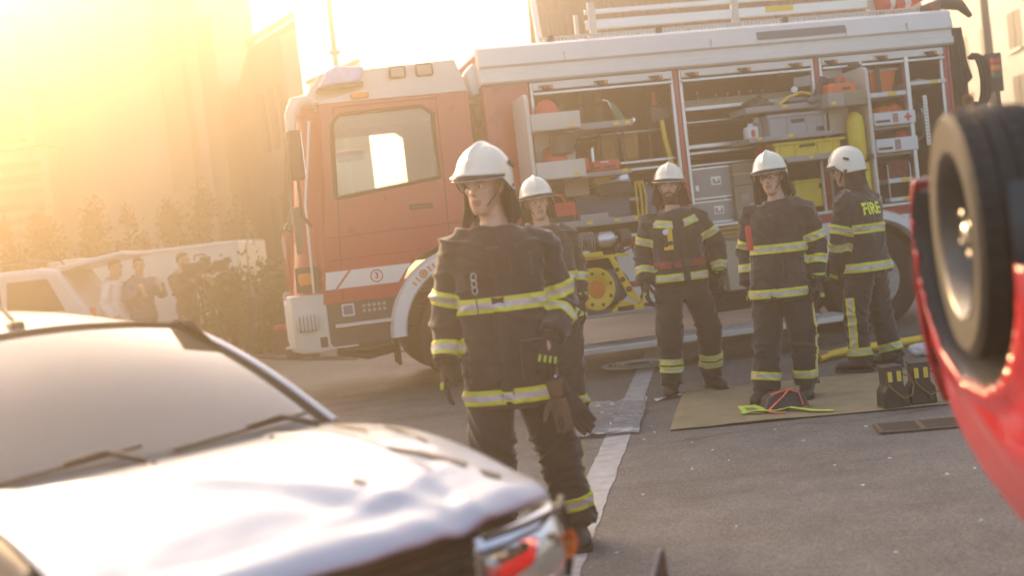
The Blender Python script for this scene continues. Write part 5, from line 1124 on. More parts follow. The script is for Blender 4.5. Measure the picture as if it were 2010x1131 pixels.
def make_glove(name, wrist, d, palm_n, side, curl, parent, label=None, lime=True, sc=1.12, mat='glove'):
    """wrist position, finger direction, direction the palm faces, and side where the thumb is"""
    d = d.normalized(); n = (palm_n - d * palm_n.dot(d)).normalized(); s = d.cross(n); th = s if s.dot(side) > 0 else -s
    mb = MB()
    mb.tube([wrist - d * .07, wrist - d * .02, wrist + d * .01], [.045 * sc, .040 * sc, .034 * sc], 12)
    rings = []
    for t, wd, tk in ((-.01, .030, .020), (.03, .040, .019), (.07, .044, .017), (.095, .042, .014)):
        c = wrist + d * t * sc; rings.append([c + th * (wd * cos(a) * sc) + n * (tk * sin(a) * sc) for a in [i * 2 * pi / 14 for i in range(14)]])
    mb.loft(rings)
    axis = d.cross(n).normalized()      # rotating d about -axis turns it to the palm
    rot_ax = axis if (Matrix.Rotation(.3, 3, axis) @ d).dot(n) > 0 else -axis
    for off_, ln, r in ((.031, .074, .0105), (.010, .082, .0110), (-.011, .076, .0105), (-.031, .060, .0095)):
        finger(mb, wrist + d * .092 * sc + th * off_ * sc, d, n, rot_ax, ln * sc, r * sc, curl * (1 + .1 * (1 - off_ * 20)))
    tb_ = wrist + d * .025 * sc + th * .034 * sc
    td = (d * .7 + th * .65 + n * .35).normalized(); p1 = tb_ + td * .042 * sc; td2 = (td + d * .35 + n * .15).normalized(); p2 = p1 + td2 * .032 * sc; p3 = p2 + (td2 + d * .2 + n * .2).normalized() * .024 * sc
    mb.tube([tb_ - td * .02, tb_, p1, p2, p3], [.016 * sc, .0165 * sc, .0135 * sc, .012 * sc, .009 * sc], 8)
    me = remesh(mb, .0052, 2); o = link_mesh(name, me, mat, parent)
    if lime:
        t = MB(); t.tube([wrist - d * .062, wrist - d * .028], [.047 * sc, .044 * sc], 14, cap=False); tr = t.build('cuff_band', 'glove_lime', o)
        t = MB()
        for off_ in (.031, .010, -.011, -.031):
            c = wrist + d * .088 * sc + th * off_ * sc - n * .0145 * sc; t.obox(c, th * .006, d * .016, n * .004)
        t.build('knuckle_guard', 'glove_lime', o, bevel=.002)
    return o
def make_boot(ankle, toe, parent, sc=1.0, mat='boot'):
    d = Vector((toe.x, toe.y, 0)).normalized(); s = Vector((-d.y, d.x, 0)); g = Vector((ankle.x, ankle.y, 0)); mb = MB()
    rings = []
    for t, w_, h in ((-.085, .030, .055), (-.07, .042, .085), (-.02, .046, .11), (.05, .047, .105), (.11, .052, .085), (.16, .052, .072), (.195, .042, .058), (.212, .022, .035)):
        c = g + d * t * sc; rings.append([c + s * (w_ * cos(a) * sc) + V(0, 0, .018 + h * .5 + h * .5 * sin(a)) for a in [i * 2 * pi / 16 for i in range(16)]])
    mb.loft(rings); mb.tube([g + V(0, 0, .06), g * 1 + V(0, 0, .06) * 0 + V(ankle.x - g.x, ankle.y - g.y, .16), V(ankle.x, ankle.y, .30)], [.052 * sc, .058 * sc, .062 * sc], 14)
    o = link_mesh('boot', remesh(mb, .008, 3, lambda c, n: n * .003 * noise.noise(c * 40)), mat, parent)
    mb = MB(); pts = []
    prof = [(-.085, .026), (-.07, .042), (-.02, .044), (.05, .045), (.11, .053), (.16, .054), (.195, .045), (.214, .022)]
    poly = [g + d * t * sc + s * w_ * sc for t, w_ in prof] + [g + d * t * sc - s * w_ * sc for t, w_ in reversed(prof)]
    mb.prism([p + V(0, 0, .0) for p in poly], (0, 0, .024)); mb.build('sole', 'black_rubber', o, bevel=.004)
    return o
def make_helmet(M, parent, seed=0, patch=False):
    M = M @ Matrix.Translation((0, 0, .028)) @ Matrix.Scale(.95, 4)
    def edge(p):     # lower edge height round the helmet, p = 0 at the front
        a = abs((p + pi) % (2 * pi) - pi); t = max(0, min(1, (a - .95) / .85)); t = t * t * (3 - 2 * t)
        return .150 - .006 * min(1, a / .9) - .085 * t
    NU, NV = 56, 20; a_, b_, c0 = .130, .160, .135; vs = []
    def pos(u, v, grow=0.):
        p = 2 * pi * u; ez = edge(p); zt = .292
        ph = (v * .5 * pi); z = ez + (zt - ez) * (sin(ph) ** .92); k = max(0, (1 - ((z - .135) / (zt - .135)) ** 2)) ** .5 if z > .135 else 1.0
        x, y = sin(p) * (a_ + grow) * k, -cos(p) * (b_ + grow) * k + .012
        rid = exp(-(x / .014) ** 2) * .013 * max(0, min(1, (z - .16) / .05)); fl = .007 * exp(-((z - ez) / .012) ** 2) + (.012 * exp(-((z - ez) / .02) ** 2) if cos(p) > .6 else 0)
        nn = Vector((x, y - .012, (z - .135) * 1.1)).normalized()
        nn2 = Vector((sin(p), -cos(p), 0))
        return Vector((x, y, z)) + nn * rid + nn2 * fl
    mb = MB()
    for j in range(NV + 1):
        for i in range(NU): vs.append(M @ pos(i / NU, min(j / NV, .985)))
    fs = [(j * NU + i, j * NU + (i + 1) % NU, (j + 1) * NU + (i + 1) % NU, (j + 1) * NU + i) for j in range(NV) for i in range(NU)]
    fs.append(tuple(NV * NU + i for i in range(NU)))
    mb.add(vs, fs); o = mb.build('helmet', 'helmet_white', parent, ang=60); sm = o.modifiers.new('s', 'SOLIDIFY'); sm.thickness = .005; sm.offset = -1
    mb = MB(); pts = [M @ (pos(i / NU, 0, .002)) for i in range(NU + 1)]; mb.tube(pts, .0045, 6); mb.build('rim', 'helmet_trim', o)
    mb = MB()
    arc = [radians(a) for a in range(-72, 73, 8)]
    def vp(p, z, gr): return M @ V(sin(p) * (a_ + gr), -cos(p) * (b_ + gr) + .012, z)
    mb.add([vp(p, .146, .020) for p in arc] + [vp(p, .134 - .004 * cos(p), .018) for p in arc], [(i, i + 1, len(arc) + i + 1, len(arc) + i) for i in range(len(arc) - 1)])
    vo = mb.build('visor', 'helmet_trim', o); vo.modifiers.new('s', 'SOLIDIFY').thickness = .006
    mb = MB(); mb.tube([vp(p, .131 - .004 * cos(p), .020) for p in arc], .0035, 6); mb.build('visor_edge', 'visor_edge', vo)
    for s in (-1, 1):
        mb = MB(); mb.tube([M @ V(s * .098, .0, .13), M @ V(s * .082, -.02, .06), M @ V(s * .05, -.06, .004), M @ V(0, -.075, -.016)], [(.009, .003)] * 4, 6); mb.build('chin_strap', 'helmet_trim', o)
        mb = MB(); c = M @ V(s * .126, .06, .185); nx_ = (M.to_3x3() @ V(s, .25, .35)).normalized(); e = (M.to_3x3() @ V(0, 1, -.5)).normalized(); e = (e - nx_ * e.dot(nx_)).normalized(); mb.obox(c, e * .024, nx_.cross(e) * .009, nx_ * .006); mb.build('badge', 'dark_metal', o, bevel=.002)
    return o
def make_curtain(M, neckz, parent, rad=.140, front=48, seed=0.):
    """cloth neck guard hanging from the helmet's back and sides to the shoulders"""
    mb = MB(); K = 40; R_ = 9; vs = []
    for j in range(R_ + 1):
        t = j / R_
        for i in range(K + 1):
            a = radians(front + (360 - 2 * front) * i / K); r1x, r1y = .112, .132
            x, y = sin(a), -cos(a); fold = .012 * t * sin(a * 9 + seed) + .018 * t * noise.noise(Vector((x * 2.5, y * 2.5, t * 2 + seed)))
            rx, ry = r1x + (rad - r1x) * t ** 1.2 + fold, r1y + (rad * .86 - r1y) * t ** 1.2 + fold
            vs.append(M @ V(x * rx, y * ry + .012, .135 - (.135 - neckz) * t - .02 * t * sin(a * 4 + seed)))
    mb.add(vs, [(j * (K + 1) + i, j * (K + 1) + i + 1, (j + 1) * (K + 1) + i + 1, (j + 1) * (K + 1) + i) for j in range(R_) for i in range(K)])
    o = mb.build('neck_guard', 'neck_cloth', parent, recalc=False, ang=80); o.modifiers.new('s', 'SOLIDIFY').thickness = .008; return o

def build_person(P):
    t = thing('person', P['label'], 'person', P['loc'], P.get('rz', 0), P.get('group'))
    J = {k: Vector(v) for k, v in P['J'].items()}; seed = P.get('seed', 0.)
    hy, hp, hr = [radians(a) for a in P.get('head', (0, 0, 0))]
    M = Matrix.Translation(J['chin']) @ Matrix.Rotation(hy, 4, 'Z') @ Matrix.Rotation(hr, 4, 'Y') @ Matrix.Rotation(hp, 4, 'X')
    skin = P.get('skin', 'skin'); vox = P.get('vox', .0075); fire = P.get('fire', True)
    # --- body, one continuous surface
    b = MB(); make_head(M, skin, b)
    nb = J['neck']; b.tube([M @ V(0, .025, .10), M @ V(0, .022, .03), nb + V(0, -.005, .05), nb + V(0, .0, -.06)], [.055, .056, .060, .085], 16)
    pel = (J['hipA'] + J['hipB']) / 2
    b.loft([ringz(nb + (pel - nb) * f, rx, ry, 20) for f, rx, ry in ((.02, .09, .07), (.10, .165, .085), (.3, .17, .10), (.6, .14, .09), (.9, .15, .10), (1.08, .12, .09))])
    for q in 'AB':
        b.tube([nb + (J['sh' + q] - nb) * .5 + V(0, 0, -.03), J['sh' + q], (J['sh' + q] + J['el' + q]) / 2, J['el' + q], (J['el' + q] + J['wr' + q]) / 2, J['wr' + q]], [.05, .055, .046, .040, .038, .028], 12)
        b.tube([J['hip' + q] + V(0, 0, .04), J['hip' + q] + V(0, 0, -.05), (J['hip' + q] + J['kn' + q]) / 2, J['kn' + q], J['kn' + q] + (J['an' + q] - J['kn' + q]) * .35, J['an' + q]], [.08, .082, .072, .055, .054, .038], 12)
        b.sphere(J['wr' + q] + (J['wr' + q] - J['el' + q]).normalized() * .045, (.011, .011, .03), 6)
    Mi = M.inverted()
    def face(c, n):
        h = Mi @ c
        if h.z < -.02 or h.z > .2 or h.y > .0: return Vector()
        d = 0.
        for s in (-1, 1): d -= .010 * exp(-((h.x - s * .031) / .013) ** 2 - ((h.z - .118) / .010) ** 2)
        d -= .004 * exp(-(h.x / .026) ** 2 - ((h.z - .046) / .0035) ** 2); d -= .003 * exp(-((abs(h.x) - .03) / .008) ** 2 - ((h.z - .07) / .02) ** 2)
        return n * d
    me = remesh(b, vox, 3, face); body = link_mesh('body', me, [skin, 'lip'], t)
    for p in me.polygons:
        h = Mi @ p.center
        if abs(h.x) < .025 and h.y < -.07 and .032 < h.z < .060: p.material_index = 1
    for s in (-1, 1):
        mb = MB(); mb.sphere(M @ V(s * .031, -.0775, .117), .0125, 8); ey = mb.build('eye', 'eye', body)
        mb = MB(); mb.sphere(M @ V(s * .031 + P.get('gaze', 0) * .004, -.0868, .117), (.0066, .0060, .0066), 7); mb.build('iris', 'iris', ey)
        mb = MB(); mb.tube([M @ V(s * .017, -.1035, .141), M @ V(s * .032, -.1035, .1445), M @ V(s * .050, -.088, .139)], [.0035, .005, .003], 6); mb.build('eyebrow', 'hair', body)
    if P.get('beard'):
        def inb(c):
            h = Mi @ c; return h.y < .0 and -.035 < h.z < .062 + .06 * max(0, abs(h.x) - .045) / .03 and not (abs(h.x) < .024 and .034 < h.z < .058) and (h.z < .06 or abs(h.x) > .04)
        bb = cut_band(me, inb, {'keep': [(M @ V(0, .02, 0), (M.to_3x3() @ V(0, -1, 0)))]}, lambda q: 0, .004, 'beard', ['hair'], body)
        mb = MB(); mb.tube([M @ V(-.034, -.088, .054), M @ V(-.015, -.106, .066), M @ V(.015, -.106, .066), M @ V(.034, -.088, .054)], [.004, .006, .006, .004], 6); mb.build('moustache', 'hair', body)
    if P.get('glasses'):
        for s in (-1, 1):
            mb = MB(); mb.tube([M @ V(s * .033 + .024 * cos(a), -.108 + .008 * abs(s * .033 + .024 * cos(a)) / .05, .118 + .017 * sin(a)) for a in [i * 2 * pi / 16 for i in range(17)]], .0022, 5); gl = mb.build('glasses_rim', 'black_plastic', body)
            mb = MB(); mb.tube([M @ V(s * .056, -.10, .123), M @ V(s * .074, -.06, .124), M @ V(s * .078, .02, .12)], .002, 5); mb.build('temple', 'black_plastic', gl)
        mb = MB(); mb.tube([M @ V(-.010, -.112, .120), M @ V(.010, -.112, .120)], .002, 5); mb.build('glasses_bridge', 'black_plastic', body)
    # hair cap
    mb = MB(); mb.loft([[M @ p for p in ringz((0, cy, z), rx, ry, 24, 2.1)] for z, cy, rx, ry in ((.10, .045, .070, .060), (.15, .028, .077, .083), (.19, .012, .076, .098), (.215, .010, .062, .082), (.238, .010, .03, .04), (.243, .01, .005, .006))]); mb.build('hair', P.get('hair', 'hair'), body)
    # --- jacket
    jm, tm = P.get('jacket', 'turnout'), P.get('trousers', 'turnout')
    hem = P['hem']; tw = P.get('tw', 1.0); lean = J['neck'] - pel
    def axis(z): f = (z - pel.z) / (nb.z - pel.z); return V(pel.x + lean.x * f, pel.y + lean.y * f, z)
    zs = J['shA'].z; j = MB()
    prof = [(hem, .222, .165), (hem + .05, .225, .168), ((hem + 1.0) / 2 + .02, .214, .160), (1.02, .205, .150), (1.14, .205, .150), (1.26, .212, .152), (1.34, .213, .148), (1.395, .200, .138), (1.435, .170, .124), (1.465, .132, .110), (1.49, .10, .098)]
    dz = zs - 1.42
    j.loft([ringz(axis(z + (dz if z > hem + .1 else 0)), rx * tw, ry * tw, 30, 2.5) for z, rx, ry in prof])
    for q in 'AB':
        sh, el, wr = J['sh' + q], J['el' + q], J['wr' + q]; k = (axis(sh.z) - sh) * .35
        j.tube([sh + k, sh + V(0, 0, -.014), sh + (el - sh) * .5, el - (el - sh) * .06, el + (wr - el) * .1, el + (wr - el) * .55, wr - (wr - el) * .03], [.082, .080, .080, .078, .077, .070, .064], 16)
    if P.get('collar', True):
        j.loft([ringz(nb + V(0, .015, -.04), .125, .112, 22, 2.2), ringz(nb + V(0, .026, .0), .108, .102, 22, 2.2, Matrix.Rotation(radians(20), 3, 'X')), ringz(nb + V(0, .045, .035), .098, .096, 22, 2.2, Matrix.Rotation(radians(32), 3, 'X'))])
    arms = [(J['sh' + q], J['el' + q], J['wr' + q]) for q in 'AB']
    def folds(c, n):
        dmin = 9; joint = 0.
        for sh, el, wr in arms:
            d1, _ = segdist(c, sh, el); d2, _ = segdist(c, el, wr); dmin = min(dmin, d1, d2); joint = max(joint, exp(-((c - el).length / .10) ** 2), .6 * exp(-((c - wr).length / .08) ** 2), .7 * exp(-((c - sh).length / .12) ** 2))
        s_ = Vector((seed, seed * 1.7, 0)); wv = .6 * noise.noise(c * 3 + s_)
        q = Vector((c.x * 5, c.y * 5, c.z * 11 + c.x * 4 + wv)) + s_
        a = ridged(q) ** 3 if ridged(q) > 0 else 0
        big = noise.noise(Vector((c.x * 4, c.y * 4, c.z * 2.5)) + s_)
        return n * (big * .018 + a * (.012 + .020 * joint) - .006 + .004 * noise.noise(c * 22 + s_))
    jme = remesh(j, max(.010, vox), 3, folds); jo = link_mesh('jacket', jme, jm, t)
    # --- trousers
    tr = MB(); tr.loft([ringz(pel + V(0, 0, z), rx, ry, 26, 2.4) for z, rx, ry in ((.16, .165, .115), (.06, .178, .128), (-.04, .180, .130), (-.10, .165, .115))])
    for q in 'AB':
        hp_, kn, an = J['hip' + q], J['kn' + q], J['an' + q]
        tr.tube([hp_ + V(0, 0, .05), hp_ + V(0, 0, -.06), hp_ + (kn - hp_) * .55, kn, kn + (an - kn) * .35, kn + (an - kn) * .75, an + V(0, 0, .05), an + V(0, 0, .0)], [.115, .118, .112, .100, .098, .096, .094, .092] if fire else [.09, .092, .085, .07, .066, .06, .055, .055], 18)
    legs = [(J['hip' + q], J['kn' + q], J['an' + q]) for q in 'AB']
    def tfold(c, n):
        s_ = Vector((seed * 2 + 4, seed, 0)); jt = 0
        for hp_, kn, an in legs: jt = max(jt, .6 * exp(-((c.z - kn.z) / .10) ** 2), 1.1 * exp(-((c - an).length / .13) ** 2), .6 * exp(-((c - hp_).length / .14) ** 2))
        q = Vector((c.x * 5, c.y * 5, c.z * 12 + 3 * noise.noise(c * 3 + s_))) + s_; r_ = max(0, ridged(q)) ** 3
        return n * (.012 * noise.noise(Vector((c.x * 5, c.y * 5, c.z * 2)) + s_) + r_ * (.009 + .022 * jt) - .004)
    tme = remesh(tr, max(.010, vox), 3, tfold); to = link_mesh('trousers', tme, tm, t)
    # --- bands
    def arm_sel(q):
        sh, el, wr = J['sh' + q], J['el' + q], J['wr' + q]
        def f(c):
            d1, t1 = segdist(c, sh, el); d2, t2 = segdist(c, el, wr); return min(d1, d2) < .125 and not (d1 < d2 and t1 < .12)
        return f
    def torso_sel(c):
        for sh, el, wr in arms:
            d1, t1 = segdist(c, sh, el); d2, _ = segdist(c, el, wr)
            if min(d1, d2) < .098: return False
        return True
    for z, w_ in P.get('torso_bands', ()):
        a = axis(z); band_seg(jme, a - V(0, 0, .1), a + V(0, 0, .1), .5, w_, torso_sel, .004, jo)
    for q, seg, tt, w_ in P.get('arm_bands', ()):
        a, c = (J['sh' + q], J['el' + q]) if seg == 'u' else (J['el' + q], J['wr' + q])
        def s2(p, a=a, c=c, tt=tt, f=arm_sel(q)): return (p - (a + (c - a) * tt)).length < .15 and f(p)
        band_seg(jme, a, c, tt, w_, s2, .004, jo)
    for (p0, nrm, w_, x0, x1) in P.get('chest_bands', ()):
        p0 = Vector(p0); nv = Vector(nrm).normalized()
        band_seg(jme, p0 - nv * .1, p0 + nv * .1, .5, w_, lambda c: c.y < axis(c.z).y - .02 and torso_sel(c), .005, jo, extra=[(V(x0, 0, 0), V(1, 0, 0)), (V(x1, 0, 0), V(-1, 0, 0))])
    if P.get('belt'):
        z = P['belt']; a = axis(z); band_seg(jme, a - V(0, 0, .1), a + V(0, 0, .1), .5, .055, lambda c: torso_sel(c), .006, jo, mats=('belt_red', 'belt_red'), name='belt')
        mb = MB(); mb.box(a.x + .02, a.x + .08, a.y - .185, a.y - .165, z - .03, z + .03); mb.build('buckle', 'dark_metal', jo, bevel=.004)
    for q, z, w_ in P.get('leg_bands', ()):
        kn, an = J['kn' + q], J['an' + q]; f_ = (kn.z - z) / (kn.z - an.z)
        mid = (J['knA'] + J['knB']) / 2
        band_seg(tme, kn, an, f_, w_, lambda c, kn=kn, an=an: segdist(c, kn, an)[0] < .15 and c.z < kn.z, .004, to)
    for q, z0, z1, w_, nd, off_ in P.get('leg_stripes', ()):
        hp_, kn, an = J['hip' + q], J['kn' + q], J['an' + q]; nd = Vector(nd).normalized(); sd_ = V(-nd.y, nd.x, 0); c0 = kn + sd_ * off_
        cut_band(tme, lambda c: min(segdist(c, hp_, kn)[0], segdist(c, kn, an)[0]) < .15 and (c - kn).dot(nd) > -.005 + 0 * 1, {'keep': [(c0 - sd_ * w_ / 2, sd_), (c0 + sd_ * w_ / 2, -sd_), (V(0, 0, z0), V(0, 0, 1)), (V(0, 0, z1), V(0, 0, -1))], 'split': [(c0 - sd_ * w_ * .2, sd_), (c0 + sd_ * w_ * .2, sd_)]},
                 lambda p: 1 if abs((p - c0).dot(sd_)) < w_ * .2 else 0, .004, 'leg_stripe', ['band_yellow', 'band_silver'], to)
    if P.get('kneepads', False):
        for q in 'AB':
            kn = J['kn' + q]; cut_band(tme, lambda c, kn=kn: (c - kn).length < .24 and c.y < kn.y, {'keep': [(kn + V(-.075, 0, 0), V(1, 0, 0)), (kn + V(.075, 0, 0), V(-1, 0, 0)), (kn + V(0, 0, -.13), V(0, 0, 1)), (kn + V(0, 0, .13), V(0, 0, -1)), (kn, V(0, -1, 0))]}, lambda p: 0, .006, 'knee_patch', ['turnout_knee'], to)
    # --- hands, boots, helmet
    for q in 'AB':
        dv = Vector(P['hand' + q][0]); nv = Vector(P['hand' + q][1]); sv = Vector(P['hand' + q][2])
        make_glove('glove' if fire else 'hand', J['wr' + q], dv, nv, sv, P['hand' + q][3], t, lime=fire, mat='glove' if fire else skin, sc=1.12 if fire else .95)
        make_boot(J['an' + q], Vector(P['toe' + q]), t, 1.06)
    if fire:
        make_helmet(M, t); make_curtain(M, P.get('curtain', -.045), t, seed=seed + 1, front=P.get('cfront', 92))
        mb = MB(); a = axis(1.2)
        # front flap and pocket
        def strip(p0, p1, w_, off_, name, mat):
            bv = BVHTree.FromPolygons([v.co for v in jme.vertices], [p.vertices for p in jme.polygons]); L_, R_ = [], []
            K = 22
            for i in range(K + 1):
                c = p0 + (p1 - p0) * (i / K)
                for sgn, arr in ((-1, L_), (1, R_)):
                    o_ = c + V(sgn * w_ / 2, -1, 0); h = bv.ray_cast(o_, V(0, 1, 0)); arr.append((h[0] if h[0] else V(o_.x, -.16, o_.z)) + V(0, -off_, 0))
            m_ = MB(); m_.add(L_ + R_, [(i, i + 1, K + 2 + i, K + 1 + i) for i in range(K)]); so = m_.build(name, mat, jo); so.modifiers.new('s', 'SOLIDIFY').thickness = .007; return so
        if P.get('front', True):
            strip(axis(hem + .02) + V(P.get('flapx', -.02), 0, 0), axis(zs - .03) + V(P.get('flapx', -.02), 0, 0), .055, .004, 'front_flap', 'turnout')
            for s in (-1, 1):
                pk = strip(axis(hem + .13) + V(s * .12, 0, 0), axis(hem + .30) + V(s * .12, 0, 0), .13, .006, 'pocket', 'turnout')
            if P.get('chest_pocket', True): strip(axis(zs - .17) + V(.105, 0, 0), axis(zs - .07) + V(.105, 0, 0), .10, .006, 'chest_pocket', 'turnout')
    return t, M, jme, jo, axis

people_g = 'firefighters around the fire engine'
# 1 nearest
near, nM, njme, njo, nax = build_person(dict(
    label='tall young firefighter walking in front of the truck cab, nearest to the crashed silver car', loc=(-.03, 5.58, 0), group=people_g, seed=1.3, head=(-30, 4, 3), gaze=-.5,
    J=dict(chin=(-.045, -.01, 1.558), neck=(-.02, .02, 1.475), shA=(-.205, .02, 1.425), shB=(.185, .03, 1.41), elA=(-.285, .05, 1.12), elB=(.245, .07, 1.10), wrA=(-.315, -.03, .885), wrB=(.175, -.13, .955),
           hipA=(-.125, 0, .82), hipB=(.085, .0, .82), knA=(-.145, -.05, .45), anA=(-.165, .12, .10), knB=(.155, -.02, .44), anB=(.195, -.01, .10)),
    hem=.665, torso_bands=((1.135, .068), (.722, .068)), arm_bands=(('A', 'u', .80, .066), ('A', 'l', .72, .066), ('B', 'u', .78, .066), ('B', 'l', .42, .062)),
    leg_bands=(('A', .19, .062), ('B', .19, .062)), leg_stripes=(('B', .22, .75, .03, (1, .3, 0), .0),),
    handA=((-.05, -.15, -1), (1, .2, 0), (.1, -1, 0), .22), handB=((-.25, -.35, -.9), (0, .9, -.3), (-1, -.3, 0), .45), toeA=(-.15, -1, 0), toeB=(.05, -1, 0), curtain=-.055))
# hook and spare gloves of the nearest man
mb = MB(); p = nax(1.27) + V(-.115, -.165, 0)
for k in range(3): mb.tube([p + V(.012 * cos(a), -.004, -.03 * k + .018 * sin(a)) for a in [i * 2 * pi / 10 for i in range(11)]], .003, 5)
mb.build('snap_hook', 'steel', njo)
mb = MB(); mb.tube([p + V(0, 0, -.09), p + V(.005, -.005, -.2)], [(.008, .003)] * 2, 6); mb.build('hook_strap', 'black_plastic', njo)
gp = nax(.80) + V(.20, -.09, 0)
mb = MB(); mb.tube([gp + V(-.01, 0, .02), gp + V(.0, -.01, -.04), gp + V(.02, -.01, -.09)], .006, 6); hk = tag(mb.build('carabiner', 'steel'), 'steel carabiner clipped at the jacket hem of the nearest firefighter', 'carabiner'); hk.location = near.location
sg = thing('spare_gloves', 'pair of dark work gloves hanging from the jacket hem of the nearest firefighter', 'gloves', near.location)
make_glove('spare_glove', gp + V(.02, -.01, -.10), V(.55, .0, -.85), V(.2, -1, 0), V(-1, 0, 0), .12, sg, lime=False, sc=1.25, mat='glove')
make_glove('spare_glove', gp + V(-.005, -.03, -.10), V(.12, -.1, -1), V(.2, -1, 0), V(-1, 0, 0), .25, sg, lime=False, sc=1.05, mat='brown_cloth')
# 2 bearded
p2, m2, jm2, jo2, ax2 = build_person(dict(
    label='bearded firefighter with red belt and yellow chest bands standing squarely before the middle locker', loc=(1.365, 9.92, 0), group=people_g, seed=4.1, head=(-12, 0, 4), gaze=-.3, beard=True,
    J=dict(chin=(-.015, 0, 1.575), neck=(.0, .02, 1.48), shA=(-.205, .02, 1.43), shB=(.215, .02, 1.43), elA=(-.275, .07, 1.155), elB=(.325, .06, 1.16), wrA=(-.285, -.04, .94), wrB=(.325, -.02, .92),
           hipA=(-.10, 0, .88), hipB=(.115, 0, .88), knA=(-.135, -.03, .50), anA=(-.165, -.03, .10), knB=(.185, -.01, .50), anB=(.185, .08, .10)),
    hem=.90, tw=1.04, torso_bands=((.955, .062),), belt=1.06, chest_bands=(((-.09, 0, 1.385), (.16, 0, 1), .062, -.18, -.03), ((.12, 0, 1.40), (-.30, 0, 1), .062, .055, .21)),
    arm_bands=(('A', 'u', .58, .062), ('A', 'l', .62, .062), ('B', 'u', .52, .062), ('B', 'l', .64, .062)), leg_bands=(('A', .275, .048), ('A', .215, .048), ('B', .285, .048), ('B', .225, .048)), kneepads=True,
    handA=((-.05, -.1, -1), (1, .2, 0), (.1, -1, 0), .3), handB=((.05, -.1, -1), (-1, .2, 0), (-.1, -1, 0), .3), toeA=(-.25, -1, 0), toeB=(.25, -1, 0), flapx=.03, chest_pocket=False))
tq = ax2(1.27) + V(-.085, -.19, 0)
mb = MB(); mb.box(tq.x - .005, tq.x + .035, tq.y, tq.y + .02, tq.z - .09, tq.z + .09); mb.box(tq.x - .04, tq.x + .0, tq.y, tq.y + .02, tq.z - .09, tq.z - .065); rad = mb.build('radio_holder', 'yellow', jo2, bevel=.004)
mb = MB(); mb.lathe((tq.x - .02, tq.y - .01, tq.z + .055), (0, -1, 0), [(0, .024), (.01, .024), (.014, .018)], 14); mb.build('gauge', 'white_plastic', rad)
mb = MB(); mb.box(tq.x - .03, tq.x + .03, tq.y - .01, tq.y, tq.z - .05, tq.z - .02); mb.build('clip', 'black_plastic', rad)
# 3 glasses
p3, m3, jm3, jo3, ax3 = build_person(dict(
    label='firefighter wearing glasses, standing on the tarpaulin and looking sideways', loc=(1.97, 9.02, 0), rz=radians(-20), group=people_g, seed=7.7, head=(-8, 2, -3), gaze=-.4, glasses=True,
    J=dict(chin=(.02, -.01, 1.535), neck=(.035, .02, 1.46), shA=(-.17, .02, 1.41), shB=(.225, .02, 1.40), elA=(-.225, .09, 1.12), elB=(.29, .06, 1.11), wrA=(-.235, .03, .87), wrB=(.285, -.03, .85),
           hipA=(-.10, 0, .86), hipB=(.10, 0, .86), knA=(-.13, -.03, .45), anA=(-.17, -.08, .10), knB=(.13, .0, .45), anB=(.115, .03, .10)),
    hem=.745, torso_bands=((1.125, .066), (.80, .066)), arm_bands=(('A', 'u', .80, .06), ('A', 'l', .55, .06), ('B', 'u', .72, .062), ('B', 'l', .40, .062)),
    leg_bands=(('A', .19, .06), ('B', .19, .06)), leg_stripes=(('B', .22, .70, .034, (1, -.25, 0), .0),),
    handA=((-.03, -.1, -1), (1, .2, 0), (.1, -1, 0), .3), handB=((.0, -.1, -1), (-1, .2, 0), (-.1, -1, 0), .3), toeA=(-.3, -1, 0), toeB=(.05, -1, 0)))
mb = MB(); q = ax3(1.22) + V(-.19, -.13, 0); mb.box(q.x - .022, q.x + .022, q.y - .03, q.y, q.z - .09, q.z + .09); rr_ = mb.build('radio', 'safety_red', jo3, bevel=.008); mb = MB(); mb.tube([(q.x - .012, q.y - .012, q.z + .09), (q.x - .012, q.y - .012, q.z + .15)], .006, 6); mb.build('aerial', 'black_plastic', rr_)
# 4 right, back turned
p4, m4, jm4, jo4, ax4 = build_person(dict(
    label='firefighter turned away, jacket back lettered FIRE, standing near the overturned red car', loc=(2.90, 10.06, 0), rz=radians(-138), group=people_g, seed=10.2, head=(14, 6, 0),
    J=dict(chin=(.0, -.06, 1.545), neck=(.0, -.02, 1.46), shA=(-.20, -.0, 1.41), shB=(.20, -.0, 1.41), elA=(-.26, -.06, 1.13), elB=(.265, -.05, 1.12), wrA=(-.20, -.25, 1.0), wrB=(.215, -.12, .90),
           hipA=(-.10, .02, .86), hipB=(.10, .02, .86), knA=(-.12, .03, .47), anA=(-.13, .10, .10), knB=(.13, -.04, .46), anB=(.15, -.02, .10)),
    hem=.80, tw=1.05, torso_bands=((1.17, .075), (.86, .075)), arm_bands=(('A', 'u', .8, .06), ('A', 'l', .5, .06), ('B', 'u', .80, .07), ('B', 'l', .30, .07)), front=False,
    leg_bands=(('A', .17, .066), ('B', .17, .066)), leg_stripes=(('B', .2, .62, .075, (1, .2, 0), .0), ('A', .2, .62, .06, (-1, .2, 0), .0)),
    handA=((.0, -.6, -.6), (1, .2, 0), (.1, -1, 0), .3), handB=((-.05, -.25, -1), (-1, .2, 0), (-.1, -1, 0), .3), toeA=(-.2, -1, 0), toeB=(.15, -1, 0), curtain=-.06))
tm_ = text_mesh('FIRE', .135, .002, .004); bv = BVHTree.FromPolygons([v.co for v in jm4.vertices], [p.vertices for p in jm4.polygons])
bm_ = bmesh.new(); bm_.from_mesh(tm_); bmesh.ops.triangulate(bm_, faces=bm_.faces); bmesh.ops.subdivide_edges(bm_, edges=[e for e in bm_.edges if e.calc_length() > .03], cuts=2)
cc = ax4(1.325)
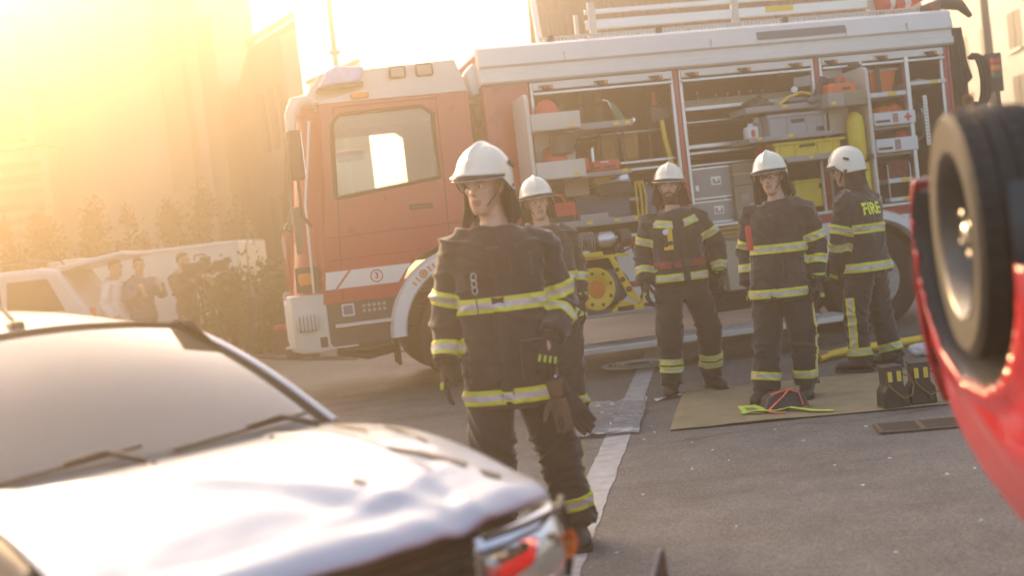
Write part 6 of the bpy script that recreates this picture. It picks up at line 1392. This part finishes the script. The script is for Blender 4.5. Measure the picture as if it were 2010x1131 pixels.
for v in bm_.verts:
    o_ = V(cc.x - v.co.x + .02, 1.0, cc.z + v.co.y); h = bv.ray_cast(o_, V(0, -1, 0)); v.co = (h[0] if h[0] else V(o_.x, .16, o_.z)) + V(0, .005 + v.co.z, 0)
bm_.to_mesh(tm_); bm_.free(); lt = link_mesh('lettering', tm_, 'lettering', jo4); lt.data.set_sharp_from_angle(angle=.5)
# 5 half hidden
build_person(dict(
    label='firefighter half hidden behind the nearest one, only helmet, face and shoulder showing', loc=(.29, 9.0, 0), group=people_g, seed=13.4, head=(6, 2, -3), gaze=.2,
    J=dict(chin=(-.03, 0, 1.545), neck=(-.02, .02, 1.46), shA=(-.21, .02, 1.41), shB=(.17, .02, 1.41), elA=(-.26, .06, 1.13), elB=(.21, .06, 1.13), wrA=(-.26, -.03, .90), wrB=(.21, -.03, .90),
           hipA=(-.10, 0, .86), hipB=(.09, 0, .86), knA=(-.11, -.02, .47), anA=(-.12, 0, .10), knB=(.08, -.02, .47), anB=(.08, 0, .10)),
    hem=.78, torso_bands=((1.10, .066), (.83, .066)), arm_bands=(('B', 'l', .3, .06), ('A', 'u', .8, .06)), leg_bands=(('A', .19, .06), ('B', .19, .06)),
    handA=((-.05, -.1, -1), (1, .2, 0), (.1, -1, 0), .3), handB=((.05, -.1, -1), (-1, .2, 0), (-.1, -1, 0), .3), toeA=(-.2, -1, 0), toeB=(.2, -1, 0)))
# bystanders behind the silver car
def bystander(label, loc, rz, jacket, trousers, head, seed, arms):
    J = dict(chin=(0, -.02, 1.51), neck=(0, .02, 1.43), shA=(-.19, .02, 1.38), shB=(.19, .02, 1.38), hipA=(-.09, 0, .86), hipB=(.09, 0, .86), knA=(-.10, -.02, .47), anA=(-.11, 0, .08), knB=(.10, -.02, .47), anB=(.11, 0, .08), **arms)
    return build_person(dict(label=label, loc=loc, rz=rz, seed=seed, head=head, fire=False, jacket=jacket, trousers=trousers, vox=.014, hem=.84, tw=.86, group='bystanders with cameras', J=J,
        handA=((0, -.5, -.6), (1, 0, 0), (0, -1, .3), .3), handB=((0, -.5, -.6), (-1, 0, 0), (0, -1, .3), .3), toeA=(-.1, -1, 0), toeB=(.1, -1, 0)))
down = dict(elA=(-.25, .05, 1.10), elB=(.25, .05, 1.10), wrA=(-.22, -.08, .90), wrB=(.22, -.08, .90))
hold = dict(elA=(-.27, -.10, 1.14), elB=(.27, -.12, 1.14), wrA=(-.14, -.34, 1.28), wrB=(.12, -.36, 1.33))
bystander('bystander in a pale shirt standing under the raised tailgate of the van', (-5.75, 17.9, 0), radians(70), 'white_plastic', 'blue_grey', (0, 4, 0), 17, down)
bystander('bystander in a dark top beside the one in the pale shirt', (-5.42, 18.0, 0), radians(40), 'blue_grey', 'dark_metal', (-20, 4, 0), 19, hold)
bystander('camera operator in dark clothes working behind the video camera on a tripod', (-4.85, 18.3, 0), radians(60), 'dark_metal', 'dark_metal', (10, 0, 0), 23, hold)
t = thing('video_camera', 'black shoulder video camera with matte box on a tripod beside its operator', 'video camera', (-4.55, 17.95, 0), radians(70))
mb = MB(); mb.box(-.07, .07, -.2, .22, 1.40, 1.58); mb.build('body', 'black_plastic', t, bevel=.02)
mb = MB(); mb.lathe((0, -.2, 1.49), (0, -1, 0), [(0, .05), (.16, .055), (.18, .05)], 14); mb.build('lens', 'dark_metal', t)
mb = MB(); mb.prism([(-.11, -.36, 1.41), (.11, -.36, 1.41), (.11, -.36, 1.57), (-.11, -.36, 1.57)], (0, -.10, 0)); mb.build('matte_box', 'black_plastic', t)
mb = MB(); mb.tube([(-.06, .0, 1.6), (-.05, -.02, 1.68), (.05, -.12, 1.68), (.05, -.16, 1.6)], .016, 6); mb.build('handle', 'black_plastic', t)
mb = MB(); mb.box(.08, .2, -.12, .0, 1.55, 1.65); mb.build('viewfinder', 'black_plastic', t, bevel=.015)
mb = MB(); mb.tube([(0, .05, 1.36), (.05, .5, 1.22)], .012, 6); mb.build('pan_bar', 'dark_metal', t)
mb = MB(); mb.lathe((0, 0, 1.22), (0, 0, 1), [(0, .07), (.1, .06), (.17, .05)], 12); mb.build('tripod_head', 'dark_metal', t)
for a in (30, 150, 270):
    mb = MB(); mb.tube([(.04 * cos(radians(a)), .04 * sin(radians(a)), 1.25), (.48 * cos(radians(a)), .48 * sin(radians(a)), .0)], [.022, .016], 6); mb.build('leg', 'dark_metal', t)
# ================================================================== CRASHED SILVER CAR
CW = radians(-50.65)
car = thing('silver_car', 'crashed silver car with dented bonnet and broken front, filling the near left corner', 'car', (-1.051, 3.302, 0), CW)
def bil(f, nx, ny): return [f(i / nx, j / ny) for j in range(ny + 1) for i in range(nx + 1)], [(j * (nx + 1) + i, j * (nx + 1) + i + 1, (j + 1) * (nx + 1) + i + 1, (j + 1) * (nx + 1) + i) for j in range(ny) for i in range(nx)]
def sheet(name, f, nx, ny, mat, par, th=.004, ang=40):
    mb = MB(); mb.add(*bil(f, nx, ny)); o = mb.build(name, mat, par, recalc=False, ang=ang)
    if th: s_ = o.modifiers.new('s', 'SOLIDIFY'); s_.thickness = th; s_.offset = -1
    return o
HL = 1.02
def bonnet(u, v):
    y = -.52 + 1.20 * v; w_ = (y / .68)
    x0 = .02 - .10 * w_ * w_; x1 = HL - .13 * abs(w_) ** 2.6
    x = x0 + (x1 - x0) * u
    z = .930 - .115 * u ** 2.1 - .022 * abs(w_) ** 5 + .036 * sin(pi * min(1, u * 1.15)) * (.6 + .4 * (1 - w_ * w_))
    # pressed creases along the bonnet
    z += .008 * exp(-((abs(y) - .40) / .03) ** 2) * (1 - u * .4)
    # crash damage: buckled tip, ripples, folded front edge
    dm = max(0, u - .55) / .45
    z += -.006 * exp(-(((y - .30) / .16) ** 2 + ((u - .90) / .10) ** 2)) + .006 * exp(-(((y - .52) / .10) ** 2 + ((u - .86) / .16) ** 2)) + .003 * exp(-(((y + .05) / .22) ** 2 + ((u - .72) / .08) ** 2)) - .002 * exp(-(((y - .02) / .3) ** 2 + ((u - .58) / .07) ** 2))
    z += dm * (.003 * noise.noise(Vector((x * 6, y * 5, 1))) + .002 * noise.noise(Vector((x * 14, y * 12, 4))))
    z += .007 * max(0, 1 - abs(y - .12 - .5 * (u - .7)) / .07) * dm + .009 * max(0, 1 - abs(u - .80 + .25 * (y - .3)) / .05) * max(0, 1 - abs(y - .25) / .35) - .008 * max(0, 1 - abs(y - .42 + .6 * (u - .8)) / .05) * dm
    z -= .028 * max(0, (u - .93) / .07) ** 2
    x += .02 * dm * noise.noise(Vector((y * 4, 2, u * 2)))
    z += .010 * exp(-((y + .3 - (u - .2) * .9) / .05) ** 2) * (1 - abs(u - .4)) - .008 * exp(-((y + .42 - (u - .2) * .9) / .05) ** 2) * (1 - abs(u - .4))
    return (x, y, z)
bo = sheet('bonnet', bonnet, 70, 90, 'silver_paint', car, .006, 60)
# chips of missing paint, washer jets
def on_b(u, v, dz=.004): p = bonnet(u, v); return (p[0], p[1], p[2] + dz)
for pts in ([(.55, .80), (.66, .86), (.78, .90), (.80, .875), (.70, .84), (.60, .79)], [(.70, .62), (.735, .635), (.75, .62), (.72, .605)], [(.28, .975), (.40, .965), (.56, .93), (.60, .905), (.46, .915), (.36, .93)], [(.12, .90), (.20, .91), (.32, .885), (.40, .85), (.28, .86), (.16, .875)], [(.82, .90), (.88, .93), (.90, .90), (.86, .885)]):
    mb = MB(); mb.add([on_b(u, v, .0035) for u, v in pts], [tuple(range(len(pts)))]); mb.build('bare_patch', 'primer', bo, recalc=False)
for v in (.12, .42, .72):
    mb = MB(); mb.sphere(on_b(.10, v, .004), (.010, .008, .006), 6); mb.build('washer_jet', 'black_plastic', bo)
# wings (fenders) and sides
def wing(sg):
    def f(u, v):
        x = -.10 + .86 * u; b = bonnet(max(0, min(1, u * .74)), 1 if sg > 0 else 0)
        top = Vector((b[0], b[1] + sg * .006, b[2] - .006)); z = top.z - (top.z - .30) * v
        bulge = .075 * sin(pi * min(1, v * 1.15)) ** .7
        xa, za = .62, .30; d = sqrt((x - xa) ** 2 + (z - za) ** 2)
        return (top.x, top.y + sg * (bulge + .0), z)
    o = sheet('front_wing', f, 40, 24, 'silver_paint' if sg > 0 else 'primer', car, .004, 60)
    b = bmesh.new(); b.from_mesh(o.data); kill = [fc for fc in b.faces if (fc.calc_center_median().x - .58) ** 2 + (fc.calc_center_median().z - .30) ** 2 < .33 ** 2]
    bmesh.ops.delete(b, geom=kill, context='FACES'); b.to_mesh(o.data); b.free(); return o
wing(1); wing(-1)
# cabin: cowl, windscreen, roof, pillars, rear
def wsc(u, v):       # u across from right (-) to left (+), v from cowl to roof
    s = -1 + 2 * u; y = s * (.66 - .165 * v); x = -.02 - .10 * s * s - (.72 - .03 * s * s) * v; z = .925 - .012 * s * s + (.375) * v - .035 * v * s * s + .03 * sin(pi * v)
    return (x, y, z)
ws = sheet('windscreen', wsc, 30, 20, 'windscreen', car, .004, 70)
mb = MB(); mb.tube([wsc(0, v / 12) for v in range(13)] + [wsc(u / 16, 1) for u in range(1, 17)] + [wsc(1, 1 - v / 12) for v in range(1, 13)], .012, 6); mb.build('screen_seal', 'black_rubber', ws)
mb = MB(); mb.tube([Vector(wsc(u / 20, 0)) + V(.02, 0, -.006) for u in range(21)], [(.03, .012)] * 21, 6, up=(0, 0, 1)); mb.build('cowl', 'black_plastic', car)
def roof(u, v):      # u across, v front to back
    s = -1 + 2 * u; e = Vector(wsc(u, 1)); bx_ = e.x - 1.45 * v; w_ = 1 + .03 * sin(pi * v); return (bx_, e.y * w_, e.z + .008 + .092 * sin(pi * min(1, v * .62 + .0)) * (1 - .45 * s * s) - .05 * v * v - .02 * (abs(s) ** 5) * min(1, v * 6))
ro = sheet('roof', roof, 30, 24, 'silver_paint', car, .01, 60)
mb = MB(); p = Vector(roof(.47, .05)); mb.prism([p + V(-.05, -.022, -.003), p + V(.035, -.022, -.004), p + V(.025, -.022, .022), p + V(-.04, -.022, .028)], (0, .044, 0)); an = mb.build('aerial_foot', 'black_plastic', ro, bevel=.008); mb = MB(); mb.tube([p + V(-.03, 0, .025), p + V(-.14, .0, .075)], [.010, .006], 7); mb.build('aerial', 'black_plastic', an)
for sg in (-1, 1):
    u = 1 if sg > 0 else 0
    mb = MB(); mb.tube([Vector(wsc(u, v / 8)) + V(-.012, sg * .022, .0) for v in range(9)] + [Vector(roof(u, v / 8)) + V(0, sg * .012, -.018) for v in range(1, 9)], [(.020, .016)] * 17, 8); mb.build('roof_pillar', 'silver_paint', car)
    for xb in (-1.18, -2.02):
        mb = MB(); mb.tube([(xb + .08, sg * .66, .88), (xb, sg * .48, 1.27)], [(.03, .02)] * 2, 8); mb.build('door_pillar', 'black_plastic', car)
    for x0, x1 in ((-1.10, -.30), (-1.95, -1.16)):
        mb = MB(); mb.prism([(x1 + (.05 if x1 > -.5 else 0), sg * .665, .86), (x0, sg * .665, .86), (x0 - .04, sg * .49, 1.27), (x1 - (.36 if x1 > -.5 else 0), sg * .49, 1.27)], (0, sg * .004, 0)); mb.build('side_window', 'glass', car)
    for x0, x1 in ((-1.13, -.10), (-2.05, -1.15)):
        mb = MB(); rings = []
        for z, y in ((.30, .72), (.45, .775), (.70, .78), (.86, .735)): rings.append([(x1, sg * y, z), (x0, sg * y, z), (x0, sg * (y - .05), z), (x1, sg * (y - .05), z)])
        mb.loft(rings); dr_ = mb.build('door', 'silver_paint', car, bevel=.008); mb = MB(); mb.box(x0 + .08, x0 + .24, sg * .775, sg * .80, .70, .73) if sg > 0 else mb.box(x0 + .08, x0 + .24, -.80, -.775, .70, .73); mb.build('handle', 'silver_paint', dr_, bevel=.006)
    mb = MB(); rings = []
    for z, y, xe in ((.30, .70, -2.85), (.5, .77, -3.0), (.75, .76, -3.0), (.92, .68, -2.95)): rings.append([(-2.06, sg * y, z), (xe, sg * (y - .08), z), (xe, 0, z), (-2.06, 0, z)])
    mb.loft(rings); mb.build('rear_quarter', 'silver_paint', car, bevel=.03)
    if sg < 0: mb = MB(); mb.sphere((-.28, sg * .88, .96), (.07, .10, .065), 10); mi = mb.build('door_mirror', 'silver_paint', car); mb = MB(); mb.tube([(-.24, sg * .72, .90), (-.27, sg * .82, .94)], .022, 8); mb.build('mirror_stem', 'black_plastic', mi)
    for xw in (.58, -2.05):
        mb = MB(); mb.lathe((xw, sg * .54, .30), (0, sg, 0), [(0, .18), (.0, .28), (.05, .30), (.16, .30), (.2, .28), (.2, .18)], 30, cap=False); wh = mb.build('wheel', 'tyre', car); mb = MB(); mb.lathe((xw, sg * .58, .30), (0, sg, 0), [(0, .0), (.12, .03), (.10, .15), (.16, .185)], 24); mb.build('rim', 'rim_steel', wh)
mb = MB(); mb.prism([(-2.15, -.57, 1.29), (-2.75, -.6, .95), (-2.75, .6, .95), (-2.15, .57, 1.29)], (-.01, 0, .005)); mb.build('rear_window', 'glass', car)
mb = MB(); mb.prism([(-2.10, -.60, .93), (-2.98, -.60, .92), (-2.98, .60, .92), (-2.10, .60, .93)], (0, 0, .02)); mb.build('boot_lid', 'silver_paint', car)
mb = MB(); mb.box(-2.9, .85, -.62, .62, .20, .32); mb.build('floor_pan', 'black_plastic', car)
# wipers
for (u0, u1, dz) in ((.18, .52, .0), (.58, .96, .0)):
    a = Vector(wsc(u0, .015)); mb = MB(); pts = [Vector(wsc(u0 + (u1 - u0) * k / 8, .02 + .05 * (k / 8))) + V(.012, 0, .012) for k in range(9)]
    mb.tube(pts, .006, 6); bl = mb.build('wiper', 'black_plastic', car)
    mb = MB(); mb.tube([Vector(wsc(u1 - .02, .0)) + V(.05, 0, .015), pts[6] + V(.012, 0, .014), pts[4] + V(.006, 0, .010)], [.011, .008, .006], 6); mb.build('wiper_arm', 'dark_metal', bl)
# interior
mb = MB(); mb.box(-.62, -.10, -.60, .60, .70, .88); mb.build('dashboard', 'dash', car, bevel=.05, seg=3)
mb = MB(); c = V(-.62, .33, .86); mb.tube([c + V(-.07 * sin(a), .17 * cos(a), .155 * sin(a)) for a in [i * 2 * pi / 22 for i in range(23)]], .014, 8); mb.tube([c + V(.0, -.16, 0), c, c + V(0, .16, 0)], .018, 6); mb.build('steering_wheel', 'grey_metal', car)  # light grey wheel, its bright highlight put into the colour
for y in (-.34, .34):
    mb = MB(); mb.box(-1.45, -1.0, y - .24, y + .24, .40, .58); mb.prism([(-1.38, y - .23, .56), (-1.52, y - .23, .56), (-1.66, y - .21, 1.10), (-1.56, y - .21, 1.12)], (0, .46, 0)); st_ = mb.build('seat', 'seat_cloth', car, bevel=.05, seg=3); mb = MB(); mb.box(-1.70, -1.60, y - .12, y + .12, 1.12, 1.27); mb.build('headrest', 'seat_cloth', st_, bevel=.03, seg=2)
mb = MB(); p = Vector(wsc(.5, .9)); mb.box(p.x - .04, p.x - .02, p.y - .11, p.y + .11, p.z - .09, p.z - .03); mb.build('rear_view_mirror', 'black_plastic', car, bevel=.01)
mb = MB(); mb.prism([(-.40, -.42, .885), (-.32, -.42, .885), (-.36, -.40, 1.04)], (0, .05, 0)); mb.build('air_freshener', 'orange', car, bevel=.006)
# front end: broken bumper beam, headlamps, grille
mb = MB(); mb.prism([(HL - .16, -.60, .40), (HL - .04, -.52, .40), (HL - .0, 0, .40), (HL - .04, .52, .40), (HL - .16, .60, .40), (HL - .30, .6, .40), (HL - .30, -.6, .40)], (0, 0, .14)); mb.build('bumper_beam', 'black_plastic', car, bevel=.02)
mb = MB(); mb.box(HL - .22, HL - .10, -.45, .45, .53, .74); gr = mb.build('radiator_support', 'primer', car, bevel=.01)
for k in range(7): mb = MB(); mb.box(HL - .10, HL - .085, -.42, .42, .55 + k * .028, .563 + k * .028); mb.build('grille_slat', 'black_plastic', gr)
def lamp(sg):
    L0 = []
    o3 = [(HL + .01, .34), (HL + .0, .48), (HL - .04, .61), (HL - .13, .70)]
    mb = MB(); rings = []
    for x, y in o3: rings.append([(x, sg * y, .60 - .0 * y), (x + .01, sg * y, .74), (x - .06, sg * y, .755), (x - .10, sg * y, .74), (x - .10, sg * y, .58)])
    mb.loft([[(x - .03 if k in (0, 1) else x, y, z) for k, (x, y, z) in enumerate(r)] for r in rings]); h = mb.build('headlamp', 'chrome', car, bevel=.004)
    mb = MB(); rings = []
    for x, y in o3: rings.append([(x, sg * y, .575), (x + .018, sg * y, .66), (x - .02, sg * y, .755), (x - .05, sg * y, .76)])
    mb.loft(rings, cap=False, closed=False); g_ = mb.build('lamp_cover', 'lamp_glass', h, recalc=False, ang=70)
    for (x, y, r_, m_) in ((HL - .05, .43, .052, 'chrome'), (HL - .06, .55, .048, 'chrome'), (HL - .10, .645, .030, 'orange_lens')):
        mb = MB(); mb.lathe((x, sg * y, .665), (1, sg * .25, 0), [(.0, .012), (.012, r_ * .7), (.045, r_), (.048, r_ + .006)], 18, cap=False); mb.build('reflector', m_, h); mb = MB(); mb.sphere((x + .02, sg * y, .665), .014, 6); mb.build('bulb', 'white_plastic', h)
    mb = MB(); mb.box(HL - .09, HL - .04, *(sorted((sg * .44, sg * .56))), .592, .610); mb.build('side_light', 'safety_red', h, bevel=.006)
    mb = MB(); mb.tube([(x + .015, sg * y, .765) for x, y in o3], [(.009, .008)] * 4, 6); mb.tube([(o3[-1][0] + .0, sg * .705, .765), (o3[-1][0] + .02, sg * .715, .66), (o3[-1][0] + .0, sg * .705, .56)], [.008, .011, .009], 6); mb.build('lamp_frame', 'black_plastic', h)
lamp(1); lamp(-1)
mb = MB(); mb.tube([(HL - .14, -.62, .765), (HL - .04, -.3, .77), (HL - .03, 0, .765), (HL - .05, .35, .77), (HL - .14, .62, .765)], [(.016, .008)] * 5, 6, up=(0, 0, 1)); mb.build('slam_panel', 'primer', car)
# broken strip of bumper trim sticking up in front
sh = thing('bumper_shard', 'pointed dark shard of broken bumper standing up at the bottom edge of the view', 'bumper shard', (.31, 3.35, 0), radians(-20))
mb = MB(); mb.loft([[(-.10, -.02, .0), (.05, -.02, .0), (.05, .03, .0), (-.10, .03, 0)], [(-.055, -.02, .28), (.04, -.02, .28), (.04, .02, .28), (-.055, .02, .28)], [(-.02, -.012, .42), (.032, -.012, .42), (.032, .012, .42), (-.02, .012, .42)], [(.016, -.004, .525), (.028, -.004, .525), (.028, .004, .525), (.016, .004, .525)]]); mb.build('shard', 'primer', sh, bevel=.004)
mb = MB(); mb.tube([(-.10, -.022, .0), (-.055, -.022, .28), (-.02, -.014, .42), (.018, -.005, .525)], .005, 5); mb.build('torn_edge', 'silver_paint', sh)
mb = MB(); mb.prism([(-.22, -.10, 0), (.16, -.10, 0), (.12, .12, 0), (-.18, .1, 0)], (0, 0, .03)); mb.build('foot', 'primer', sh, bevel=.006)

# ================================================================== OVERTURNED RED CAR
rc = thing('overturned_car', 'red car lying upside down with a front wheel in the air at the right edge', 'car', (1.87, 2.75, .06), 0, None, (0, radians(-3.0), radians(-2.5)))
WX, WZ = -.72, 1.30
def side_x(y, z):     # half-width towards the viewer's left, upside down: z high = sill
    b = .77 - .06 * max(0, (1.0 - z) / .35) ** 2 - .05 * max(0, (z - 1.30) / .2) ** 2
    b -= .33 * max(0, (y - .28) / .42) ** 2.0
    b -= .02 * max(0, -(y + 1.2)) 
    return -b
def nose(z): return .70 - .10 * max(0, (1.0 - z) / .2) ** 1.5 - .05 * max(0, (z - 1.2) / .2)
def side(u, v):
    z = .34 + 1.10 * v
    yf = nose(z); y = -1.0 + (yf + 1.0) * u
    hood = .34 + 1.0 * max(0, y + .06)     # bonnet line (upside down: lower edge)
    zt = 1.44 - .20 * min(1, max(0, (-y - .22) / .14)); z = hood + (zt - hood) * v
    xx = side_x(y, z) + .07 * max(0, 1 - v / .08) ** 2
    r = sqrt((y) ** 2 + (z - WZ) ** 2); lip = .018 * exp(-((r - .365) / .022) ** 2)
    cr = .010 * exp(-((v - .42) / .05) ** 2)
    dent = .02 * noise.noise(Vector((y * 3, z * 3, 5))) * max(0, y)
    return (xx - lip - cr + dent, y, z)
mb = MB(); NXs, NYs = 110, 60; mb.add(*bil(side, NXs, NYs)); o = mb.build('front_wing', 'car_red', rc, recalc=False, ang=60)
b = bmesh.new(); b.from_mesh(o.data); bmesh.ops.delete(b, geom=[f for f in b.faces if f.calc_center_median().y ** 2 + (f.calc_center_median().z - WZ) ** 2 < .355 ** 2], context='FACES'); b.to_mesh(o.data); b.free(); o.modifiers.new('s', 'SOLIDIFY').thickness = .006
# arch lip, inner well
mb = MB(); rings = []
for k in range(33):
    a = radians(-205 + k * 230 / 32); y, z = .358 * cos(a), WZ + .358 * sin(a)
    if z > 1.44: continue
    x = side_x(y, z); rings.append([(x - .018, y, z), (x + .005, y * .96, WZ + (z - WZ) * .96), (x + .35, y * .96, WZ + (z - WZ) * .96), (x + .35, y, z)])
mb.loft(rings); mb.build('wheel_well', 'black_plastic', rc)
# nose: bumper, headlamp, grille, far side, bonnet, underside
def front(u, v):
    z = .92 + .50 * v; yf = nose(z); s = -1 + 2 * u; x0 = side_x(yf, z); x = x0 * (-s); y = yf + .10 * (1 - abs(s) ** 2.2) * (1 if v > .35 else .85); return (x, y, z)
sheet('front_panel', front, 40, 16, 'car_red', rc, .006, 60)
def bump(u, v):
    s = -1 + 2 * u; z = 1.16 + .27 * v; yf = nose(z) + .03 + .03 * sin(pi * v); x = side_x(nose(z), z) * (-s) * 1.06; return (x, yf + .11 * (1 - abs(s) ** 2.2), z)
sheet('bumper', bump, 40, 8, 'car_red', rc, .01, 60)
def bside(u, v):
    z = .86 + .48 * v; y = .36 + (nose(z) + .035 - .36) * u; return (side_x(y, z) - .006 - .02 * sin(pi * v), y, z)
sheet('bumper_end', bside, 10, 8, 'car_red', rc, .012, 60)
for sg in (-1, 1):
    mb = MB(); mb.loft([[(sg * .30, .70 + .07, z0) for z0 in (.98, 1.10)] + [(sg * .30, .66, 1.10), (sg * .30, .66, .98)], [(sg * .58, .62, z0) for z0 in (.97, 1.10)] + [(sg * .58, .54, 1.10), (sg * .58, .54, .97)]]); mb.build('headlamp', 'lamp_glass', rc)
def bon(u, v):
    s = -1 + 2 * u; y = -.55 + (nose(.92) + .06 + .55) * v; z = .34 + 1.0 * max(0, y + .06) - .02 * (1 - s * s); x = (side_x(min(y, .62), .80) + .10) * (-s); return (x, y, z)
sheet('bonnet', bon, 20, 24, 'car_red', rc, .006, 60)
mb = MB(); mb.prism([(-.70, -3.2, 1.20), (.70, -3.2, 1.20), (.70, -.38, 1.20), (-.70, -.38, 1.20)], (0, 0, .03)); mb.box(-.40, .40, -.38, .45, 1.30, 1.36); mb.build('underside', 'primer', rc, bevel=.01)
mb = MB(); mb.tube([(.0, .3, 1.39), (.1, -.5, 1.27), (.1, -3.0, 1.27)], .03, 8); mb.build('exhaust', 'rim_steel', rc)
def side2(u, v): p = side(u, v); return (-p[0], p[1], p[2])
sheet('far_wing', side2, 40, 20, 'car_red', rc, .006, 60)
def doors(sg):
    def f(u, v):
        y = -1.02 - 1.9 * u; z = .42 + .82 * v; return (sg * (.77 - .06 * max(0, (1.0 - z) / .35) ** 2 - .05 * max(0, (z - 1.30) / .2) ** 2 + .010 * exp(-((v - .42) / .05) ** 2)), y, z)
    return sheet('door', f, 20, 24, 'car_red', rc, .006, 60)
doors(-1); doors(1)
mb = MB(); mb.tube([Vector(side(0, v / 10)) + V(-.001, .0, 0) for v in range(11)], .005, 5); mb.build('door_gap', 'black_plastic', rc)
mb = MB(); mb.loft([[(-.70, -.5, .43), (.70, -.5, .43), (.70, -3.0, .43), (-.70, -3.0, .43)], [(-.55, -1.15, .08), (.55, -1.15, .08), (.55, -2.5, .08), (-.55, -2.5, .08)]], cap=False); mb.build('glasshouse', 'windscreen', rc)
for sx in (-1, 1):
    for (y0, y1) in ((-.5, -1.15), (-1.7, -1.7), (-3.0, -2.5)): mb = MB(); mb.tube([(sx * .71, y0, .44), (sx * .56, y1, .07)], .03, 8); mb.build('roof_pillar', 'car_red', rc)
mb = MB(); mb.box(-.56, .56, -2.5, -1.15, .02, .08); mb.build('roof', 'car_red', rc, bevel=.02)
# wheels
def wheel(x, y, z, sg, tilt, steer=0.):
    a = Vector((sg, steer, tilt)).normalized(); c = Vector((x, y, z)); u = Vector((-steer * sg, 1, 0)); u = (u - a * u.dot(a)).normalized(); v_ = a.cross(u)
    mb = MB(); n = 80
    prof = [(-.165, .19), (-.168, .215), (-.178, .245), (-.172, .268), (-.155, .279), (-.13, .284)]
    prof += [(-.128, .276), (-.122, .276), (-.120, .2855), (-.092, .2865), (-.090, .278), (-.084, .278), (-.082, .2865), (-.052, .2865), (-.050, .278), (-.044, .278), (-.042, .2855)] + [(-.018, .284), (.0, .279), (.012, .262), (.010, .23), (.006, .19)]
    prof = [(t + .0, r) for t, r in prof]
    c0 = c
    rings = []
    for t, r in reversed([(-t, r) for t, r in prof]): pass
    rr = []
    for t, r in prof:
        ring = []
        for q in range(n):
            th = 2 * pi * q / n; groove = -.011 if (q % 2 == 0 and .282 < r and abs(t + .07) > .045) else 0
            ring.append(c + a * (t) + (u * cos(th) + v_ * sin(th)) * (r + groove))
        rr.append(ring)
    mb.loft(rr, cap=False); wh = mb.build('wheel', 'tyre', rc, ang=30)
    mb = MB(); mb.lathe(c, a, [(-.16, .18), (-.05, .172), (.006, .19), (.010, .193), (.002, .182), (-.040, .168), (-.062, .150), (-.055, .11), (-.035, .085), (-.030, .07), (-.034, .055), (-.036, .001)], 48); rim = mb.build('rim', 'rim_dark', wh, ang=50)
    for k in range(8):
        th = 2 * pi * k / 8; p = c + a * (-.060) + (u * cos(th) + v_ * sin(th)) * .128; e1 = (u * cos(th) + v_ * sin(th)); e2 = a.cross(e1); mb = MB(); ring = []
        mb.loft([[p + e1 * (.018 * cos(w2)) + e2 * (.028 * sin(w2)) + a * o_ for w2 in [i * 2 * pi / 12 for i in range(12)]] for o_ in (.002, .009)]); mb.build('vent', 'black_plastic', rim)
    for k in range(4):
        th = 2 * pi * k / 4 + .4; p = c + a * (-.034) + (u * cos(th) + v_ * sin(th)) * .05; mb = MB(); mb.lathe(p, a, [(0, .012), (.018, .011), (.022, .004)], 6); mb.build('wheel_bolt', 'steel', rim)
    mb = MB(); mb.lathe(c + a * -.034, a, [(0, .028), (.02, .026), (.024, .02), (.024, .001)], 16); mb.build('hub_cap', 'steel', rim)
    return wh
wheel(-.78, 0, WZ, -1, .045, .13); wheel(-.76, -2.35, WZ, -1, .0); wheel(.76, -2.35, WZ, 1, 0); wheel(.79, 0, WZ, 1, 0)
mb = MB(); mb.tube([(-.66, 0, WZ), (.66, 0, WZ)], .03, 8); mb.tube([(-.6, .05, WZ + .02), (-.3, -.1, WZ + .06)], .04, 8); mb.build('axle', 'dark_metal', rc)

bpy.data.scenes.remove(TMP)
